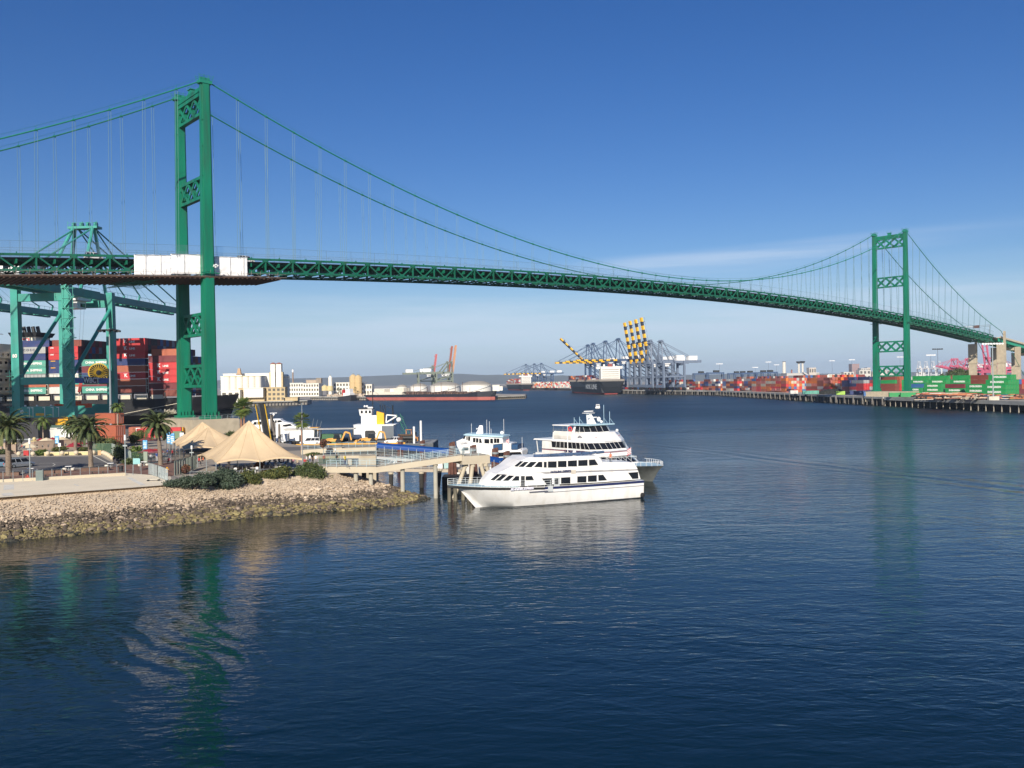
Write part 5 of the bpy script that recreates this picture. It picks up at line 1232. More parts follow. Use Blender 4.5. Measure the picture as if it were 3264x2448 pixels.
for a in ((98,1441,1415,1.9,CRU,'largest cream parasol, right of the lamp post'),(92,1432,1408,1.6,CRU,'small cream parasol behind the largest one'),(148,1424,1395,1.9,CRU,'cream parasol above the arched wall, left of three'),(164,1427,1400,1.9,CRU,'cream parasol above the arched wall, middle of three'),(198,1420,1393,2.1,CRU,'cream parasol beside the blue banner'),
          (130,1424,1397,1.9,REDU,'dark red parasol behind the stucco pillar'),(168,1418,1394,1.8,REDU,'dark red parasol left of the blue banner'),(250,1432,1405,2.2,REDU,'large dark red parasol right of the stocky palm'),(238,1438,1412,2.0,REDU,'dark red parasol at the end of the arched wall'),
          (352,1428,1398,2.2,REDU,'dark red parasol behind the green mesh fence'),(470,1424,1393,2.4,M((.18,.05,.04), .8),'dark brown red parasol below the red storage container'),(478,1460,1430,2.5,REDU,'red parasol left of the leaning palm trunk'),(494,1458,1430,2.2,M((.45,.06,.03), .8),'orange red parasol right behind the leaning palm trunk')): parasol(*a)
# parked cars
SILV = M((.42,.44,.46), .25, .6, var=.03)
road_vehicle('parked_car', 'silver grey minivan parked by the left palm with its rear towards the sea', 'car', base(62,1489), R_(60), 4.9, 1.95, 1.72, SILV, hood=.2, boxy=.35)
road_vehicle('parked_car', 'pale blue car cut by the left edge of the view', 'car', base(-14,1490), R_(50), 4.7, 1.9, 1.75, M((.25,.42,.55), .25, .3, var=.03), hood=.2, boxy=.35)
# yard things between plaza and wharf
def box_container(px, py, rz, col, lab, L_=CL, nm='storage_container', zz=ZP, stack=0):
    q = gnd(px, py, zz); t = thing(nm, lab, 'container', (q.x, q.y, zz+stack), rz, 'storage containers behind the plaza'); b = MB(); cont_geo(b, L_); b.build('body', CMAT[col], t)
    b = MB(); [b.box(L_/2-.02, L_/2+.03, s-.02, s+.02, .2, CH-.2) for s in (-.7,-.25,.25,.7)]; b.build('door_bars', STEEL, t); return t
box_container(352,1424, R_(-35), 'rust', 'orange brown storage container behind the tall thin palm, lower one', 9)
box_container(352,1424, R_(-35), 'rust', 'orange brown storage container behind the tall thin palm, stacked on top', 9, stack=CH)
box_container(350,1415, R_(-35), 'rust', 'faded rust orange storage container at the back of the stacked pair', 9, stack=CH*2)
t = box_container(448,1388, R_(10), 'rust', 'orange storage container with a white door above the red ones', 6.1, stack=0); MB().box(-1,.3,-CW/2-.06,-CW/2-.01,.3,2.3).build('door', WHITE, t)
box_container(485,1394, R_(14), 'red', 'red storage container left of the leaning palm crown base', 8)
box_container(538,1391, R_(14), 'red', 'red storage container in front of the concrete pier', 7)
box_container(205,1396, R_(5), 'white', 'white container with small dark emblem behind the stocky palm', 9)
box_container(150,1392, R_(-5), 'white', 'low white container left of the stocky palm', 8)
t = thing('flatbed_truck', 'dark green flatbed truck above the white containers', 'truck', base(165,1385), R_(3)); MB().box(-4.5,4.5,-1.2,1.2,1.2,2.9).build('body', M((.05,.10,.08), .7), t); MB().box(-4.6,4.6,-1.25,1.25,1.0,1.2).build('bed', M((.3,.35,.3), .6), t)
for s in (-3.4,-2.3,2.4,3.5): b = MB(); [b.tube((s,e-.15,.5),(s,e+.15,.5),.5,n=12) for e in (-1,1)]; b.build('wheel', RUBBER, t)
t = thing('shadow_block', 'dark block standing in for a shadow left of the white containers', 'shed', base(88,1400), R_(-3)); MB().loft([[(-5,-3,0),(5,-3,0),(5,3,0),(-5,3,0)],[(-5,-3,4.2),(4.8,-3,4.4),(4.8,3,4.4),(-5,3,4.2)],[(-4.6,-2.4,4.8),(4.0,-2.4,5.0),(4.0,2.4,5.0),(-4.6,2.4,4.8)]]).build('cover', M((.03,.03,.035), .7, var=.3, bump=.4), t); MB().box(-5.1,5.1,-3.1,-3.0,0,.3).build('sill', STEEL, t)  # near-black block stands in for a patch of shadow on the yard
t = thing('white_truck', 'white semi truck trailer with curved roof right behind the middle palm', 'truck', base(272,1402), R_(-4)); MB().prof([(-6,1.1),(6,1.1),(6,3.6),(5.2,4.1),(-5.2,4.1),(-6,3.6)], -1.25, 1.25).build('body', WHITE, t)
for s in (-4.6,-3.5,4.4): b = MB(); [b.tube((s,e-.15,.5),(s,e+.15,.5),.5,n=12) for e in (-1,1)]; b.build('wheel', RUBBER, t)
t = thing('generator', 'yellow generator box at the foot of the concrete pier', 'generator', base(576,1384)); MB().box(-.9,.9,-.7,.7,.4,2.1).build('body', YEL, t); MB().box(-1,1,-.8,.8,.1,.4).build('skid', DARK, t)
t = thing('utility_cabinet', 'green utility cabinet between the two right banners', 'cabinet', base(568,1402)); MB().box(-1.2,1.2,-.8,.8,0,2.3).build('body', M((.18,.26,.16), .7), t); MB().box(-1.1,1.1,-.84,-.8,.2,2.1).build('door', M((.15,.23,.14), .7), t)
# high mast light
q = gnd(354, 1392, ZP); t = thing('high_mast_light', 'tall grey mast with a ring of floodlights in front of the container ship', 'mast light', (q.x, q.y, ZP))
hm = (q.y/FPX)*(1392-1046); MB().tube((0,0,0),(0,0,hm),.42,.16,12).build('mast', M((.25,.29,.31), .45, .4), t)
b = MB(); b.lathe([(2.6,hm-.6),(2.6,hm-.45),(2.45,hm-.45),(2.45,hm-.6)], n=20); [b.bar((0,0,hm-.5),(2.5*math.cos(k*1.57),2.5*math.sin(k*1.57),hm-.5),.1) for k in range(4)]; b.build('ring', DARK, t)
for k in range(10):
    a = k*.628; b = MB(); b.cbox((2.75*math.cos(a), 2.75*math.sin(a), hm-.85), (.75,.5,.5), a); b.build('floodlight', DARK, t)
# ================================================================ WALKWAYS AND PIERS
RAILB = M((.38,.50,.53), .5, var=.05)
def lin(px, a, b):  # interpolation helper over picture columns, a=(px,val) b=(px,val)
    return lerp(a[1], b[1], (px-a[0])/(b[0]-a[0]))
wk = thing('walkway', 'beige concrete walkway with pale blue railings rising to the ferry landing', 'walkway', (0,0,0))
W0, W1, W2, W3 = at(1041,1507,140.5), at(1200,1507,141), at(1478,1468,143), at(1562,1478,144.5)
def deckseg(b, p, q, wd, th=.95, mi=0):
    p = Vector(p); q = Vector(q); d = q-p; nn = Vector((-d.y, d.x, 0)).normalized()*wd; u = Vector((0,0,th))
    b.add([p, q, q+nn, p+nn, p+u, q+u, q+nn+u, p+nn+u], [(0,3,2,1),(4,5,6,7),(0,1,5,4),(1,2,6,5),(2,3,7,6),(3,0,4,7)], mi)
b = MB(); deckseg(b, W0+Vector((-4,.6,0)), W1, 3.4); deckseg(b, W1, W2, 3.4, .9); b.build('deck', CONC_L, wk)
b = MB(); P3 = Vector((W3.x, W3.y, 5.35)); P2 = Vector((W2.x-.2, W2.y-.25, 5.35)); deckseg(b, P2, P3, 5, 1.35); b.build('landing_platform', CONC_L, wk)
def rails(pts, name='railing', off=(0,0,0), h=1.0, gap=1.45, par=None, mat=RAILB, n=4):
    b = MB(); pb = MB(); o = Vector(off)
    for a, c in zip(pts, pts[1:]):
        a = Vector(a)+o; c = Vector(c)+o; m = max(1, round((c-a).length/gap))
        for i in range(m+1): q = a.lerp(c, i/m); b.bar(q, q+Vector((0,0,h)), .055)
        for k in range(n): zz = Vector((0,0,h*(k+1)/n)); b.tube(a+zz, c+zz, .035 if k == n-1 else .02, n=5)
    return b.build(name, mat, par)
rails([W0, W1, W2, P2+Vector((0,0,.45)), P3+Vector((-.6,0,.45))], off=(0,.1,.9), par=wk)
rails([W0, W1, W2, P2+Vector((0,0,.45)), P3+Vector((-.6,0,.45))], off=(0,3.3,.9), par=wk)
def pile(px, py, Y, ztop, lab, r=.34, col=None, x2=0, y2=0, nm='concrete_pile', zb=-2.5):
    q = at(px, py, Y); t = thing(nm, lab, 'pile', (q.x, q.y, 0), 0, 'piles under the walkways'); MB().tube((x2,y2,zb),(0,0,ztop), r, r, 12).build('shaft', col or M((.42,.40,.33), .9, var=.2, dirt=(.12,.11,.07,.5,.6), stretch=(1,1,.5)), t); MB().tube((x2*.02,y2*.02,ztop-.1),(0,0,ztop+.22), r*1.25, n=12).build('cap', CONC_L, t); return t
for px, Y, zt, lab in ((1076,141.5,4.5,'short concrete pile at the landward end of the walkway'),(1134,141.8,4.5,'concrete pile second from the landward end of the walkway'),(1182,142,4.5,'concrete pile under the bend of the walkway'),(1283,142.4,4.9,'tall concrete pile on the rocks under the rising walkway'),(1388,143,5.3,'tall concrete pile standing in the water at the rock tip')): pile(px, 1500, Y, zt, lab)
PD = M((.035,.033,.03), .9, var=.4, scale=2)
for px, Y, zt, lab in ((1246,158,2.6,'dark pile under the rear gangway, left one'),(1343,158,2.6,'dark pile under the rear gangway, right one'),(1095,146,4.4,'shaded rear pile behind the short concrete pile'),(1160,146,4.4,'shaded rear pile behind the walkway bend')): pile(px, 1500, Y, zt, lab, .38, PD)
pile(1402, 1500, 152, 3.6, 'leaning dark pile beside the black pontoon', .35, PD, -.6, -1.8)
for i, (dx, dy, lx_, ly_) in enumerate(((.5,1.2,-1.7,-.8),(1.6,1.2,-.6,-.9),(2.9,1.2,1.2,-.8),(3.7,1.6,1.3,1.0))):
    t = thing('raking_pile', 'slanting concrete pile under the landing platform, %s from the left' % ['first','second','third','fourth'][i], 'pile', (P2.x+dx, P2.y+dy, 0), 0, 'slanting piles under the landing'); MB().tube((lx_*1.6, ly_, -2),(0,0,5.35), .33, n=12).build('shaft', CONC_L, t); MB().tube((0,0,4.9),(0,0,5.3), .42, n=10).build('collar', CONC_L, t)
WP = M((.13,.12,.09), .95, var=.4, scale=1.5, stretch=(1,1,.2))
for i, (px, zt) in enumerate(((1432,3.2),(1450,2.6),(1476,2.4),(1492,2.3))):
    q = at(px, 1560, 138.5+i*.8); t = thing('timber_pile', 'weathered timber pile by the near ferry bow, %s from the left' % ['first','second','third','fourth'][i], 'pile', (q.x, q.y, 0), 0, 'timber piles by the bow'); MB().tube((.15*(i%2),0,-2),(0,0,zt), .34, .28, 9).build('shaft', WP, t)
# rust brown pile clusters
BR = M((.12,.055,.04), .9, var=.35, scale=1.2)
for px, pt, Y, lab in ((1441,1408,158,'brown pile cluster left of the small ferry'),(1508,1418,156,'brown pile cluster in front of the small ferry bow'),(1578,1427,156,'brown pile cluster at the small ferry stern, left one'),(1615,1437,157,'brown pile cluster at the small ferry stern, right one'),(1346,1403,195,'brown pile cluster at the right end of the work barge'),(1276,1392,200,'brown pile cluster in front of the white pickup truck')):
    q = at(px, pt, Y); t = thing('dolphin', lab, 'mooring piles', (q.x, q.y, 0), 0, 'brown mooring pile clusters'); b = MB()
    for k in range(4): a = k*1.57; b.tube((.75*math.cos(a), .55*math.sin(a), -2),(.28*math.cos(a), .28*math.sin(a), q.z-.1*k), .27, n=8)
    b.build('piles', BR, t); MB().lathe([(.62,q.z-1.1),(.62,q.z-.75)], n=12).build('band', STEEL, t)
# rear ramp
rw = thing('rear_walkway', 'second beige walkway ramp with blue railings behind the main one', 'walkway', (0,0,0)); A0, A1, A3 = at(960,1449,178), at(1090,1441,178), at(1198,1437,178)
b = MB(); deckseg(b, A0, A1, 3, .9); deckseg(b, A1, A3, 3, .75); b.build('deck', CONC_L, rw); rails([A0, A1, A3], off=(0,.1,.85), par=rw, n=3)
b = MB(); deckseg(b, at(1000,1462,170), at(1196,1460,170), 3, .5); b.build('lower_deck', CONC_L, rw); rails([at(1030,1462,170), at(1196,1460,170)], off=(0,.1,.5), par=rw, n=3)
b = MB(); q = at(1170,1470,168); b.box(q.x-1.6,q.x+1.7,q.y,q.y+3,-1,q.z+1.0); b.build('support', CONC, rw); b = MB(); q = at(1115,1470,170); b.box(q.x-.4,q.x+.4,q.y,q.y+2,-1,q.z+.3); b.build('support', CONC, rw); b = MB(); q = at(1060,1470,178); b.box(q.x-.4,q.x+.4,q.y,q.y+2,-1,q.z+.6); b.build('support', CONC, rw)
AWN = M((.003,.055,.25), .5, var=.05)
def covered_gangway(lab, p, q, wd, hh, posts, rail=True):
    t = thing('covered_gangway', lab, 'gangway', p, 0, 'gangways with blue canopies'); a = Vector((0,0,0)); c = Vector(q)-Vector(p); nn = Vector((-c.y,c.x,0)).normalized()*wd
    b = MB(); deckseg(b, (0,0,-.45), c-Vector((0,0,.45)), wd, .45); b.build('deck', M((.42,.42,.40), .7), t)
    b = MB(); n = 8; L_ = []
    for s in range(2): 
        base_ = a if s == 0 else c; L_.append([base_+Vector((0,0,hh))+nn*(.5-.5*math.cos(math.pi*k/6))+Vector((0,0,.55*math.sin(math.pi*k/6))) for k in range(7)]+[base_+Vector((0,0,hh-.35))+nn, base_+Vector((0,0,hh-.35))])
    b.loft(L_); b.build('canopy', AWN, t)
    pb = MB()
    for i in range(posts+1):
        o = c*(i/posts); pb.bar(o, o+Vector((0,0,hh)), .09); pb.bar(o+nn, o+nn+Vector((0,0,hh)), .09)
    pb.build('posts', STEEL, t); pb = MB()
    for o in (Vector((0,0,1.0)), Vector((0,0,.5))): pb.bar(o, c+o, .05); pb.bar(o+nn, c+nn+o, .05)
    pb.build('handrail', STEEL, t); return t
covered_gangway('long covered gangway with blue canopy sloping down behind the main walkway', tuple(at(1200,1455,165)), tuple(at(1432,1474,163)), 2.2, 1.95, 9)
covered_gangway('short blue canopy gangway between the landing and the near ferry', tuple(at(1556,1496,147.5)), tuple(at(1650,1512,150)), 1.9, 1.75, 5)
fd = thing('floating_dock', 'tan lower dock with pale railings behind the tall piles', 'dock', (0,0,0)); b = MB(); deckseg(b, at(1215,1503,160), at(1470,1506,159), 5, .5); b.build('deck', M((.42,.36,.28), .8), fd); rails([at(1215,1495,160), at(1470,1498,159)], off=(0,.1,0), par=fd, n=3, mat=M((.5,.5,.47), .6))
b = MB(); q = at(1455,1530,153); b.prism([(q.x-2.5,q.y),(q.x+3.5,q.y-1),(q.x+4,q.y+5),(q.x-2.5,q.y+5)], -.6, 2.3); tag(b.build('pontoon', M((.015,.015,.016), .7, var=.4)), 'black floating pontoon beneath the landing platform', 'pontoon')
# storage boxes on the dock
for px, cl, lab in ((1400,WHITE,'white storage box on the lower dock behind the tall pile'),(1427,M((.3,.5,.5), .6),'pale blue storage box on the lower dock')):
    q = at(px, 1492, 161.5); t = thing('storage_box', lab, 'box', (q.x, q.y, 2.95)); MB().box(-.9,.9,-.5,.5,0,1.1).build('body', cl, t); MB().box(-.95,.95,-.55,.55,1.1,1.2).build('lid', WHITE, t)

# ================================================================ FERRIES
LBLUE = M((.42,.60,.68), .45, var=.05); NAVY = M((.02,.03,.10), .4); STRIPE = M((.10,.10,.14), .5); MULL = M((.6,.6,.58), .4)
class Frame:      # a boat frame: local x along ang, y to its left, solved against sight lines
    def __init__(s, o, ang): s.o = Vector((o[0], o[1], 0)); s.a = R_(ang); s.u = Vector((math.cos(s.a), math.sin(s.a), 0)); s.v = Vector((-s.u.y, s.u.x, 0))
    def hit(s, px, py, y):
        d = ray(px, py); oo = s.o+s.v*y; t = oo.dot(s.v)/d.dot(s.v); P = d*t; return (P-oo).dot(s.u), CAMH+P.z
def ring_hull(sts, rk=0, span=9, sg=1):      # stations: x, half beam top, ztop, half beam mid, zmid, half beam wl; rk = stem rake
    out = []; x0 = sts[0][0]
    for x, bt, zt, bm, zm, bw_ in sts:
        e = sg*rk*max(0, 1-abs(x-x0)/span); m = e*.3*(1-zm/max(zt,.1))+e*.35
        out.append([(x,-bt,zt),(x+m,-bm,zm),(x+e,-bw_,0),(x+e*1.1,-bw_*.9,-.8),(x+e*1.1,bw_*.9,-.8),(x+e,bw_,0),(x+m,bm,zm),(x,bt,zt)])
    return out
def dens(st, k=3):
    out = []
    for a, c in zip(st, st[1:]): out += [tuple(lerp(p, q, i/k) for p, q in zip(a, c)) for i in range(k)]
    return out+[st[-1]]
def hull_band(sts, z0f, z1f, off=.02, sides=(-1,1)):
    b = MB()
    for sg in sides:
        for a, c in zip(sts, sts[1:]):
            def yy(s_, zz):
                x, bt, zt, bm, zm, bw_ = s_; t = max(0, min(1, (zz-zm)/(zt-zm))); return sg*(lerp(bm, bt, t)+off)
            za0, za1, zc0, zc1 = z0f(a), z1f(a), z0f(c), z1f(c)
            b.add([(a[0],yy(a,za0),za0),(c[0],yy(c,zc0),zc0),(c[0],yy(c,zc1),zc1),(a[0],yy(a,za1),za1)], [(0,1,2,3)])
    return b
# --- near ferry (bow to the left)
f1 = Frame((-9.64, 129.7), 24); FT1 = thing('passenger_ferry', 'white double deck passenger ferry moored nearest, bow to the left, dark blue stripe', 'ferry', f1.o, f1.a)
def w1(x): return 3.5 if x > 13 else lerp(.8, 3.5, max(0, (x-5)/8)**.55)
def F1(u, v):
    px, py = 1400+.339*u, 1250+.339*v; y = -3.5
    for _ in range(5): x, zz = f1.hit(px, py, y); y = -w1(x)
    return x, zz
S1_ = [(0,.06,3.62,.03,2.9,.02),(1.2,.85,3.52,.35,2.2,.02),(2.6,1.65,3.42,.9,1.6,.02),(4.4,2.4,3.3,1.5,1.1,.1),(7,3.05,3.15,2.3,.9,1.0),(10,3.5,3.0,2.95,.8,1.9),(14,3.68,2.85,3.35,.75,2.7),(20,3.7,2.78,3.5,.7,3.2),(27,3.68,2.78,3.5,.7,3.35),(31.4,3.6,2.8,3.45,.7,3.3)]
b = MB(); b.loft(ring_hull(dens(S1_), 4.3, 10)); b.build('hull', BOATW, FT1, smooth='auto')
hull_band(S1_[:7], lambda s: s[2]-.42, lambda s: s[2]-.06).build('gunwale_stripe', DARK, FT1, fix=False)
for sg in (-1, 1): hull_band(S1_[6:], lambda s: s[2]-.40, lambda s: s[2]-.02, sides=(sg,)).build('side_stripe', NAVY, FT1, fix=False)
hull_band(S1_[3:], lambda s: .03, lambda s: .16, off=-.02).build('boot_line', DARK, FT1, fix=False)
hull_band(S1_[6:], lambda s: 1.92, lambda s: 2.0, off=.03).build('rub_rail', STRIPE, FT1, fix=False)
b = MB(); b.loft([[(x,-bt*.94,zt+.02),(x,bt*.94,zt+.02),(x,bt*.94,zt+.06),(x,-bt*.94,zt+.06)] for x, bt, zt, *_ in S1_[:6]]); b.build('foredeck', LBLUE, FT1)
def shell(poly, fn, wf, par, mat, name, cam_=.10):
    P = [fn(*p) for p in poly]; n = len(P); xs = sorted(p[0] for p in P); x0, x1 = xs[0]+.01, xs[-1]-.01; m = 26; rings = []
    cols = sorted(set([x0, x1]+[lerp(x0, x1, i/m) for i in range(m+1)]+[min(max(x, x0), x1) for x in xs]))
    for x in cols:
        zs = []
        for (ax,az),(bx,bz_) in zip(P, P[1:]+P[:1]):
            if min(ax,bx) <= x <= max(ax,bx) and abs(ax-bx) > 1e-6: zs.append(lerp(az, bz_, (x-ax)/(bx-ax)))
        if len(zs) < 2: continue
        lo, hi = min(zs), max(zs); hi = max(hi, lo+.01); w_ = wf(x); c = min(.22, (hi-lo)*.3)
        rings.append([(x,-w_,lo),(x,w_,lo),(x,w_,hi-c),(x,w_-c,hi),(x,0,hi+cam_*min(1,(hi-lo))),(x,-w_+c,hi),(x,-w_,hi-c)])
    b = MB(); b.loft(rings); return b.build(name, mat, par)
shell([(430,880),(452,836),(540,768),(1000,752),(1400,738),(1868,722),(1893,818),(1500,848),(1000,872),(700,885)], F1, w1, FT1, BOATW, 'main_cabin')
shell([(540,770),(600,742),(690,704),(775,646),(850,616),(1100,612),(1500,597),(1530,634),(1545,662),(1700,660),(1840,664),(1868,722),(1400,738),(1000,752)], F1, lambda x: w1(x)-.03 if x < 24 else w1(x)-.06, FT1, BOATW, 'upper_cabin')
W1P = [[(480,825),(545,772),(580,774),(515,830)],[(525,832),(590,778),(635,780),(570,835)],[(595,835),(655,782),(705,785),(645,835)],[(680,832),(720,788),(752,790),(750,830)],[(812,790),(872,788),(890,826),(812,828)],[(965,812),(1058,808),(1058,865),(1010,870)],[(1145,803),(1232,798),(1232,857),(1145,860)],[(1298,792),(1383,788),(1383,848),(1298,850)],[(1398,786),(1480,780),(1480,840),(1398,842)],[(1495,779),(1540,776),(1577,828),(1497,833)],[(1775,757),(1868,750),(1872,812),(1815,815)],
 [(705,695),(765,648),(790,650),(733,700)],[(745,700),(800,655),(838,655),(790,702)],[(808,703),(860,655),(915,655),(865,705)],[(892,703),(935,655),(967,655),(967,705)],[(985,655),(1008,655),(1008,707),(985,707)],[(1023,652),(1102,650),(1102,708),(1023,708)],[(1117,648),(1195,645),(1195,703),(1117,703)],[(1210,645),(1293,640),(1293,697),(1210,697)],[(1308,640),(1393,636),(1393,690),(1308,693)],[(1408,636),(1462,632),(1493,682),(1410,688)]]
def panel(poly, fn, wf, par, mat, name, off=.05, both=True):
    P = [fn(*p) for p in poly]; n = len(P); b = MB()
    for sg in ((-1, 1) if both else (-1,)):
        b.add([(x,sg*(wf(x)+off),zz) for x, zz in P]+[(x,sg*(wf(x)-.05),zz) for x, zz in P], [tuple(range(n)), tuple(reversed(range(n,2*n)))]+[(i,i+n,(i+1)%n+n,(i+1)%n) for i in range(n)])
        if sg == -1 and both: o = b.build(name, mat, par); b = MB()
    return b.build(name, mat, par)
for p in W1P: panel(p, F1, w1, FT1, GLASS, 'window')
panel([(1078,803),(1132,801),(1132,925),(1078,927)], F1, w1, FT1, M((.45,.48,.48), .5), 'door', both=False); panel([(1085,812),(1117,810),(1117,865),(1085,867)], F1, w1, FT1, GLASS, 'door_window', off=.05, both=False)
panel([(768,788),(803,788),(803,888),(768,888)], F1, w1, FT1, DARK, 'doorway'); panel([(1018,878),(1062,876),(1062,932),(1018,934)], F1, w1, FT1, M((.5,.53,.53), .5), 'locker_door', off=.28, both=False)
panel([(1240,733),(1284,731),(1284,765),(1240,767)], F1, w1, FT1, M((.55,.50,.42), .6), 'vent_panel', both=False)
panel([(560,774),(1000,758),(1400,744),(1866,727),(1866,733),(1400,751),(1000,765),(590,781)], F1, w1, FT1, STRIPE, 'knuckle_stripe', off=.02)
panel([(840,935),(1010,922),(1010,929),(840,941)], F1, w1, FT1, STRIPE, 'rub_strake', off=.4, both=False)
x_, z_ = F1(1140,745); letters('CATALINA EXPRESS', .40, (x_, -3.56, z_), FT1, NAVY, shear=.25, bold=.01, wfac=.98)
x_, z_ = F1(712,905); o = letters('ISLANDER EXPRESS', .44, (0,0,0), FT1, M((.75,.75,.85), .5), shear=.3, bold=.02, wfac=.95); o.location = (10.3, -3.62, 2.78); o.rotation_euler = (0,0,-.10)
b = MB()
for v0 in ((24.9,0),):
    for x in [24.8+i*.9 for i in range(7)]: b.bar((x,-3.3,6.0),(x,-3.3,6.6),.04); b.bar((x,3.3,6.0),(x,3.3,6.6),.04)
    for sy in (-3.3,3.3): b.bar((24.8,sy,6.6),(30.3,sy,6.6),.05)
    b.bar((30.3,-3.3,6.6),(30.3,3.3,6.6),.05)
b.build('deck_railing', M((.7,.75,.74), .4), FT1)
for sg in (-1,1):
    b = MB()
    pts = [(x, sg*max(.02,bt-.1), zt) for x, bt, zt, *_ in S1_[:7]]+[(16,sg*3.6,2.83)]
    for a, c in zip(pts, pts[1:]):
        for zz in (.32,.62,.95): b.tube((a[0],a[1],a[2]+zz),(c[0],c[1],c[2]+zz),.022,n=4)
        m = max(1,round((c[0]-a[0])/1.2))
        for i in range(m): q = Vector(a).lerp(Vector(c), i/m); b.tube(q, q+Vector((0,0,.95)), .025, n=4)
    b.build('railing', M((.7,.75,.74), .4), FT1)
rr3 = random.Random(4)
for i in range(9):
    x = 12.8+i*1.35; b = MB(); b.tube((x,-2.7+rr3.uniform(0,.3),7.42),(x+1.2,-2.6,7.42+rr3.uniform(0,.1)), .22, n=8); b.build('life_raft_roll', M((.05,.09,.17), .8, var=.3), FT1)
b = MB(); b.lathe([(.3,7.1),(.35,7.5),(.15,7.8)], (20.5,-1,0), 10); b.build('dome', WHITE, FT1)
b = MB(); b.tube((20.4,1,7),(20.4,1,11.5),.03,n=4); b.tube((13,2,7.2),(13,2,10),.025,n=4); b.build('antenna', WHITE, FT1)
b = MB(); b.lathe([(.1,0),(.35,.05),(.35,.3),(.1,.35)], (0,0,0), 10); o = b.build('tyre_fender', RUBBER, FT1); o.location = (30.9,-3.75,.55); o.rotation_euler = (R_(90),0,0)
def flag(par, p, lab=None):
    b = MB(); b.tube(p, (p[0], p[1], p[2]+2.1), .025, n=4); b.build('flagstaff', WHITE, par); b = MB()
    for k in range(7): b.add([(p[0]-.02,p[1],p[2]+1.95-k*.13),(p[0]-.55-.03*k,p[1]+.12,p[2]+1.7-k*.15),(p[0]-.55-.03*k,p[1]+.12,p[2]+1.7-(k+1)*.15),(p[0]-.02,p[1],p[2]+1.95-(k+1)*.13)], [(0,1,2,3)], k%2)
    b.build('flag', [M((.55,.05,.07), .7), WHITE], par, fix=False)
flag(FT1, (29.6,-2.8,6.0))
q = f1.o+f1.u*26.0+f1.v*-2.6; person((q.x, q.y, 5.62), .4, 'orange', 'black', 'stand', 'on the aft upper deck of the near ferry')
# --- large catamaran ferry (bow towards the right front)
f2 = Frame((25.9, 161.0), -50); FT2 = thing('passenger_ferry', 'large three deck white catamaran ferry behind the near ferry, bow to the right', 'ferry', f2.o, f2.a)
def plan(xa, xs, xf, w, wf_=2.2): return [(xa,-w),(xs,-w),(xf,-wf_),(xf,wf_),(xs,w),(xa,w)]
def level(b, p0, z0, p1, z1): b.loft([[(x,y,z0) for x,y in p0],[(x,y,z1) for x,y in p1]])
S2_ = [(1.8,.06,3.0,.03,2.1,.02),(.6,1.5,2.98,.6,1.9,.05),(-1.2,2.8,2.95,1.2,1.6,.2),(-4,4.2,2.9,2.2,1.3,.7),(-8,5.0,2.85,3.6,1.0,2.0),(-13,5.4,2.9,4.8,.9,3.9),(-20,5.4,3.0,5.1,.9,4.6),(-28,5.4,3.0,5.1,.9,4.6)]
b = MB(); b.loft(ring_hull(dens(S2_), 2.6, 9, -1)); b.build('hull', M((.13,.14,.135), .35, var=.3, scale=.5, dirt=(.06,.07,.06,.7,.6)), FT2, smooth='auto')  # white hull darkened to grey, shade under the bow flare put into its colour
hull_band(S2_[4:], lambda s_: s_[2]-.9, lambda s_: s_[2]-.02, off=.03).build('bulwark', BOATW, FT2, fix=False)
b = MB(); b.add([(1.5,0,3.03),(-1.2,2.6,2.98),(-4,4.0,2.95),(-8,4.9,2.9),(-8,-4.9,2.9),(-4,-4.0,2.95),(-1.2,-2.6,2.98)], [(0,1,2,3,4,5,6)]); b.build('foredeck', LBLUE, FT2)
b = MB()
for sg in (-1,1):
    pts = [(1.7,0,3.0),(-1.2,sg*2.7,2.95),(-4,sg*4.1,2.9),(-6.8,sg*4.7,2.85)]
    for a, c in zip(pts, pts[1:]):
        for i in range(4): q = Vector(a).lerp(Vector(c), i/4); b.bar(q, q+Vector((0,0,.75)), .05)
        b.bar(Vector(a)+Vector((0,0,.75)), Vector(c)+Vector((0,0,.75)), .06)
b.build('railing', WHITE, FT2)
LV = [((-27,-8.8,-6.2,5.3),2.85,(-27,-11.0,-8.8,5.25),4.35,'main_cabin',(.2,.9),22),((-25,-10.6,-8.4,5.3),4.35,(-25,-12.6,-10.7,5.2),7.0,'upper_cabin',(.48,.92),26),((-22,-12.5,-10.5,5.2),7.0,(-22,-14.0,-12.4,5.0),8.6,'sun_deck',None,0),((-18.2,-14.6,-13.0,3.5),8.6,(-17.6,-15.3,-13.9,3.3),9.95,'bridge',(.1,.93),16)]
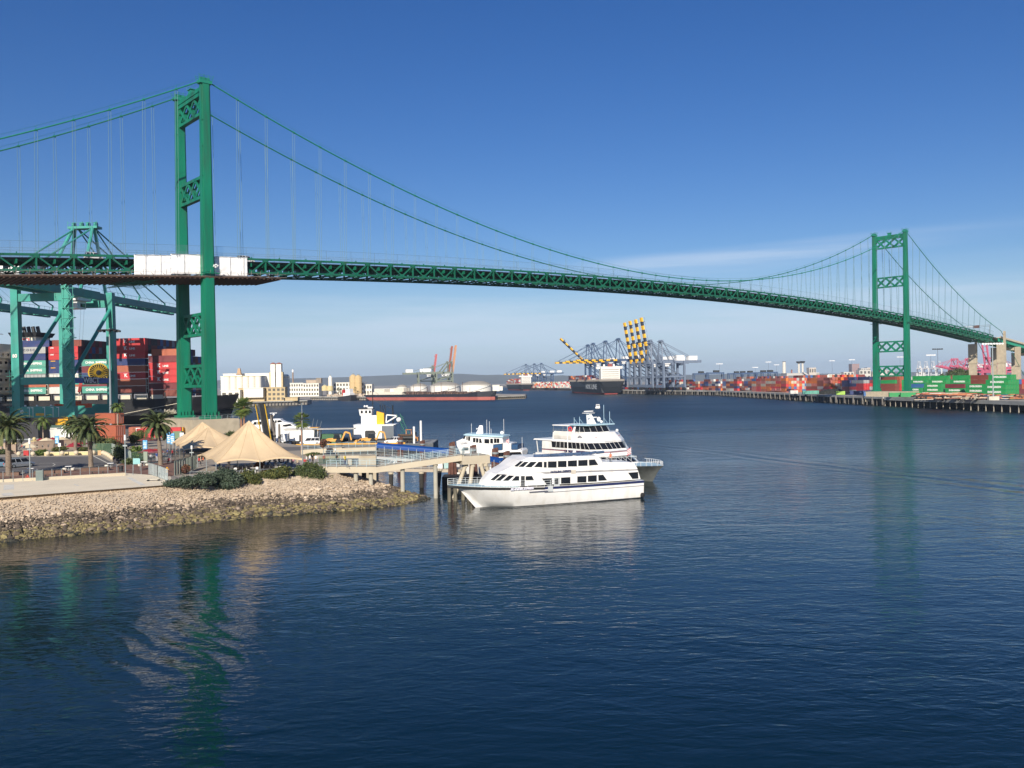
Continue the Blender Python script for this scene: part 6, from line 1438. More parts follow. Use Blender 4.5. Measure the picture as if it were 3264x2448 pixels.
for (a, z0, c, z1, nm, bd, nmull) in LV:
    p0 = plan(a[0],a[1],a[2],a[3], 2.4 if nm != 'bridge' else 1.6); p1 = plan(c[0],c[1],c[2],c[3], 2.3 if nm != 'bridge' else 1.5); b = MB(); level(b, p0, z0, p1, z1); lv = b.build(nm, BOATW, FT2)
    if bd:
        b = MB(); m_ = MB(); P = []
        for t in bd: P.append([(lerp(x0,x1,t), lerp(y0,y1,t)) for (x0,y0),(x1,y1) in zip(p0,p1)])
        for i in range(0, 5):
            (ax,ay),(bx,by) = P[0][i], P[0][i+1]; (cx_,cy_),(dx_,dy_) = P[1][i], P[1][i+1]
            if i == 5: continue
            L_ = math.hypot(bx-ax,by-ay); nx, ny = (by-ay)/L_*.03, -(bx-ax)/L_*.03; za, zc = lerp(z0,z1,bd[0]), lerp(z0,z1,bd[1]); f0, f1_ = (.22, .995) if i == 0 else ((.005,.78) if i == 4 else (.005,.995))
            if nm == 'main_cabin' and i in (0,4): f0, f1_ = (.3,.99) if i == 0 else (.01,.7)
            q = lambda f, s: (lerp(ax,bx,f)+nx, lerp(ay,by,f)+ny, za) if s == 0 else (lerp(cx_,dx_,f)+nx, lerp(cy_,dy_,f)+ny, zc)
            b.add([q(f0,0),q(f1_,0),q(f1_,1),q(f0,1)], [(0,1,2,3)])
            k = max(2, int(L_*(f1_-f0)/1.05)); sk = .03 if i in (0,4) else 0
            for j in range(1,k): f = lerp(f0,f1_,j/k); m_.bar(q(f,0), q(min(1,f+sk),1), .07)
        wb = b.build('window_band', GLASS, lv, fix=False); m_.build('mullion', MULL, wb)
for zz, wd, x0, x1 in ((5.15,5.31,-25,-10.9),(5.02,5.3,-25,-10.9)):
    b = MB(); P = plan(x0,x1,x1+2.0,wd,2.4)
    for i in range(5): b.bar((P[i][0]+.02,P[i][1]*1.004,zz+.07),(P[i+1][0]+.02,P[i+1][1]*1.004,zz+.07),.04,.09)
    b.build('stripe', STRIPE if zz > 5.1 else M((.35,.08,.12), .5), FT2)
b = MB(); b.box(-13.2,-12,-5.33,-5.29,4.9,5.0); 
letters('CATALINA  EXPRESS', .62, (-15.6,-5.40,5.05), FT2, NAVY, bold=.015)
b = MB(); b.bar((-11.9,-3.4,7.9),(-11.6,0,7.75),.05,.09); b.bar((-11.6,0,7.75),(-11.9,3.4,7.9),.05,.09); b.build('bow_stripe', M((.4,.1,.14), .5), FT2)
b = MB(); b.add([(-14.9,-5.24,7.8),(-13.6,-5.24,7.8),(-14.2,-5.22,8.25)], [(0,1,2)]); b.build('logo', STRIPE, FT2, fix=False)
b = MB(); b.box(-18.6,-13.6,-3.8,3.8,9.95,10.15); b.build('bridge_roof', LBLUE, FT2); b = MB(); b.box(-24,-18.6,-3.3,3.3,9.75,9.95); b.build('awning', BOATW, FT2)
b = MB()
for x in (-23.8,-21,-18.8):
    for y in (-3.2,3.2): b.bar((x,y,8.6),(x,y,9.8),.05)
for x in [-22+i*.9 for i in range(9)]: b.bar((x,-5.0,8.6),(x,-5.0,9.2),.04)
b.bar((-22,-5,9.2),(-14.5,-5,9.2),.05); b.build('awning_frame', STEEL, FT2)
b = MB(); b.loft([[(-21.5,-5.25,7.35),(-16.6,-5.25,7.35),(-16.6,-5.15,7.35),(-21.5,-5.15,7.35)],[(-21.5,-5.35,8.0),(-16.6,-5.35,8.0),(-16.6,-5.2,8.0),(-21.5,-5.2,8.0)],[(-21.5,-5.2,8.85),(-16.6,-5.2,8.85),(-16.6,-5.05,8.85),(-21.5,-5.05,8.85)]]); b.build('canvas_screen', M((.72,.69,.62), .8, var=.15), FT2)
b = MB(); b.loft([[(-27.5,-5.4,6.9),(-22,-5.4,6.9),(-22,5.4,6.9),(-27.5,5.4,6.9)],[(-27.3,-5.2,7.15),(-22,-5.2,7.15),(-22,5.2,7.15),(-27.3,5.2,7.15)]]); b.build('aft_roof', BOATW, FT2)
b = MB(); [b.bar((x,y,4.4),(x-.4,y,6.9),.12) for x in (-26.5,) for y in (-5,-1.5,1.5,5)]; [b.bar((-28,y,3.0),(-28,y,4.0),.06) for y in (-5,-3,-1,1,3,5)]; b.bar((-28,-5,4.0),(-28,5,4.0),.07); b.build('aft_posts', BOATW, FT2)
b = MB(); 
for k in range(12): a0, a1 = k*.5236, (k+1)*.5236; b.tube((-18.4+.42*math.cos(a0),-3.75,9.2+.42*math.sin(a0)),(-18.4+.42*math.cos(a1),-3.75,9.2+.42*math.sin(a1)),.12,n=6)
b.build('life_ring', M((.7,.05,.04), .5), FT2)
b = MB(); b.loft([[(-16.9,-.6,10.1),(-15.5,-.6,10.1),(-15.5,.6,10.1),(-16.9,.6,10.1)],[(-17.4,-.3,12.2),(-16.6,-.3,12.2),(-16.6,.3,12.2),(-17.4,.3,12.2)]]); b.box(-17.9,-16.2,-.9,.9,12.2,12.3); b.bar((-17,-1.2,12.6),(-17,1.2,12.6),.2); b.bar((-16.2,-1.0,11.4),(-16.2,1.4,11.4),.2); b.build('radar_mast', WHITE, FT2)
b = MB(); b.ball((-15.6,1.4,11.0),.42,8,(1,1,1.2)); b.ball((-15.2,1.7,10.5),.3,8); b.build('radar_dome', WHITE, FT2, smooth=True)
for x, y, h in ((-14.2,3.0,12.5),(-17.8,-3.2,11.5),(-16.9,-2.6,11.6),(-15,2.2,13.8)):
    b = MB(); b.tube((x,y,10.1),(x,y,h),.045,n=4); b.bar((x,y,11.2),(x+.1,y+1.0,10.1),.05); b.build('antenna', LBLUE, FT2)
b = MB(); b.ball((-11.9,2.6,8.9),.28,8); b.build('searchlight', WHITE, FT2)
for sg in (-1,): b = MB(); b.tube((-14,-5.4,4.3),(-14,-5.4,8.8),.04,n=4); b.tube((-17.5,-5.4,4.3),(-17.5,-5.4,8),.04,n=4); b.build('davit_pole', WHITE, FT2)
# --- small ferry behind the pile clusters (bow to the left, away)
f3 = Frame((-11.6, 168), -14); FT3 = thing('passenger_ferry', 'small white ferry with pale blue roof and antennas behind the brown pile clusters', 'ferry', f3.o, f3.a)
def w3(x): return 2.6 if x > 5 else lerp(.7, 2.6, max(0, x/5))
def F3(u, v):
    px, py = 1400+.339*u, 1250+.339*v; y = -2.6
    for _ in range(5): x, zz = f3.hit(px, py, y); y = -w3(x)
    return x, zz
xs = [F3(u, 600)[0] for u in (160, 500, 790)]
S3 = [(F3(165,470)[0]-.5,.1,4.3,.05,2.5,.03),(3,1.9,4.1,1.3,1.2,.5),(6,2.7,3.6,2.3,.9,1.7),(10,2.75,2.6,2.5,.8,2.3),(F3(790,600)[0],2.7,2.4,2.5,.8,2.3)]
b = MB(); b.loft(ring_hull(sorted(S3))); b.build('hull', BOATW, FT3)
shell([(165,500),(162,462),(232,430),(480,470),(505,500),(512,620),(230,640)], F3, w3, FT3, BOATW, 'forward_hull')
shell([(225,445),(250,405),(590,425),(600,482),(500,492),(300,470)], F3, lambda x: w3(x)-.1, FT3, BOATW, 'wheelhouse')
shell([(225,402),(250,390),(600,412),(604,426),(250,408)], F3, lambda x: w3(x)+.1, FT3, LBLUE, 'roof')
shell([(505,560),(520,545),(762,540),(775,556),(770,600),(520,620)], F3, lambda x: 2.45, FT3, BOATW, 'aft_cabin')
shell([(490,500),(590,482),(590,545),(510,548)], F3, lambda x: 2.5, FT3, M((.02,.07,.16), .8), 'canvas_cover'); shell([(676,495),(736,495),(736,540),(676,540)], F3, lambda x: 2.5, FT3, M((.02,.07,.16), .8), 'canvas_cover')
shell([(594,480),(672,485),(672,545),(594,545)], F3, lambda x: 2.3, FT3, BOATW, 'stair_housing')
for p in ([(223,437),(238,412),(246,414),(238,440)],[(256,416),(266,417),(266,452),(256,450)],[(272,417),(290,418),(290,458),(272,455)],[(318,430),(340,430),(340,472),(318,470)],[(346,432),(368,434),(368,474),(346,473)],[(376,436),(392,437),(402,478),(376,476)],[(425,440),(470,442),(470,482),(425,480)],[(480,436),(505,438),(505,480),(480,478)],[(515,434),(538,436),(538,476),(515,475)],[(542,436),(565,437),(565,475),(542,475)],[(225,520),(275,520),(275,548),(210,548)]): panel(p, F3, w3, FT3, GLASS, 'window')
panel([(545,568),(765,562),(776,600),(542,608)], F3, lambda x: 2.45, FT3, GLASS, 'window', off=.05)
panel([(170,474),(500,520),(502,526),(170,480)], F3, w3, FT3, M((.4,.25,.3), .5), 'stripe', off=.02)
x_, z_ = F3(262,478); letters('CATALINA EXPRESS', .3, (x_, -w3(x_)-.06, z_), FT3, NAVY)
for u, v0, v1 in ((272,395,300),(413,415,265),(438,415,280),(453,415,350),(575,425,258)):
    x, z0 = F3(u, v0); _, z1 = F3(u, v1); MB().tube((x,0,z0),(x,0,z1),.035,n=4).build('antenna', WHITE, FT3)
x, z0 = F3(350, 400); b = MB(); b.loft([[(x-.7,-.5,z0),(x+.6,-.5,z0),(x+.6,.5,z0),(x-.7,.5,z0)],[(x-.1,-.2,z0+1.6),(x+.5,-.2,z0+1.6),(x+.5,.2,z0+1.6),(x-.1,.2,z0+1.6)]]); b.bar((x-.4,-1,z0+1.0),(x-.4,1,z0+1.0),.18); b.ball((x+4.2,0,z0+.2),.35,8); b.build('radar_mast', WHITE, FT3)
flag(FT3, (F3(652,540)[0],-2.2,F3(652,540)[1]))

# ================================================================ WORK BARGE AND ITS LOAD
DZ = 1.9
bg = thing('work_barge', 'long grey work barge with yellow curb lying beyond the car park, loaded with machines', 'barge', (0,0,0))
MB().box(-68,-22.2,246.5,263,-.8,DZ).build('hull', M((.10,.11,.12), .8, var=.25), bg); MB().box(-67,-30,246.45,246.75,DZ,DZ+.35).build('curb', YEL, bg)
MB().box(-67.5,-22.5,247,262.5,DZ,DZ+.02).build('deck', M((.26,.27,.27), .85, var=.2), bg)
def bp_(px, Y=250): q = at(px, 1400, Y); return (q.x, q.y, DZ+.02)
def wheels(t, lst, r, w_=.3, name='wheel'):
    for x, y in lst: MB().tube((x,y-w_/2,r),(x,y+w_/2,r),r,n=14).build(name, RUBBER, t)
t = thing('semi_truck', 'white conventional semi truck cab on the barge, left of the service pickup', 'truck', bp_(908), R_(180))
MB().prof([(-.9,1.0),(2.6,1.0),(2.65,1.9),(1.2,2.1),(.8,3.1),(-.9,3.1)], -1.15, 1.15).build('cab', WHITE, t); MB().prof([(.95,2.15),(1.15,2.15),(.85,2.95),(.65,2.95)], -1.17, 1.17).build('window', GLASS, t); MB().box(-4.6,-.9,-.6,.6,.7,1.0).build('chassis', DARK, t)
wheels(t, [(1.7,-1),(1.7,1),(-2.6,-.95),(-2.6,.95),(-3.9,-.95),(-3.9,.95)], .52); MB().tube((-.9,-1.3,.7),(.6,-1.3,.7),.32).build('fuel_tank', STEEL, t); MB().tube((-1.0,-1.0,1),(-1.0,-1.0,3.7),.09).build('exhaust', STEEL, t)
road_vehicle('service_truck', 'white service pickup with side boxes on the barge behind the fan palm', 'truck', bp_(990), R_(180), 5.8, 2.1, 1.95, PAINTW, hood=.25, boxy=.5)
t = thing('white_shed', 'long white flat roofed shed on the barge behind the semi truck', 'shed', bp_(960,256)); MB().box(-4.4,4.4,-1.6,1.6,0,4.0).build('wall', WHITE, t); MB().box(-4.8,5.2,-2,2,4.0,4.25).build('roof', M((.55,.53,.48), .7), t); MB().box(-.2,.5,-1.64,-1.6,.2,2.4).build('door', DARK, t)
t = thing('deck_roof', 'flat grey canopy on dark frames right of the white shed', 'canopy', bp_(1060,256)); MB().box(-5.4,6.6,-2,2,3.9,4.15).build('roof', M((.42,.41,.38), .7), t)
for x in (-5,-3.9,-3.2,5,6): MB().bar((x,-1.6,0),(x+.3,-1.6,3.9),.28).build('post', DARK, t)
t = thing('green_container', 'dark green container under the flat grey canopy', 'container', bp_(1060,256)); b = MB(); cont_geo(b, 6.1, 0, False, lambda v: v); b.build('body', M((.04,.13,.055), .6, var=.15), t); MB().bar((3.05,-.7,.2),(3.05,-.7,2.3),.05).build('door_bars', STEEL, t)
def backhoe(px, lab):
    t = thing('backhoe_loader', lab, 'backhoe', bp_(px,249.5), R_(180), 'yellow backhoes on the barge'); Y_ = M((.66,.34,.07), .5, var=.12)
    MB().prof([(-1.9,.75),(2.2,.75),(2.4,1.2),(2.1,1.6),(.7,1.7),(-1.9,1.5)], -.55, .55).build('chassis', Y_, t)
    MB().loft([[(-1.6,-.75,1.55),(.4,-.75,1.55),(.4,.75,1.55),(-1.6,.75,1.55)],[(-1.4,-.65,2.7),(.1,-.65,2.7),(.1,.65,2.7),(-1.4,.65,2.7)]]).build('cab', GLASS, t); MB().box(-1.7,.4,-.85,.85,2.7,2.85).build('cab_roof', DARK, t)
    wheels(t, [(-1.1,-.95),(-1.1,.95)], .78, .45, 'rear_wheel'); wheels(t, [(1.7,-.85),(1.7,.85)], .5, .35, 'front_wheel')
    b = MB(); [b.path([(.9,s,1.5),(2.6,s,1.35),(3.6,s,.5)], .11, 5) for s in (-.6,.6)]; b.build('loader_arm', Y_, t)
    MB().prof([(3.4,.15),(4.3,.1),(4.3,.3),(3.8,1.1),(3.4,1.1)], -1.1, 1.1).build('loader_bucket', M((.3,.06,.06), .6) if 'left' in lab else Y_, t)
    b = MB(); b.bar((-1.9,0,1.0),(-2.9,0,3.4),.42,.34,w2=.36,h2=.5); b.bar((-2.9,0,3.4),(-4.2,0,3.0),.4,.45,w2=.3); b.bar((-4.2,0,3.0),(-4.6,0,1.0),.34,.34,w2=.25); b.build('boom_arm', Y_, t); MB().prof([(-4.9,.4),(-4.1,.3),(-4.3,1.0),(-4.8,1.1)], -.35, .35).build('digging_bucket', DARK, t)
backhoe(1068, 'yellow backhoe on the barge, left one with the red front bucket'); backhoe(1178, 'yellow backhoe on the barge, right one in front of the white tug')
road_vehicle('pickup_truck', 'white pickup truck parked on the barge right of the backhoes', 'truck', bp_(1252,249), R_(180), 4.6, 1.95, 1.85, PAINTW, hood=.3, boxy=.2)
t = thing('tank_trailer', 'black tank trailer behind the white pickup truck', 'trailer', bp_(1296,249)); MB().tube((-2.4,0,1.5),(2.2,0,1.5),.62,n=14).build('tank', DARK, t); MB().box(-2.6,2.6,-.8,.8,.7,.9).build('chassis', DARK, t); MB().box(-2.4,2.2,-.5,.5,2.15,2.5).build('load', WOOD, t); wheels(t, [(.9,-.8),(-.2,-.8),(.9,.8),(-.2,.8)], .45)
t = thing('bulldozer', 'small orange bulldozer standing behind the tank trailer', 'bulldozer', bp_(1305,257)); OY = M((.50,.22,.06), .6, var=.15); MB().prof([(-2,.4),(2,.4),(2.2,1),(1.6,1.8),(-2,1.7)], -.7, .7).build('body', OY, t); b = MB(); [b.bar((x,y,1.7),(x,y,3.3),.1) for x in (-.9,.6) for y in (-.6,.6)]; b.box(-1,.7,-.7,.7,3.3,3.42); b.build('canopy', OY, t); [MB().prof([(-2,.0),(2,0),(2.3,.4),(2,.85),(-2,.85),(-2.3,.4)], s-.25, s+.25).build('track', DARK, t) for s in (-.95,.95)]; MB().box(2.4,2.6,-1.4,1.4,.1,1.2).build('blade', OY, t)
t = thing('tug_superstructure', 'white tug boat with tall deckhouse and yellow funnel behind the backhoes', 'tug boat', bp_(1190,266)); TZ = -DZ
b = MB(); b.loft([[(x,-hb_,zt) for hb_, zt in ((w_,z_),(w_*.9,-2.5))]+[(x,w_*.9,-2.5),(x,w_,z_)] for x, w_, z_ in ((-13,3.5,1.2),(-5,4.5,.6),(6,4.5,.6),(11,2.6,1.5),(13,.3,2.2))]); b.build('hull', DARK, t)
MB().box(-5.2,6.6,-3.6,3.6,0,4.6).build('lower_house', WHITE, t); MB().box(-5.3,7.2,-3.8,3.8,4.6,4.75).build('boat_deck', WHITE, t); MB().box(3.1,6.62,-3.63,-3.6,.3,4.3).build('dark_panel', M((.12,.14,.16), .6), t)  # thin dark sheet covers one end of the white lower house
MB().prof([(-1.9,1.0),(1.2,1.0),(1.2,2.6),(.7,3.0),(-1.6,3.0),(-1.9,2.7)], -3.66, -3.6).build('opening', DARK, t)
MB().box(-3.2,1.4,-2.2,2.2,4.75,7.4).build('cabin', WHITE, t); MB().loft([[(-3.6,-1.9,7.4),(-.2,-1.9,7.4),(-.2,1.9,7.4),(-3.6,1.9,7.4)],[(-3.9,-2.1,9.3),(0,-2.1,9.3),(0,2.1,9.3),(-3.9,2.1,9.3)]]).build('pilothouse', WHITE, t); MB().box(-4.1,.2,-2.3,2.3,9.3,9.5).build('pilothouse_roof', DARK, t)
for x in (-3.3,-2.0,-.9): MB().box(x,x+.6,-2.12,-1.98,8.1,8.9).build('window', GLASS, t)
MB().prof([(1.45,4.75),(3.6,4.75),(3.6,8.0),(1.45,8.6)], -2.3, -.2).build('funnel', M((.80,.42,.01), .45, var=.05), t)
b = MB(); b.tube((0,0,9.4),(0,0,15.2),.14,n=6); b.bar((0,0,12.2),(6,0,9.0),.1); b.tube((6,0,4.7),(6,0,10.3),.2,n=6); b.bar((0,0,15),(6,0,10.2),.05); b.bar((-.6,0,13.5),(.6,0,13.5),.08); [b.tube((2.4+k*.7,0,8.2),(2.2+k*.7,0,10.4),.13,n=6) for k in range(3)]; b.build('mast', DARK, t)
b = MB(); b.bar((4.2,-2,5.2),(7.6,-2,7.2),.35); b.bar((4.4,-2,7.5),(7.6,-2,7.2),.35); b.bar((4.2,-2,5.2),(4.4,-2,7.5),.3); b.ball((8,-2,6.0),.75,10); b.build('crane_arm', WHITE, t)
b = MB(); [b.ball((x,-.8,10.1),.35,8) for x in (-2.3,-1.6)]; b.box(-1.4,.1,-1,1,9.5,9.9); b.build('searchlight', WHITE, t)
b = MB(); [b.bar((8.4,-2+k*.1,7.2-k*.75),(9.6,-2,6.6-k*.75),.12) for k in range(8)]; b.bar((7.4,-2.4,7.6),(10.4,-2.4,1.2),.14); b.bar((8.4,-2.4,7.9),(11.2,-2.4,1.6),.14); b.build('boarding_ladder', GREEN_D, t)
for px, zt, lab in ((1320,6.6,'white spud post with rungs on the barge end, left one'),(1342,8.2,'white spud post with rungs on the barge end, right one')):
    t = thing('spud_post', lab, 'post', bp_(px, 247), 0, 'white spud posts'); MB().tube((0,0,-2),(0,0,zt-DZ),.3,n=10).build('shaft', WHITE, t); b = MB(); [b.ball((-.38,0,z*.45),.12,5) for z in range(int((zt-DZ)/.45))]; b.build('rungs', DARK, t)
t = thing('raised_ramp', 'tall dark ramp with yellow railings standing raised behind the front tent', 'ramp', (at(858,1400,232).x, 232, 1.8))
b = MB(); b.bar((.2,0,-1.5),(-2.2,1,12.2),2.3,.35); b.build('ramp_plate', M((.06,.062,.06), .8, var=.3), t); b = MB()
for s in (-1.2,1.2): b.bar((s+.2,-.4,-1),(s-2.2,.4,12),.12); b.bar((s+.2,-1.1,-1),(s-2.2,-.3,12),.12); [b.bar((s+.2-2.4*k/12,-.3+.8*k/12,-1+13*k/12),(s+.2-2.4*k/12,-1.1+.8*k/12,-1+13*k/12),.1) for k in range(13)]
b.build('railing', M((.75,.45,.02), .5), t)
for px, pt, r, lab in ((866,1322,.42,'tall grey brown pile beside the raised ramp'),(874,1345,.35,'second tall pile right of the raised ramp'),(876+14,1352,.3,'dark pile left of the semi truck')):
    q = at(px, pt, 236); t = thing('steel_pile', lab, 'pile', (q.x, q.y, 0), 0, 'steel piles by the raised ramp'); MB().tube((0,0,-2),(0,0,q.z),r,n=10).build('shaft', M((.16,.14,.12), .8, var=.3), t); MB().tube((0,0,q.z*.55),(0,0,q.z*.55+.5),r*1.3,n=10).build('guide_ring', DARK, t)
# yacht
fy = Frame((at(800,1400,272).x, 272), 3); YT = thing('motor_yacht', 'white motor yacht with sloping windows moored behind the raised ramp', 'yacht', fy.o, fy.a)
FY = lambda u, v: fy.hit(780+.1447*u, 1280+.1447*v, -2.6)
wy = lambda x: 2.6 if x < 13 else max(.3, 2.6-(x-13)*.3)
shell([(60,560),(100,540),(700,545),(1000,560),(1400,560),(1500,620),(1350,900),(60,900)], FY, wy, YT, WHITE, 'hull'); shell([(130,560),(150,430),(400,400),(760,395),(870,455),(1000,480),(1150,560)], FY, lambda x: wy(x)-.25, YT, WHITE, 'cabin'); shell([(500,400),(560,385),(760,383),(790,400)], FY, lambda x: 1.9, YT, WHITE, 'flybridge_roof')
for p in ([(180,510),(205,450),(260,448),(258,508)],[(275,507),(277,446),(360,440),(358,505)],[(590,470),(592,418),(650,414),(650,468)],[(665,466),(667,412),(700,412),(700,465)],[(715,460),(717,415),(780,410),(830,448)],[(815,545),(850,515),(1000,490),(1040,530),(900,555)]): panel(p, FY, lambda x: wy(x)-.22, YT, GLASS, 'window', both=True)
x, z0 = FY(580,390); b = MB(); b.bar((x-.6,0,z0),(x+.4,0,z0+1.6),.5); b.bar((x-.6,-.9,z0+1.8),(x+1,.9,z0+1.8),.3); b.build('radar_mast', WHITE, YT); panel([(240,610),(340,600),(340,720),(240,700)], FY, wy, YT, DARK, 'opening', both=False)
# low white boat with yellow top next to it, grey work boat by the pier
fb = thing('work_boat', 'low white work boat with a yellow cabin top between yacht and shed', 'boat', (at(985,1400,268).x, 268, 0)); MB().prof([(-6,0),(5,0),(6.5,2.6),(-6,2.2)], -2, 2).build('hull', WHITE, fb); MB().prof([(-5,2.2),(3.5,2.4),(3.0,4.9),(-4.6,4.8)], -1.6, 1.6).build('cabin', WHITE, fb); MB().box(.5,3.2,-1.7,1.7,4.9,5.9).build('cabin_top', YEL, fb); b = MB(); [b.tube((1+k*1.2,0,5.9),(1.5+k*1.2,0,8.5-k*.4),.06,n=4) for k in range(3)]; b.build('antenna', STEEL, fb)
gb = thing('barge_crane', 'grey deck cargo boat with a small yellow crane right of the concrete pier', 'boat', (at(745,1370,285).x, 285, 0)); MB().prof([(-6,0),(6,0),(7,3.4),(-6,3.2)], -2.5, 2.5).build('hull', M((.03,.05,.10), .6), gb); MB().box(-5.6,6.4,-2.4,2.4,3.4,5.2).build('deck_cargo', M((.5,.52,.52), .6), gb); b = MB(); b.bar((-3.6,0,5.2),(-2.4,0,7.2),.5); b.bar((-2.4,0,7.2),(.2,0,6.2),.4); b.build('crane_arm', YEL, gb)
# small motor boat on the water far behind the large ferry mast
mb_ = gnd(1906, 1301, 0); t = thing('motor_boat', 'tiny white motor boat far out on the water above the large ferry', 'boat', mb_, R_(80)); MB().prof([(-3,0),(3,0),(4,1.0),(-3,.9)], -1.5, 1.5).build('hull', WHITE, t); MB().box(-1.6,1.2,-1.2,1.2,.95,2.7).build('cabin', WHITE, t); MB().box(-1.7,-1.6,-1.0,1.0,1.7,2.4).build('window', GLASS, t)
# tall navigation mast beside the fan palm
q = at(965,1480,150); t = thing('signal_mast', 'thin dark mast with lamps rising beside the single fan palm', 'mast', (q.x, q.y, ZP)); MB().tube((0,0,0),(0,0,at(965,1285,150).z-ZP),.07,n=6).build('pole', STEEL, t); b = MB(); [b.ball((0,0,z),.2,6) for z in (8.4,9.2)]; b.bar((-.7,0,8.0),(.2,0,8.2),.12); b.build('lamp', DARK, t)
# ================================================================ FAR SHORES: QUAY EDGES
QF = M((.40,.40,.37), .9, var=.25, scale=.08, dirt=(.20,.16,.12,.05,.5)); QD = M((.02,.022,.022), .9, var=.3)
def quay_edge(lab, pts, ztop, gap, fend=True, band=1.3, pilecol=None):
    t = thing('quay_wall', lab, 'quay', (pts[0][0], pts[0][1], 0)); o = Vector((pts[0][0], pts[0][1], 0)); f = MB(); d = MB(); pl = MB()
    for a, c in zip(pts, pts[1:]):
        a = Vector((a[0],a[1],0))-o; c = Vector((c[0],c[1],0))-o; L_ = (c-a).length; dr = (c-a).normalized(); nn = Vector((dr.y,-dr.x,0)); 
        if (nn.dot(-(a+o)) < 0): nn = -nn
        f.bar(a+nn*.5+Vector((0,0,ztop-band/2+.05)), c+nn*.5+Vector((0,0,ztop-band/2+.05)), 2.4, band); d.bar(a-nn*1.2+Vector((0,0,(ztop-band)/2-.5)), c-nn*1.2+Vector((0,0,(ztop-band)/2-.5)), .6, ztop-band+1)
        n = int(L_/gap)
        for i in range(n+1):
            q = a.lerp(c, i/max(1,n)); pl.tube(q+nn*1.1+Vector((0,0,-1)), q+nn*1.1+Vector((0,0,ztop-band+.1)), .28, n=6)
            if fend and i % 3 == 0: pl.bar(q+nn*2.0+Vector((0,0,.6)), q+nn*2.0+Vector((0,0,ztop-.2)), .9, .5); pl.bar(q+nn*2.2+Vector((0,0,.3)), q+nn*1.8+dr*1.5+Vector((0,0,2.6)), .3)
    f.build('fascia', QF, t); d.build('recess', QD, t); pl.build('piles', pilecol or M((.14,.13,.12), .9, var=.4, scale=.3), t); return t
QP = [(248,395),(232,640),(232,1000),(152,1250),(121,1530)]
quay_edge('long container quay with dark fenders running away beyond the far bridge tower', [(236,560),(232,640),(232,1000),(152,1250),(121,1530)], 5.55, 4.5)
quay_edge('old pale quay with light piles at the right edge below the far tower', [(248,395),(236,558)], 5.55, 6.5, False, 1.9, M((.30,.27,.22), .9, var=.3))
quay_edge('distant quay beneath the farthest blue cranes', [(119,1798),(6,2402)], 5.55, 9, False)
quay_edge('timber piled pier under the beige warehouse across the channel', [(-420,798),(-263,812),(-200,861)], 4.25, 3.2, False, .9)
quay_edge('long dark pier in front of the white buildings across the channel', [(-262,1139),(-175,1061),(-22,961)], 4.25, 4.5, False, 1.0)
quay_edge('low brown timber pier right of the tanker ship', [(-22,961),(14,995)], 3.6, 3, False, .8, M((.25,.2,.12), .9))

# ================================================================ FAR GANTRY CRANES AND SHIPS
BLUE_C = M((.045,.085,.17), .5, var=.1); BLUE_L = M((.15,.19,.26), .5, var=.1); YST = M((.85,.48,.02), .45, var=.05); DBL = M((.03,.035,.05), .6)
wrz = math.atan2(-.31, -.95)-math.pi/2       # waterside direction of the yard cranes
nxt = ['nearest to the raised booms','second from the raised booms','third from the raised booms','farthest left of the group']
def cr_at(px, Y): return ((px-1632)/FPX*Y, Y)
for i, (px, Y) in enumerate([(1985,1262),(1943,1330),(1903,1405),(1885,1462)]):
    x, y = cr_at(px, Y); crane('yard_crane', 'blue gantry crane with a striped %s boom, %s' % ('lowered' if i != 3 else 'half raised', nxt[i]), (x+26, y+14, 1.0), wrz, BLUE_C, DBL, lx=17, gauge=30, hb=46, apex=77, out=62, back=16, raised=42 if i == 3 else 0, stripes=YST, bw=2.0, group='blue gantry cranes behind the black stern ship')
for i, (px, Y) in enumerate([(2022,1228),(2040,1195),(2059,1164),(2078,1133)]):
    x, y = cr_at(px, Y); crane('yard_crane', 'gantry crane with a yellow striped boom raised nearly upright, %s of four' % ['leftmost','second from the left','third from the left','rightmost'][i], (x+30, y+12, 1.0), wrz, BLUE_L, DBL, lx=17, gauge=30, hb=41, apex=68, out=58, back=24, raised=80, stripes=YST, bw=1.7, group='cranes with raised striped booms', hc=WHITE)
for i, (px, Y) in enumerate([(2092,1108),(2128,1060)]):
    x, y = cr_at(px, Y); crane('yard_crane', ['pale grey gantry crane with a long rear girder right of the raised booms','pale grey gantry crane farthest to the right of the crane row'][i], (x+22, y+9, 1.0), wrz, BLUE_L, BLUE_L, lx=17, gauge=28, hb=38, apex=64, out=10, back=26, raised=82, bw=1.5, group='pale grey cranes by the raised booms')
for i, (px, Y) in enumerate([(1719,2240),(1697,2290),(1670,2340)]):
    x, y = cr_at(px, Y); crane('yard_crane', 'far small blue crane with a striped boom across the basin, %s of three' % ['right','middle','left'][i], (x+36, y+10, 1.0), wrz, BLUE_C, DBL, lx=16, gauge=30, hb=38, apex=64, out=58, back=30, stripes=YST, bw=2.0, group='farthest striped cranes')
for i, (px, Y, cl, rz_) in enumerate([(1388,1500,M((.45,.10,.10), .6),R_(10)),(1435,1470,M((.30,.08,.04), .6),R_(12)),(1447,1440,M((.50,.24,.12), .6),R_(12))]):
    x, y = cr_at(px, Y); GRC = M((.16,.19,.15), .6)
    crane('old_crane', 'old dock crane with a raised %s boom behind the storage tanks' % ['pink','brown red','pale orange'][i], (x-30, y, 1.5), R_(-78), GRC, cl, lx=16, gauge=26, hb=33, apex=52 if i else 46, out=46 if i else 34, back=26, raised=82, group='old cranes behind the tanks')
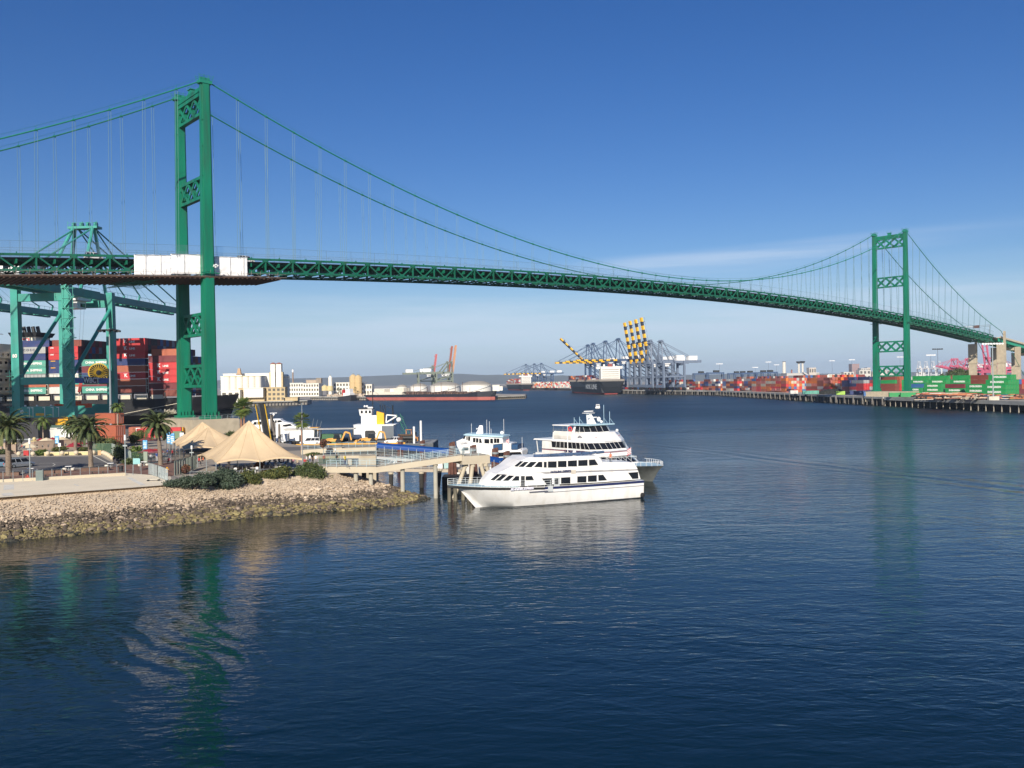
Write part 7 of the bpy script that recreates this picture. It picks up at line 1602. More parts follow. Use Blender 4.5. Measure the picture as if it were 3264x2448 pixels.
# pink and white cranes far to the right
PK = M((.55,.12,.20), .6)
for i, (px, Y) in enumerate([(3095,1250),(3140,1250),(3205,1200),(3240,1250)]):
    x, y = cr_at(px, Y); crane('pink_crane', 'pink port crane partly hidden behind the concrete bridge piers, %s of four' % ['leftmost','second','third','rightmost'][i], (x, y, 1), R_(120), PK, PK, lx=16, gauge=26, hb=25, apex=40, out=34, back=18, raised=8 if i != 2 else 78, group='pink cranes behind the bridge piers')
for i, (px, Y) in enumerate([(2940,3300),(2962,3300),(2984,3300),(3003,3300)]):
    x, y = cr_at(px, Y); crane('white_crane', 'hazy white port crane on the horizon left of the trees, %s of four' % ['leftmost','second','third','rightmost'][i], (x, y, 1), R_(150), M((.6,.6,.6), .6), M((.6,.6,.6), .6), lx=16, gauge=24, hb=45, apex=70, out=30, back=20, group='white cranes on the horizon')
def cargo_ship(label, o, rz, L_, bm, hz_, col, house_at, decks, red=1, txt=None):
    t = thing('cargo_ship', label, 'ship', (o[0], o[1], 0), rz); b = MB(); rings = []      # local x forward from the stern, y to port
    for x, wt, ww in ((0,.46,.30),(4,.49,.40),(30,.5,.47),(L_*.7,.5,.5),(L_*.88,.40,.33),(L_,.04,.02)): rings.append([(x-(3 if x == 0 else 0),-bm*wt,hz_),(x,-bm*ww,hz_*.55),(x+(4 if x == 0 else 0),-bm*ww*.9,red*2.2),(x+(4 if x == 0 else 0),bm*ww*.9,red*2.2),(x,bm*ww,hz_*.55),(x-(3 if x == 0 else 0),bm*wt,hz_)])
    b.loft(rings); b.build('hull', col, t)
    b = MB(); rings = [[(x,-bm*ww*.9,red*2.2),(x,-bm*ww*.85,-1.5),(x,bm*ww*.85,-1.5),(x,bm*ww*.9,red*2.2)] for x, ww in ((6,.28),(30,.46),(L_*.7,.5),(L_*.9,.3),(L_,.02))]; b.loft(rings); b.build('boot_topping', M((.30,.05,.045), .7, var=.2), t)
    w_ = bm*.36; h0 = hz_; b = MB(); b.box(house_at,house_at+14,-w_,w_,h0,h0+decks*2.9); b.box(house_at+6,house_at+13,-bm*.5,bm*.5,h0+(decks-1)*2.9,h0+decks*2.9+.4); hs_ = b.build('deckhouse', M((.74,.72,.66), .5, var=.05), t)
    for k in range(decks-1): MB().box(house_at-.08,house_at,-w_+1.5,w_-1.5,h0+1.1+k*2.9,h0+1.9+k*2.9).build('window_band', M((.18,.18,.17), .4), hs_)
    b = MB(); b.box(house_at+1,house_at+5,-3,3,h0+decks*2.9,h0+decks*2.9+4); b.build('funnel', M((.25,.06,.05), .6), t); b = MB(); [b.ball((house_at+9,s,h0+decks*2.9+2),1.6,8) for s in (-7,7)]; b.build('radar_dome', WHITE, t); b = MB(); b.bar((house_at+9,0,h0+decks*2.9),(house_at+9,0,h0+decks*2.9+9),.6); b.build('mast', DARK, t)
    b = MB(); b.box(0,L_*.9,-bm*.47,bm*.47,hz_,hz_+1.6); [b.box(2+k*7,2.5+k*7,-bm*.49,bm*.49,hz_,hz_+3) for k in range(int(L_/8))]; b.build('hatch_deck', M((.22,.20,.18), .8), t); return t
NYR = math.atan2(1, -.112); ny = cargo_ship('big black hulled cargo ship seen from its stern, with big white letters on its side', (137.5, 1218), NYR, 285, 37, 18, M((.018,.022,.03), .55, var=.2), 8, 7)
o = letters('NYK LINE', 9.5, (0,0,0), ny, M((.6,.62,.62), .6), bold=.12, wfac=1.9); o.location = (52, 18.7, 10.2); o.rotation_euler = (0,0,math.pi)
o = letters('PIRAEUS', 1.6, (0,0,0), ny, M((.6,.62,.62), .6)); o.location = (-2.6, 0, 14); o.rotation_euler = (0,0,-math.pi/2); bpy.data.objects.remove(o)
u_ = Vector((math.cos(NYR), math.sin(NYR), 0)); v_ = Vector((-u_.y, u_.x, 0)); O_ = Vector((137.5,1218,0)); RC = random.Random(21)
for k in range(3, 17):
    for r in range(0, 6):
        for t_ in range(RC.choice((1,2,3,3)) if k > 4 else RC.choice((0,1,2))): cont(O_+u_*(30+k*13)+v_*(16-r*2.6)+Vector((0,0,19.6+t_*2.62)), NYR, RC.choice(('red','orange','rust','maroon','pink','white','navy')), 'stacked container on the black stern ship, bay %d' % k, vis=.5)
fs_ = cargo_ship('small far dark ship loaded with orange containers beneath the farthest cranes', (34, 2010), math.atan2(1,-.2), 210, 30, 13, M((.02,.025,.035), .6), 6, 7)
for k in range(0, 12):
    for r in range(0, 9):
        for t_ in range(RC.choice((3,4,4,5))): cont(Vector((34,2010,0))+Vector((-.196,.981,0))*(28+k*13)+Vector((-.981,-.196,0))*(12-r*2.7)+Vector((0,0,14+t_*2.6)), math.atan2(1,-.2), RC.choice(('red','orange','rust','red','white','pink')), 'far ship container', vis=.3)
# tanker barge with red boot top
tk = Frame((-177, 1052), math.degrees(math.atan2(-103,153))); T = thing('tanker', 'long low tanker barge, black and rust red, in front of the storage tanks', 'ship', tk.o, tk.a)
b = MB(); b.loft([[(x,-.2+ (0 if w>1 else 9-9*w),h),(x,18-(0 if w>1 else 9-9*w),h),(x+i_,18-(0 if w>1 else 9-9*w),3.4),(x+i_,-.2+(0 if w>1 else 9-9*w),3.4)] for x, w, h, i_ in ((0,2,6.4,5),(12,2,6.4,0),(150,2,6.6,0),(168,2,9.0,0),(182,.5,9.6,-1),(187,.05,9.8,-2))]); b.build('hull', M((.018,.02,.028), .5), T)
b = MB(); b.loft([[(x,-.2+ (0 if w>1 else 9-9*w),3.4),(x,18-(0 if w>1 else 9-9*w),3.4),(x+i_,18-(0 if w>1 else 9-9*w),-1),(x+i_,-.2+(0 if w>1 else 9-9*w),-1)] for x, w, i_ in ((4,2,8),(14,2,0),(150,2,0),(168,2,0),(181,.5,0),(185,.05,0))]); b.build('boot_topping', M((.36,.10,.08), .7, var=.15, scale=.1), T)
b = MB(); rt = random.Random(9)
for k in range(90): x = rt.uniform(60,160); b.box(x,x+rt.uniform(.4,2.5),rt.uniform(1,12),rt.uniform(13,17),6.5,rt.uniform(7.4,10))
for k in range(10): b.tube((65+k*10,4,6.5),(65+k*10,4,14+3*(k%3)),.25,n=5)
b.build('deck_piping', M((.14,.09,.07), .8, var=.4), T); b = MB(); b.box(6,58,3,15,6.4,9.5); b.box(14,30,4,14,9.5,13); b.box(44,60,4,14,9.5,14); b.build('deckhouse', M((.68,.63,.52), .6), T)
tg = thing('tug_boat', 'red and white tug pushing at the stern of the long tanker barge', 'tug boat', (tk.o.x-22, tk.o.y+12, 0), tk.a); MB().prof([(-10,4.2),(12,6.5),(11,-1),(-9,-1)], -5, 5).build('hull', M((.03,.03,.035), .6), tg); b = MB(); b.box(-2,9,-4,4,5,9); b.box(1,8,-3,3,9,14); b.build('deckhouse', WHITE, tg); MB().box(-5,-1,-2.5,2.5,6,13).build('funnel', RED, tg)
# storage tanks
TW = M((.72,.70,.64), .6, var=.03)
for i, (px, Y, dpx, top, lab) in enumerate([(1516,1085,100,1216,'white storage tank with grey dome roof, rightmost and largest'),(1416,1130,97,1219,'white storage tank with grey dome roof, second from the right'),(1333,1180,56,1222,'white storage tank behind the dock crane legs'),(1279,1190,34,1224,'small white storage tank, leftmost of the tank row')]):
    x, y = cr_at(px, Y); r = dpx*Y/FPX/2; zt = CAMH+(1219-.0157*(px-1632)-top)*Y/FPX; zt -= 4.2; q = thing('storage_tank', lab, 'storage tank', (x, y+r, 4.2), 0, 'white storage tanks across the channel')
    MB().lathe([(r,0),(r,zt-5.2),(r+.4,zt-5.0),(r+.4,zt-4.2)], n=40).build('shell', TW, q, smooth=False); MB().lathe([(r,zt-4.2),(r*.82,zt-2.8+r*.05),(r*.5,zt-2.0+r*.12),(.1,zt-1.8+r*.15)], n=40).build('roof', M((.30,.28,.24), .8), q)
    b = MB(); [b.bar((r*math.cos(a*.2-2.6),r*math.sin(a*.2-2.6),a*(zt-4)/12),(r*1.03*math.cos((a+1)*.2-2.6),r*1.03*math.sin((a+1)*.2-2.6),(a+1)*(zt-4)/12),.5) for a in range(12)]; b.build('stairs', STEEL, q)

# ================================================================ BUILDINGS ACROSS THE CHANNEL
BW = M((.76,.73,.64), .7, var=.05, scale=.05); BT = M((.50,.39,.22), .8, var=.08); BRF = M((.30,.11,.08), .8); WIN = M((.10,.09,.07), .4)
def bz(py, px, Y): return CAMH+(1219-.0157*(px-1632)-py)*Y/FPX
def building(lab, px0, px1, top, Y, dep=30, mat=BW, roof=None, win=None, z0=4.2, nm='building', hip=0, cat='building', grp=None):
    x0, x1 = (px0-1632)/FPX*Y, (px1-1632)/FPX*Y; h = bz(top, (px0+px1)/2, Y)-z0; t = thing(nm, lab, cat, ((x0+x1)/2, Y+dep/2, z0), 0, grp); w_ = (x1-x0)/2
    wl = MB().box(-w_,w_,-dep/2,dep/2,0,h).build('wall', mat, t)
    if hip: MB().loft([[(-w_-.6,-dep/2-.6,h),(w_+.6,-dep/2-.6,h),(w_+.6,dep/2+.6,h),(-w_-.6,dep/2+.6,h)],[(-w_*.2,-dep*.1,h+hip),(w_*.2,-dep*.1,h+hip),(w_*.2,dep*.1,h+hip),(-w_*.2,dep*.1,h+hip)]]).build('roof', roof or BRF, t)
    else: MB().box(-w_-.4,w_+.4,-dep/2-.4,dep/2+.4,h,h+.6).build('roof', roof or mat, t)
    if win:
        nx, nz = win
        for j in range(nz):
            for i in range(nx):
                cx_ = -w_+(i+.5)*2*w_/nx; cz = (j+.55)*h/nz; ww, wh = w_/nx*.6, h/nz*.27; MB().box(cx_-ww,cx_+ww,-dep/2-.15,-dep/2,cz-wh,cz+wh).build('window', WIN, t)
    return t
building('broad white warehouse of joined silos at the left of the far shore', 704, 832, 1200, 905, 40, BW); building('narrow white gallery roof running along the top of the silo warehouse', 712, 860, 1192, 925, 8, BW, z0=4.2)
for i in range(6):
    x = (712+i*20-1632)/FPX*900; t = thing('silo', 'white round silo in the front of the far warehouse, %s from the left' % ['first','second','third','fourth','fifth','sixth'][i], 'silo', (x+3, 903, 4.2), 0, 'warehouse silos'); MB().lathe([(3.2,0),(3.2,bz(1200,720,900)-4.6)], n=20).build('shell', BW, t); MB().lathe([(3.3,bz(1200,720,900)-4.6),(2.9,bz(1200,720,900)-3.9)], n=20).build('rim', CREAM, t)
t = thing('roof_plant', 'brown plant housing on top of the silo warehouse', 'roof plant', ((754-1632)/FPX*905, 915, bz(1194,754,905)-.4)); MB().loft([[(-2.2,-2,0),(2.2,-2,0),(2.2,2,0),(-2.2,2,0)],[(-1.2,-1,7),(1,-1,7),(1,1,7),(-1.2,1,7)]]).build('housing', M((.45,.3,.18), .8), t); MB().box(-2.8,2.8,-2.5,2.5,0,1.4).build('base', M((.3,.22,.15), .8), t)
for px0, px1, lab in ((863,877,'left one of the twin cream towers with small red roofs'),(880,897,'right one of the twin cream towers with small red roofs')):
    t = building(lab, px0, px1, 1160, 862, 5, BW, hip=1.4, nm='tower', cat='tower', grp='twin cream towers'); w_ = (px1-px0)/FPX*862/2; h = bz(1160,880,862)-4.2; [MB().box(s*w_-(.0 if s > 0 else 1.4),s*w_+(1.4 if s > 0 else 0),-2,2,0,h*.78).build('buttress', BT, t) for s in (-1,1)]
building('beige block with white front panels at the foot of the twin towers', 838, 908, 1236, 850, 10, BT, win=(5,3)); building('beige and white shed left of the block below the twin towers', 760, 842, 1238, 846, 14, BT)
building('cream front panel hall beside the twin towers', 776, 838, 1238, 842, 3, BW, z0=8.0); building('low cream shed farthest left on the timber pier', 704, 764, 1245, 838, 12, BW, win=(3,1)); building('low tan annex at the end of the timber pier', 905, 948, 1268, 850, 8, BT)
t = thing('silo', 'single white silo right of the twin towers', 'silo', ((908-1632)/FPX*880, 882, 4.2)); MB().lathe([(4.2,0),(4.2,bz(1192,908,880)-6),(2.5,bz(1192,908,880)-4.6)], n=20).build('shell', BW, t); MB().lathe([(4.4,bz(1197,908,880)-6),(4.4,bz(1197,908,880)-5.6)], n=20).build('rim', BT, t)
for a in ((912,966,1222,'long white two storey building right of the silo',(7,3)),(966,1016,1223,'white building with large square windows, left of the grey roof plant',(6,3)),(1062,1160,1220,'long white building with dark square windows behind the dark pier',(10,3)),(1160,1185,1226,'small white building at the right end of the white row',(3,2))): building(a[3], a[0], a[1], a[2], 1180, 22, BW, win=a[4])
for px, top, r, lab, m_ in ((1053,1198,2.6,'white slim silo with a lantern top behind the white buildings',BW),(1126,1194,5,'tall tan silo cluster behind the white buildings, left one',M((.55,.40,.2), .8)),(1142,1196,5,'tall tan silo cluster behind the white buildings, right one',M((.55,.40,.2), .8)),(1035,1228,4,'squat cream tank on legs between the white buildings, left one',CREAM),(1052,1228,4,'squat cream tank on legs between the white buildings, right one',CREAM)):
    x, y = cr_at(px, 1165); h = bz(top, px, 1165)-4.2; t = thing('silo', lab, 'silo', (x, y, 4.2), 0, 'silos behind the white buildings'); MB().lathe([(r,0 if r != 4 else h*.5),(r,h*.9),(r*.4,h)], n=16).build('shell', m_, t); MB().lathe([(r*.3,h),(r*.3,h+1.5)], n=8).build('lantern', STEEL, t)
    if r == 4: [MB().bar((s,-2,0),(s,-2,h*.5),.5).build('leg', DARK, t) for s in (-3,3)]
building('brown grey rooftop plant block behind the white buildings', 1008, 1024, 1206, 1230, 8, M((.28,.23,.18), .8)); building('grey tan plant buildings between the roof block and silos', 976, 1012, 1212, 1235, 8, M((.45,.36,.27), .8), win=(4,1))
t = thing('chimney', 'slim dark chimney standing left of the white two storey building', 'chimney', (*cr_at(934,1200), 4.2)); h = bz(1178,934,1200)-4.2; MB().lathe([(1.3,0),(1.0,h)], n=10).build('stack', M((.25,.19,.15), .8), t); MB().lathe([(1.15,h*.9),(1.15,h)], n=10).build('tip', WHITE, t)
for i, (px, top, hh) in enumerate(((1079,1225,9),(1084,1228,7),(1132,1226,9),(1108,1240,6))):
    x, y = cr_at(px, 1150); t = thing('far_palm', 'small dark palm in front of the long white building, %s of four' % ['leftmost','second','rightmost','lowest'][i], 'palm tree', (x, y, 4.2), 0, 'palms by the white buildings'); MB().tube((0,0,0),(0,0,hh),.5,.35,6).build('trunk', TRK, t); c = fan_palm_mesh(22, 3.2, i+40).build('crown', FG, t, fix=False); c.location = (0,0,hh)
rb_ = random.Random(31)
b = MB()
for k in range(70): x = rb_.uniform(-235,-60); y = 1105-(x+235)*.62+rb_.uniform(4,50); b.box(x,x+rb_.uniform(2,9),y,y+4,4.2,4.2+rb_.uniform(1,3.6))
tag(b.build('dock_clutter', [M((.42,.34,.26), .8, var=.5, scale=.08)]), 'low cluttered sheds, crates and small craft along the dark pier', 'clutter', kind='stuff')
for k, (px0, px1, top, Y) in enumerate([(1185,1262,1240,1350),(1120,1160,1236,1400),(1570,1592,1228,1500),(1592,1602,1232,1600)]): building('low pale shed beyond the pier, %s' % ['behind the tanker stern','behind the long white building','just right of the largest tank','far right of the largest tank'][k], px0, px1, top, Y, 20, BW if k != 1 else M((.5,.45,.36), .8))
# distant city and industry on the right
CM = [M((.60,.57,.50), .8), M((.45,.44,.42), .8), M((.30,.20,.19), .7), M((.55,.48,.40), .8)]
t = building('distant dark brown office tower on the horizon left of the far bridge tower', 2716, 2740, 1160, 4300, 40, CM[2], nm='office_tower')
for k, (a, c, tp, m_) in enumerate([(2740,2776,1180,0),(2690,2722,1186,0),(2640,2662,1193,0),(2745,2768,1174,1),(2800,2824,1176,0),(2668,2686,1192,1),(2815,2850,1180,1),(2765,2775,1172,3),(2580,2602,1172,3),(2930,2950,1186,0),(2600,2612,1188,0),(2780,2800,1184,3)]): building('hazy city building on the horizon, %s along the skyline' % ORD[k+1] if k else 'wide pale city building right of the brown office tower', a, c, tp, 4200+k*9, 40, CM[m_], win=(3,2), grp='city skyline')
building('grey power hall with a sloped roof behind the container yard', 2508, 2562, 1190, 1900, 40, CM[1]); t = thing('conveyor', 'long grey sloping conveyor roof beside the power hall', 'conveyor', (*cr_at(2560,1850), 5.5)); b = MB(); b.bar((0,0,24),(34,0,2),12,2.4); b.build('roof', M((.45,.45,.44), .7), t); b = MB(); [b.bar((k*8,0,0),(k*8,0,22-k*5),1) for k in range(5)]; b.build('trestle', STEEL, t)
for px, top, r, lab, cap in ((2500,1152,3.4,'tall pale chimney left of the power hall',0),(2547,1152,2,'slim stack with a wide dark cap, left one',1),(2559,1151,2,'slim stack with a wide dark cap, right one',1),(2524,1178,1.6,'short brown stack between the chimneys',0)):
    x, y = cr_at(px, 1950); h = bz(top, px, 1950)-5.5; t = thing('chimney', lab, 'chimney', (x, y, 5.5)); MB().lathe([(r*1.2,0),(r,h)], n=12).build('stack', CM[0] if 'brown' not in lab else BRF, t); MB().lathe([(r*(2.2 if cap else 1.05),h-(4 if cap else 1)),(r*(3 if cap else 1.05),h)], n=12).build('rim', DARK, t)
for k, (px, top, Y) in enumerate([(2294,1160,1300),(2408,1171,1500),(2450,1154,1500),(2476,1163,1600),(2653,1150,1500),(2716,1147,1400),(2870,1138,1300),(2968,1132,900),(2990,1113,800)]):
    x, y = cr_at(px, Y); h = bz(top, px, Y)-5.5; t = thing('high_mast_light', 'pale high mast light above the far container yards, %s from the left' % ORD[k] if k else 'pale high mast light above the far container yards, leftmost', 'mast light', (x, y, 5.5), 0, 'far mast lights'); MB().tube((0,0,0),(0,0,h),.35,.2,6).build('mast', BLUE_L, t); b = MB(); [b.box(q-.7,q+.7,-.4,.4,h-.5,h+.6) for q in (-4,-2,0,2,4)]; b.bar((-4.5,0,h),(4.5,0,h),.25); b.build('lamp_ring', WHITE if k != 8 else DARK, t)
x, y = cr_at(3165, 455); h = bz(1096,3165,455)-5.5; t = thing('high_mast_light', 'tall white mast light in front of the concrete bridge piers', 'mast light', (x, y, 5.5)); MB().tube((0,0,0),(0,0,h),.35,.2,8).build('mast', STEEL, t); b = MB(); [b.box(q-.5,q+.5,-.35,.35,h-.35,h+.45) for q in (-5,-3.6,-2.2,-.8,.8,2.2,3.6,5)]; b.bar((-5.4,0,h),(5.4,0,h),.2); b.build('lamp_ring', WHITE, t); b = MB(); b.box(-2.6,2.6,-1,1,0,2.0); b.build('base', M((.55,.5,.4), .8), t)
# yard straddle cranes
for k, (px, Y, w_) in enumerate([(2232,1250,18),(2280,1150,20),(2345,1350,22),(2365,1330,22),(2388,1300,22),(2430,1250,20),(2452,1230,20),(2130,1500,18),(2150,1450,18)]):
    x, y = cr_at(px, Y); t = thing('yard_gantry', 'dark blue wheeled yard crane over the stacks, %s' % (ORD[k]+' from the left' if k else 'leftmost'), 'crane', (x, y, 5.5), R_(5), 'yard cranes over the stacks')
    for s in (-w_/2, w_/2): b = MB(); [b.bar((s,q,0),(s,q,20),1.2) for q in (-4,4)]; b.bar((s,-4,1),(s,4,1),1); b.build('leg', BLUE_C, t)
    b = MB(); b.box(-w_/2-1,w_/2+1,-4,-2.6,20,22); b.box(-w_/2-1,w_/2+1,2.6,4,20,22); b.build('bridge_beam', BLUE_C, t); MB().box(-2,5,-2.5,2.5,22,24.6).build('trolley', DARK, t)
# tree clump right of the far tower
for k, (px, top, w_) in enumerate([(3035,1172,9),(3058,1163,11),(3085,1174,9),(3108,1180,7),(3003,1188,5)]):
    x, y = cr_at(px, 760); h = bz(top, px, 760)-5.5; t = thing('tree', 'dark rounded tree behind the green containers, %s of five' % ['second from the left','tallest','fourth from the left','rightmost','leftmost and lowest'][k], 'tree', (x, y, 5.5), 0, 'trees behind the green containers'); MB().tube((0,0,0),(0,0,h*.6),.6,.3,7).build('trunk', TRK, t)
    b = MB(); leaf_mass(b, [(0,0,h*.62,w_*.7,w_*.6,h*.36),(w_*.3,0,h*.5,w_*.45,w_*.5,h*.3),(-w_*.35,0,h*.45,w_*.45,w_*.5,h*.3)], 1400, .75, random.Random(k)); b.ball((0,0,h*.58),1,8,(w_*.45,w_*.4,h*.26)); b.build('crown', FG, t, fix=False)

# ================================================================ CONTAINER YARDS (right shore)
YR = random.Random(17)
def yard(corner, axis, rows, cols_long, tiers, palette, blk, logo=None, vis=1.0, grp='containers in the green stacks', z=5.5):
    ax_ = Vector((math.cos(R_(axis)), math.sin(R_(axis)), 0)); px_ = Vector((ax_.y, -ax_.x, 0))
    for r in range(rows):
        nt_ = tiers[min(r, len(tiers)-1)]
        for k in range(cols_long):
            for t_ in range(nt_):
                if k > 0 and r > 1 and t_ < nt_-1: continue
                if rows > 3 and t_ == nt_-1 and YR.random() < .15: continue
                c_ = YR.choice(palette) if not callable(palette) else palette(r, t_)
                p = Vector(corner)+ax_*(6.1+k*12.7)+px_*(1.25+r*2.55)+Vector((0,0,z+t_*2.62)); lg = logo if (c_ == 'green' and r < 3) else None
                cont(p, R_(axis)+math.pi, c_, '%s container%s, %s, %s row back, %s%s' % (c_, ' with white lettering' if lg else '', 'ground tier' if t_ == 0 else '%s tier up' % ORD[t_], NTH[r % 20] if r else 'front', blk, '' if k == 0 else ', %s lengthwise' % ORD[k % 20]), logo=lg, group=grp, vis=vis)
GP_ = ('green','green','green','green','rust','brown')
def pt(px, Y, zz=0): return ((px-1632)/FPX*Y, Y, zz)
yard(pt(3205,462), 121, 8, 1, (3,4,5,5,4,4,4,3), lambda r, t: 'green' if (r < 5 and t > 0) else YR.choice(('red','rust','green','maroon','blue')), 'rightmost block', 'ever')
yard(pt(3142,505), 121, 3, 1, (3,3,5), lambda r, t: 'brown' if t in (0,) or (r == 2 and t > 2) else 'green', 'block left of rightmost', 'ever')
yard(pt(3072,535), 121, 4, 1, (3,3,4,5), lambda r, t: 'maroon' if (r == 0 and t == 2) else 'green', 'middle block', 'ever')
yard(pt(3000,565), 121, 6, 1, (3,3,4,5,5,4), lambda r, t: 'green' if r < 4 and t > 0 else YR.choice(('brown','rust','green','blue')), 'block right of tower', 'ever')
yard(pt(2938,588), 121, 7, 1, (2,3,4,5,5,5,5), lambda r, t: 'blue' if (r, t) == (1, 2) else ('green' if t > 2 or r == 0 else YR.choice(('brown','rust','maroon','green'))), 'block behind tower', 'ever')
yard(pt(2853,640), 121, 7, 1, (5,5,5,5,5,5), lambda r, t: ('green' if t == 3 and r == 0 else 'brown') if r < 2 else YR.choice(('rust','brown','red','rust','green')), 'block between tower legs')
MIXP = ('red','rust','maroon','brown','orange','navy','grey','white','cream','blue','black','rust','red','pink','brown','brown','maroon')
REDP = ('rust','red','orange','pink','rust','red','brown','orange','cream','blue','grey')
for i, a in enumerate([((2752,705),8,3,(4,4,5),('red','maroon','red','grey','navy')),((2722,735),4,4,(3,4),('orange','cream','rust','grey','black')),((2644,765),10,4,(5,),REDP),((2505,812),12,7,(5,),REDP),((2600,800),6,6,(4,5),('black','navy','brown','black')),((2425,905),10,5,(4,5,5),MIXP),((2350,960),10,5,(5,),MIXP),((2290,1010),10,5,(4,5),MIXP),((2225,1080),10,5,(4,),MIXP),((2160,1140),9,5,(4,5),MIXP),((2105,1190),8,4,(4,),MIXP),((2480,1010),14,4,(5,),MIXP),((2390,1120),14,4,(6,),MIXP),((2560,900),14,3,(6,),MIXP)]):
    yard(pt(*a[0]), 95, a[1], a[2], a[3], a[4], 'far yard block %s' % ORD[i+1], vis=.6, grp='containers in the far yards')
    yard(pt(a[0][0]+95, a[0][1]+40), 95, a[1], 2, a[3], a[4], 'far rear block %s' % ORD[i+1], vis=.45, grp='containers in the far yards')
yard(pt(2700,1400), 95, 40, 1, (5,), ('teal','blue','blue','grey','white'), 'far teal block', vis=.3)
yard(pt(1700,1980), 100, 30, 1, (5,), ('red','cream','white','orange','cream','grey','maroon'), 'farthest block', vis=.3); yard(pt(1765,1900), 100, 16, 1, (5,), ('red','cream','white','grey'), 'farthest block', vis=.3); yard(pt(1660,2100), 100, 12, 1, (4,), ('orange','red','white'), 'farthest block', vis=.3)
# row along the quay and single boxes near the far tower
def quayx(Y):
    for a, c in zip(QP, QP[1:]):
        if a[1] <= Y <= c[1]: return lerp(a[0], c[0], (Y-a[1])/(c[1]-a[1]))
    return QP[0][0]
for k in range(44):
    Y = 790+k*15.5; x = quayx(min(1500, Y))+16; c_ = YR.choice(MIXP); cont((x, Y, 6.4), R_(92 if Y < 1000 else 108), c_, 'q', vis=.5)
for k, (px, Y, rz, c_, lab) in enumerate([(2782,585,-8,'blue','blue container on the quay edge left of the far tower foot'),(2818,590,-8,'white','white container end on the quay right of the blue one'),(2840,592,-8,'rust','rust container on the quay between white and green ones'),(2866,548,-12,'green','dark green container on the quay, left one at the tower foot'),(2903,542,-12,'green','dark green container on the quay, right one at the tower foot'),(2583,690,-4,'teal','pale teal container on the quay edge in front of the orange stacks'),(2678,640,-6,'lime','short lime yellow container on the quay'),(2735,640,-4,'navy','dark navy container behind the quay edge, left one'),(2762,650,-4,'navy','dark navy container behind the quay edge, right one'),(2790,655,-4,'white','white container beside the navy pair'),(2955,520,-14,'rust','rust container lying on the quay right of the tower'),(2979,512,-14,'white','short white container on the quay right of the tower'),(2530,715,-3,'white','long low white container on the quay edge')]):
    x, y, _ = pt(px, Y); cont((x, y, 5.9), R_(rz), c_, lab, L_=6.1 if c_ in ('lime','white') else CL, group='single containers on the far quay', vis=1.6)
# chassis rows
b = MB(); rc = random.Random(8)
for k in range(420):
    Y = rc.uniform(455,540); px = rc.uniform(2935,3290); x = (px-1632)/FPX*Y; L_ = rc.uniform(5,12); a = R_(rc.choice((-20,-15,5,60))); zz = rc.uniform(6.0,8.4); c = (x,Y,zz); d = (math.cos(a)*L_/2, math.sin(a)*L_/2)
    b.bar((x-d[0],Y-d[1],zz),(x+d[0],Y+d[1],zz),.5,.35, mi=rc.choice((0,0,1,2,3))); b.tube((x-d[0],Y-d[1]-.4,zz-.6),(x-d[0],Y-d[1]+.4,zz-.6),.45,n=6,mi=3)
tag(b.build('trailer_chassis', [M((.45,.16,.07), .7, var=.3), M((.50,.42,.32), .7), M((.30,.10,.06), .7), DARK], fix=False), 'low jumble of stacked rusty trailer chassis on the far right quay', 'chassis', kind='stuff')
t = thing('spreader_stack', 'bright orange lifting frames stacked on the quay right of the tower foot', 'lifting frame', (*cr_at(2990,500), 5.5)); [MB().box(-4+.3*k,5-.2*k,-1.2,1.2,.1+k*.9,.7+k*.9).build('frame', M((.75,.10,.02), .5), t) for k in range(3)]
t = thing('gravel_pile', 'black covered mound on the quay left of the lime container', 'mound', (*cr_at(2655,690), 5.4)); MB().loft([[(r*math.cos(a*.785)*s,r*.5*math.sin(a*.785)*s,z_) for a in range(8)] for s, z_ in ((1,0),(.75,2.6),(.3,4.2)) for r in (13,)]).build('cover', M((.02,.022,.02), .9, bump=.5), t)
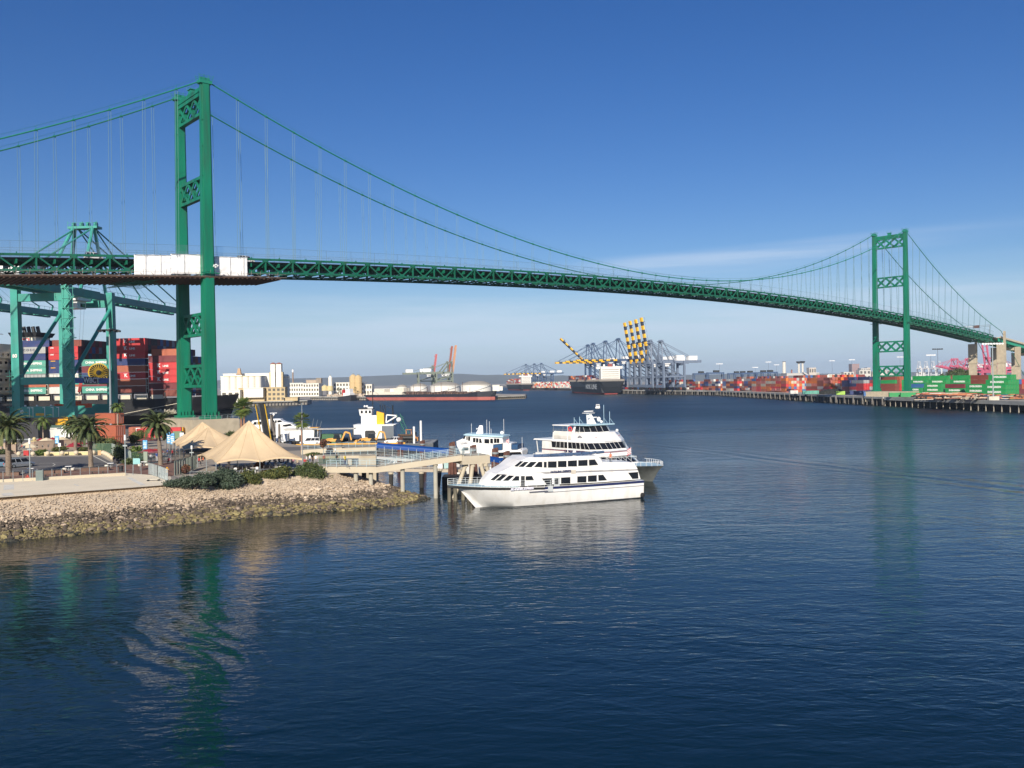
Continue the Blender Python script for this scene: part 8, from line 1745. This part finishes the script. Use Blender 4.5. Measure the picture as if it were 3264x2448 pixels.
for k, (px, Y, c_) in enumerate([(3058,430,GREEN_D),(3172,415,GREEN_D)]): t = thing('fender_box', 'green fender box on the pale quay face, %s one' % ['left','right'][k], 'fender', (248-(px < 3100)*4-2.5, Y, 3.2), R_(0), 'green fender boxes'); x = gnd(px, 1277, 4).x; t.location = (gnd(px,1277,4).x, gnd(px,1277,4).y, 3.2); MB().box(-1.5,1.5,-1,1,0,2.4).build('box', c_, t); MB().box(-1.7,1.7,-1.2,1.2,2.4,2.6).build('lid', STEEL, t)
# ================================================================ BUILD CONTAINERS
def csize(sp): return sp[7]*sp[4]/max(50, (Vector(sp[0])-Vector((0,0,CAMH))).length)
order = sorted(SPECS, key=csize, reverse=True); LIM = 290
seenl = {}
for sp in order[:LIM]:
    p, rz, col, label, L_, logo, group, vis = sp; far = Vector(p).length > 480
    o = bpy.data.objects.new('shipping_container', cont_mesh(L_, far)); COL.objects.link(o); o.location = p; o.rotation_euler = (0,0,rz)
    o.material_slots[0].link = 'OBJECT'; o.material_slots[0].material = CMAT[col]; tag(o, label, 'container', group)
    if logo: lo = bpy.data.objects.new('lettering', logo_mesh(logo)); COL.objects.link(lo); lo.parent = o
b = MB(); ck = list(CC); lb = MB()
for sp in order[LIM:]:
    p, rz, col, label, L_, logo, group, vis = sp; cs, sn = math.cos(rz), math.sin(rz)
    cont_geo(b, L_, ck.index(col), True, lambda v: (p[0]+v[0]*cs-v[1]*sn, p[1]+v[0]*sn+v[1]*cs, p[2]+v[2]))
if b.v:
    for i, q in enumerate([]): pass
    o = b.build('shipping_containers', [CMAT[k] for k in ck], fix=False); tag(o, 'far stacks of small coloured shipping containers across the channel yards', 'containers', kind='stuff')
# ---------------------------------------------------------------- haze
hz_ = MB().box(-8800, 8800, -590, 11400, -1.5, 205).build('haze', [bpy.data.materials.new('haze_air')]); hz_['kind'] = 'stuff'; hz_['label'] = 'pale blue harbour haze fading everything far away'; hz_['category'] = 'haze'
hm_ = hz_.data.materials[0]; hm_.use_nodes = True; t = hm_.node_tree; t.nodes.remove(t.nodes['Principled BSDF']); v = t.nodes.new('ShaderNodeVolumePrincipled')
v.inputs['Color'].default_value = (.72,.86,1,1); v.inputs['Density'].default_value = .00007; v.inputs['Anisotropy'].default_value = .1; t.links.new(v.outputs[0], t.nodes['Material Output'].inputs['Volume'])
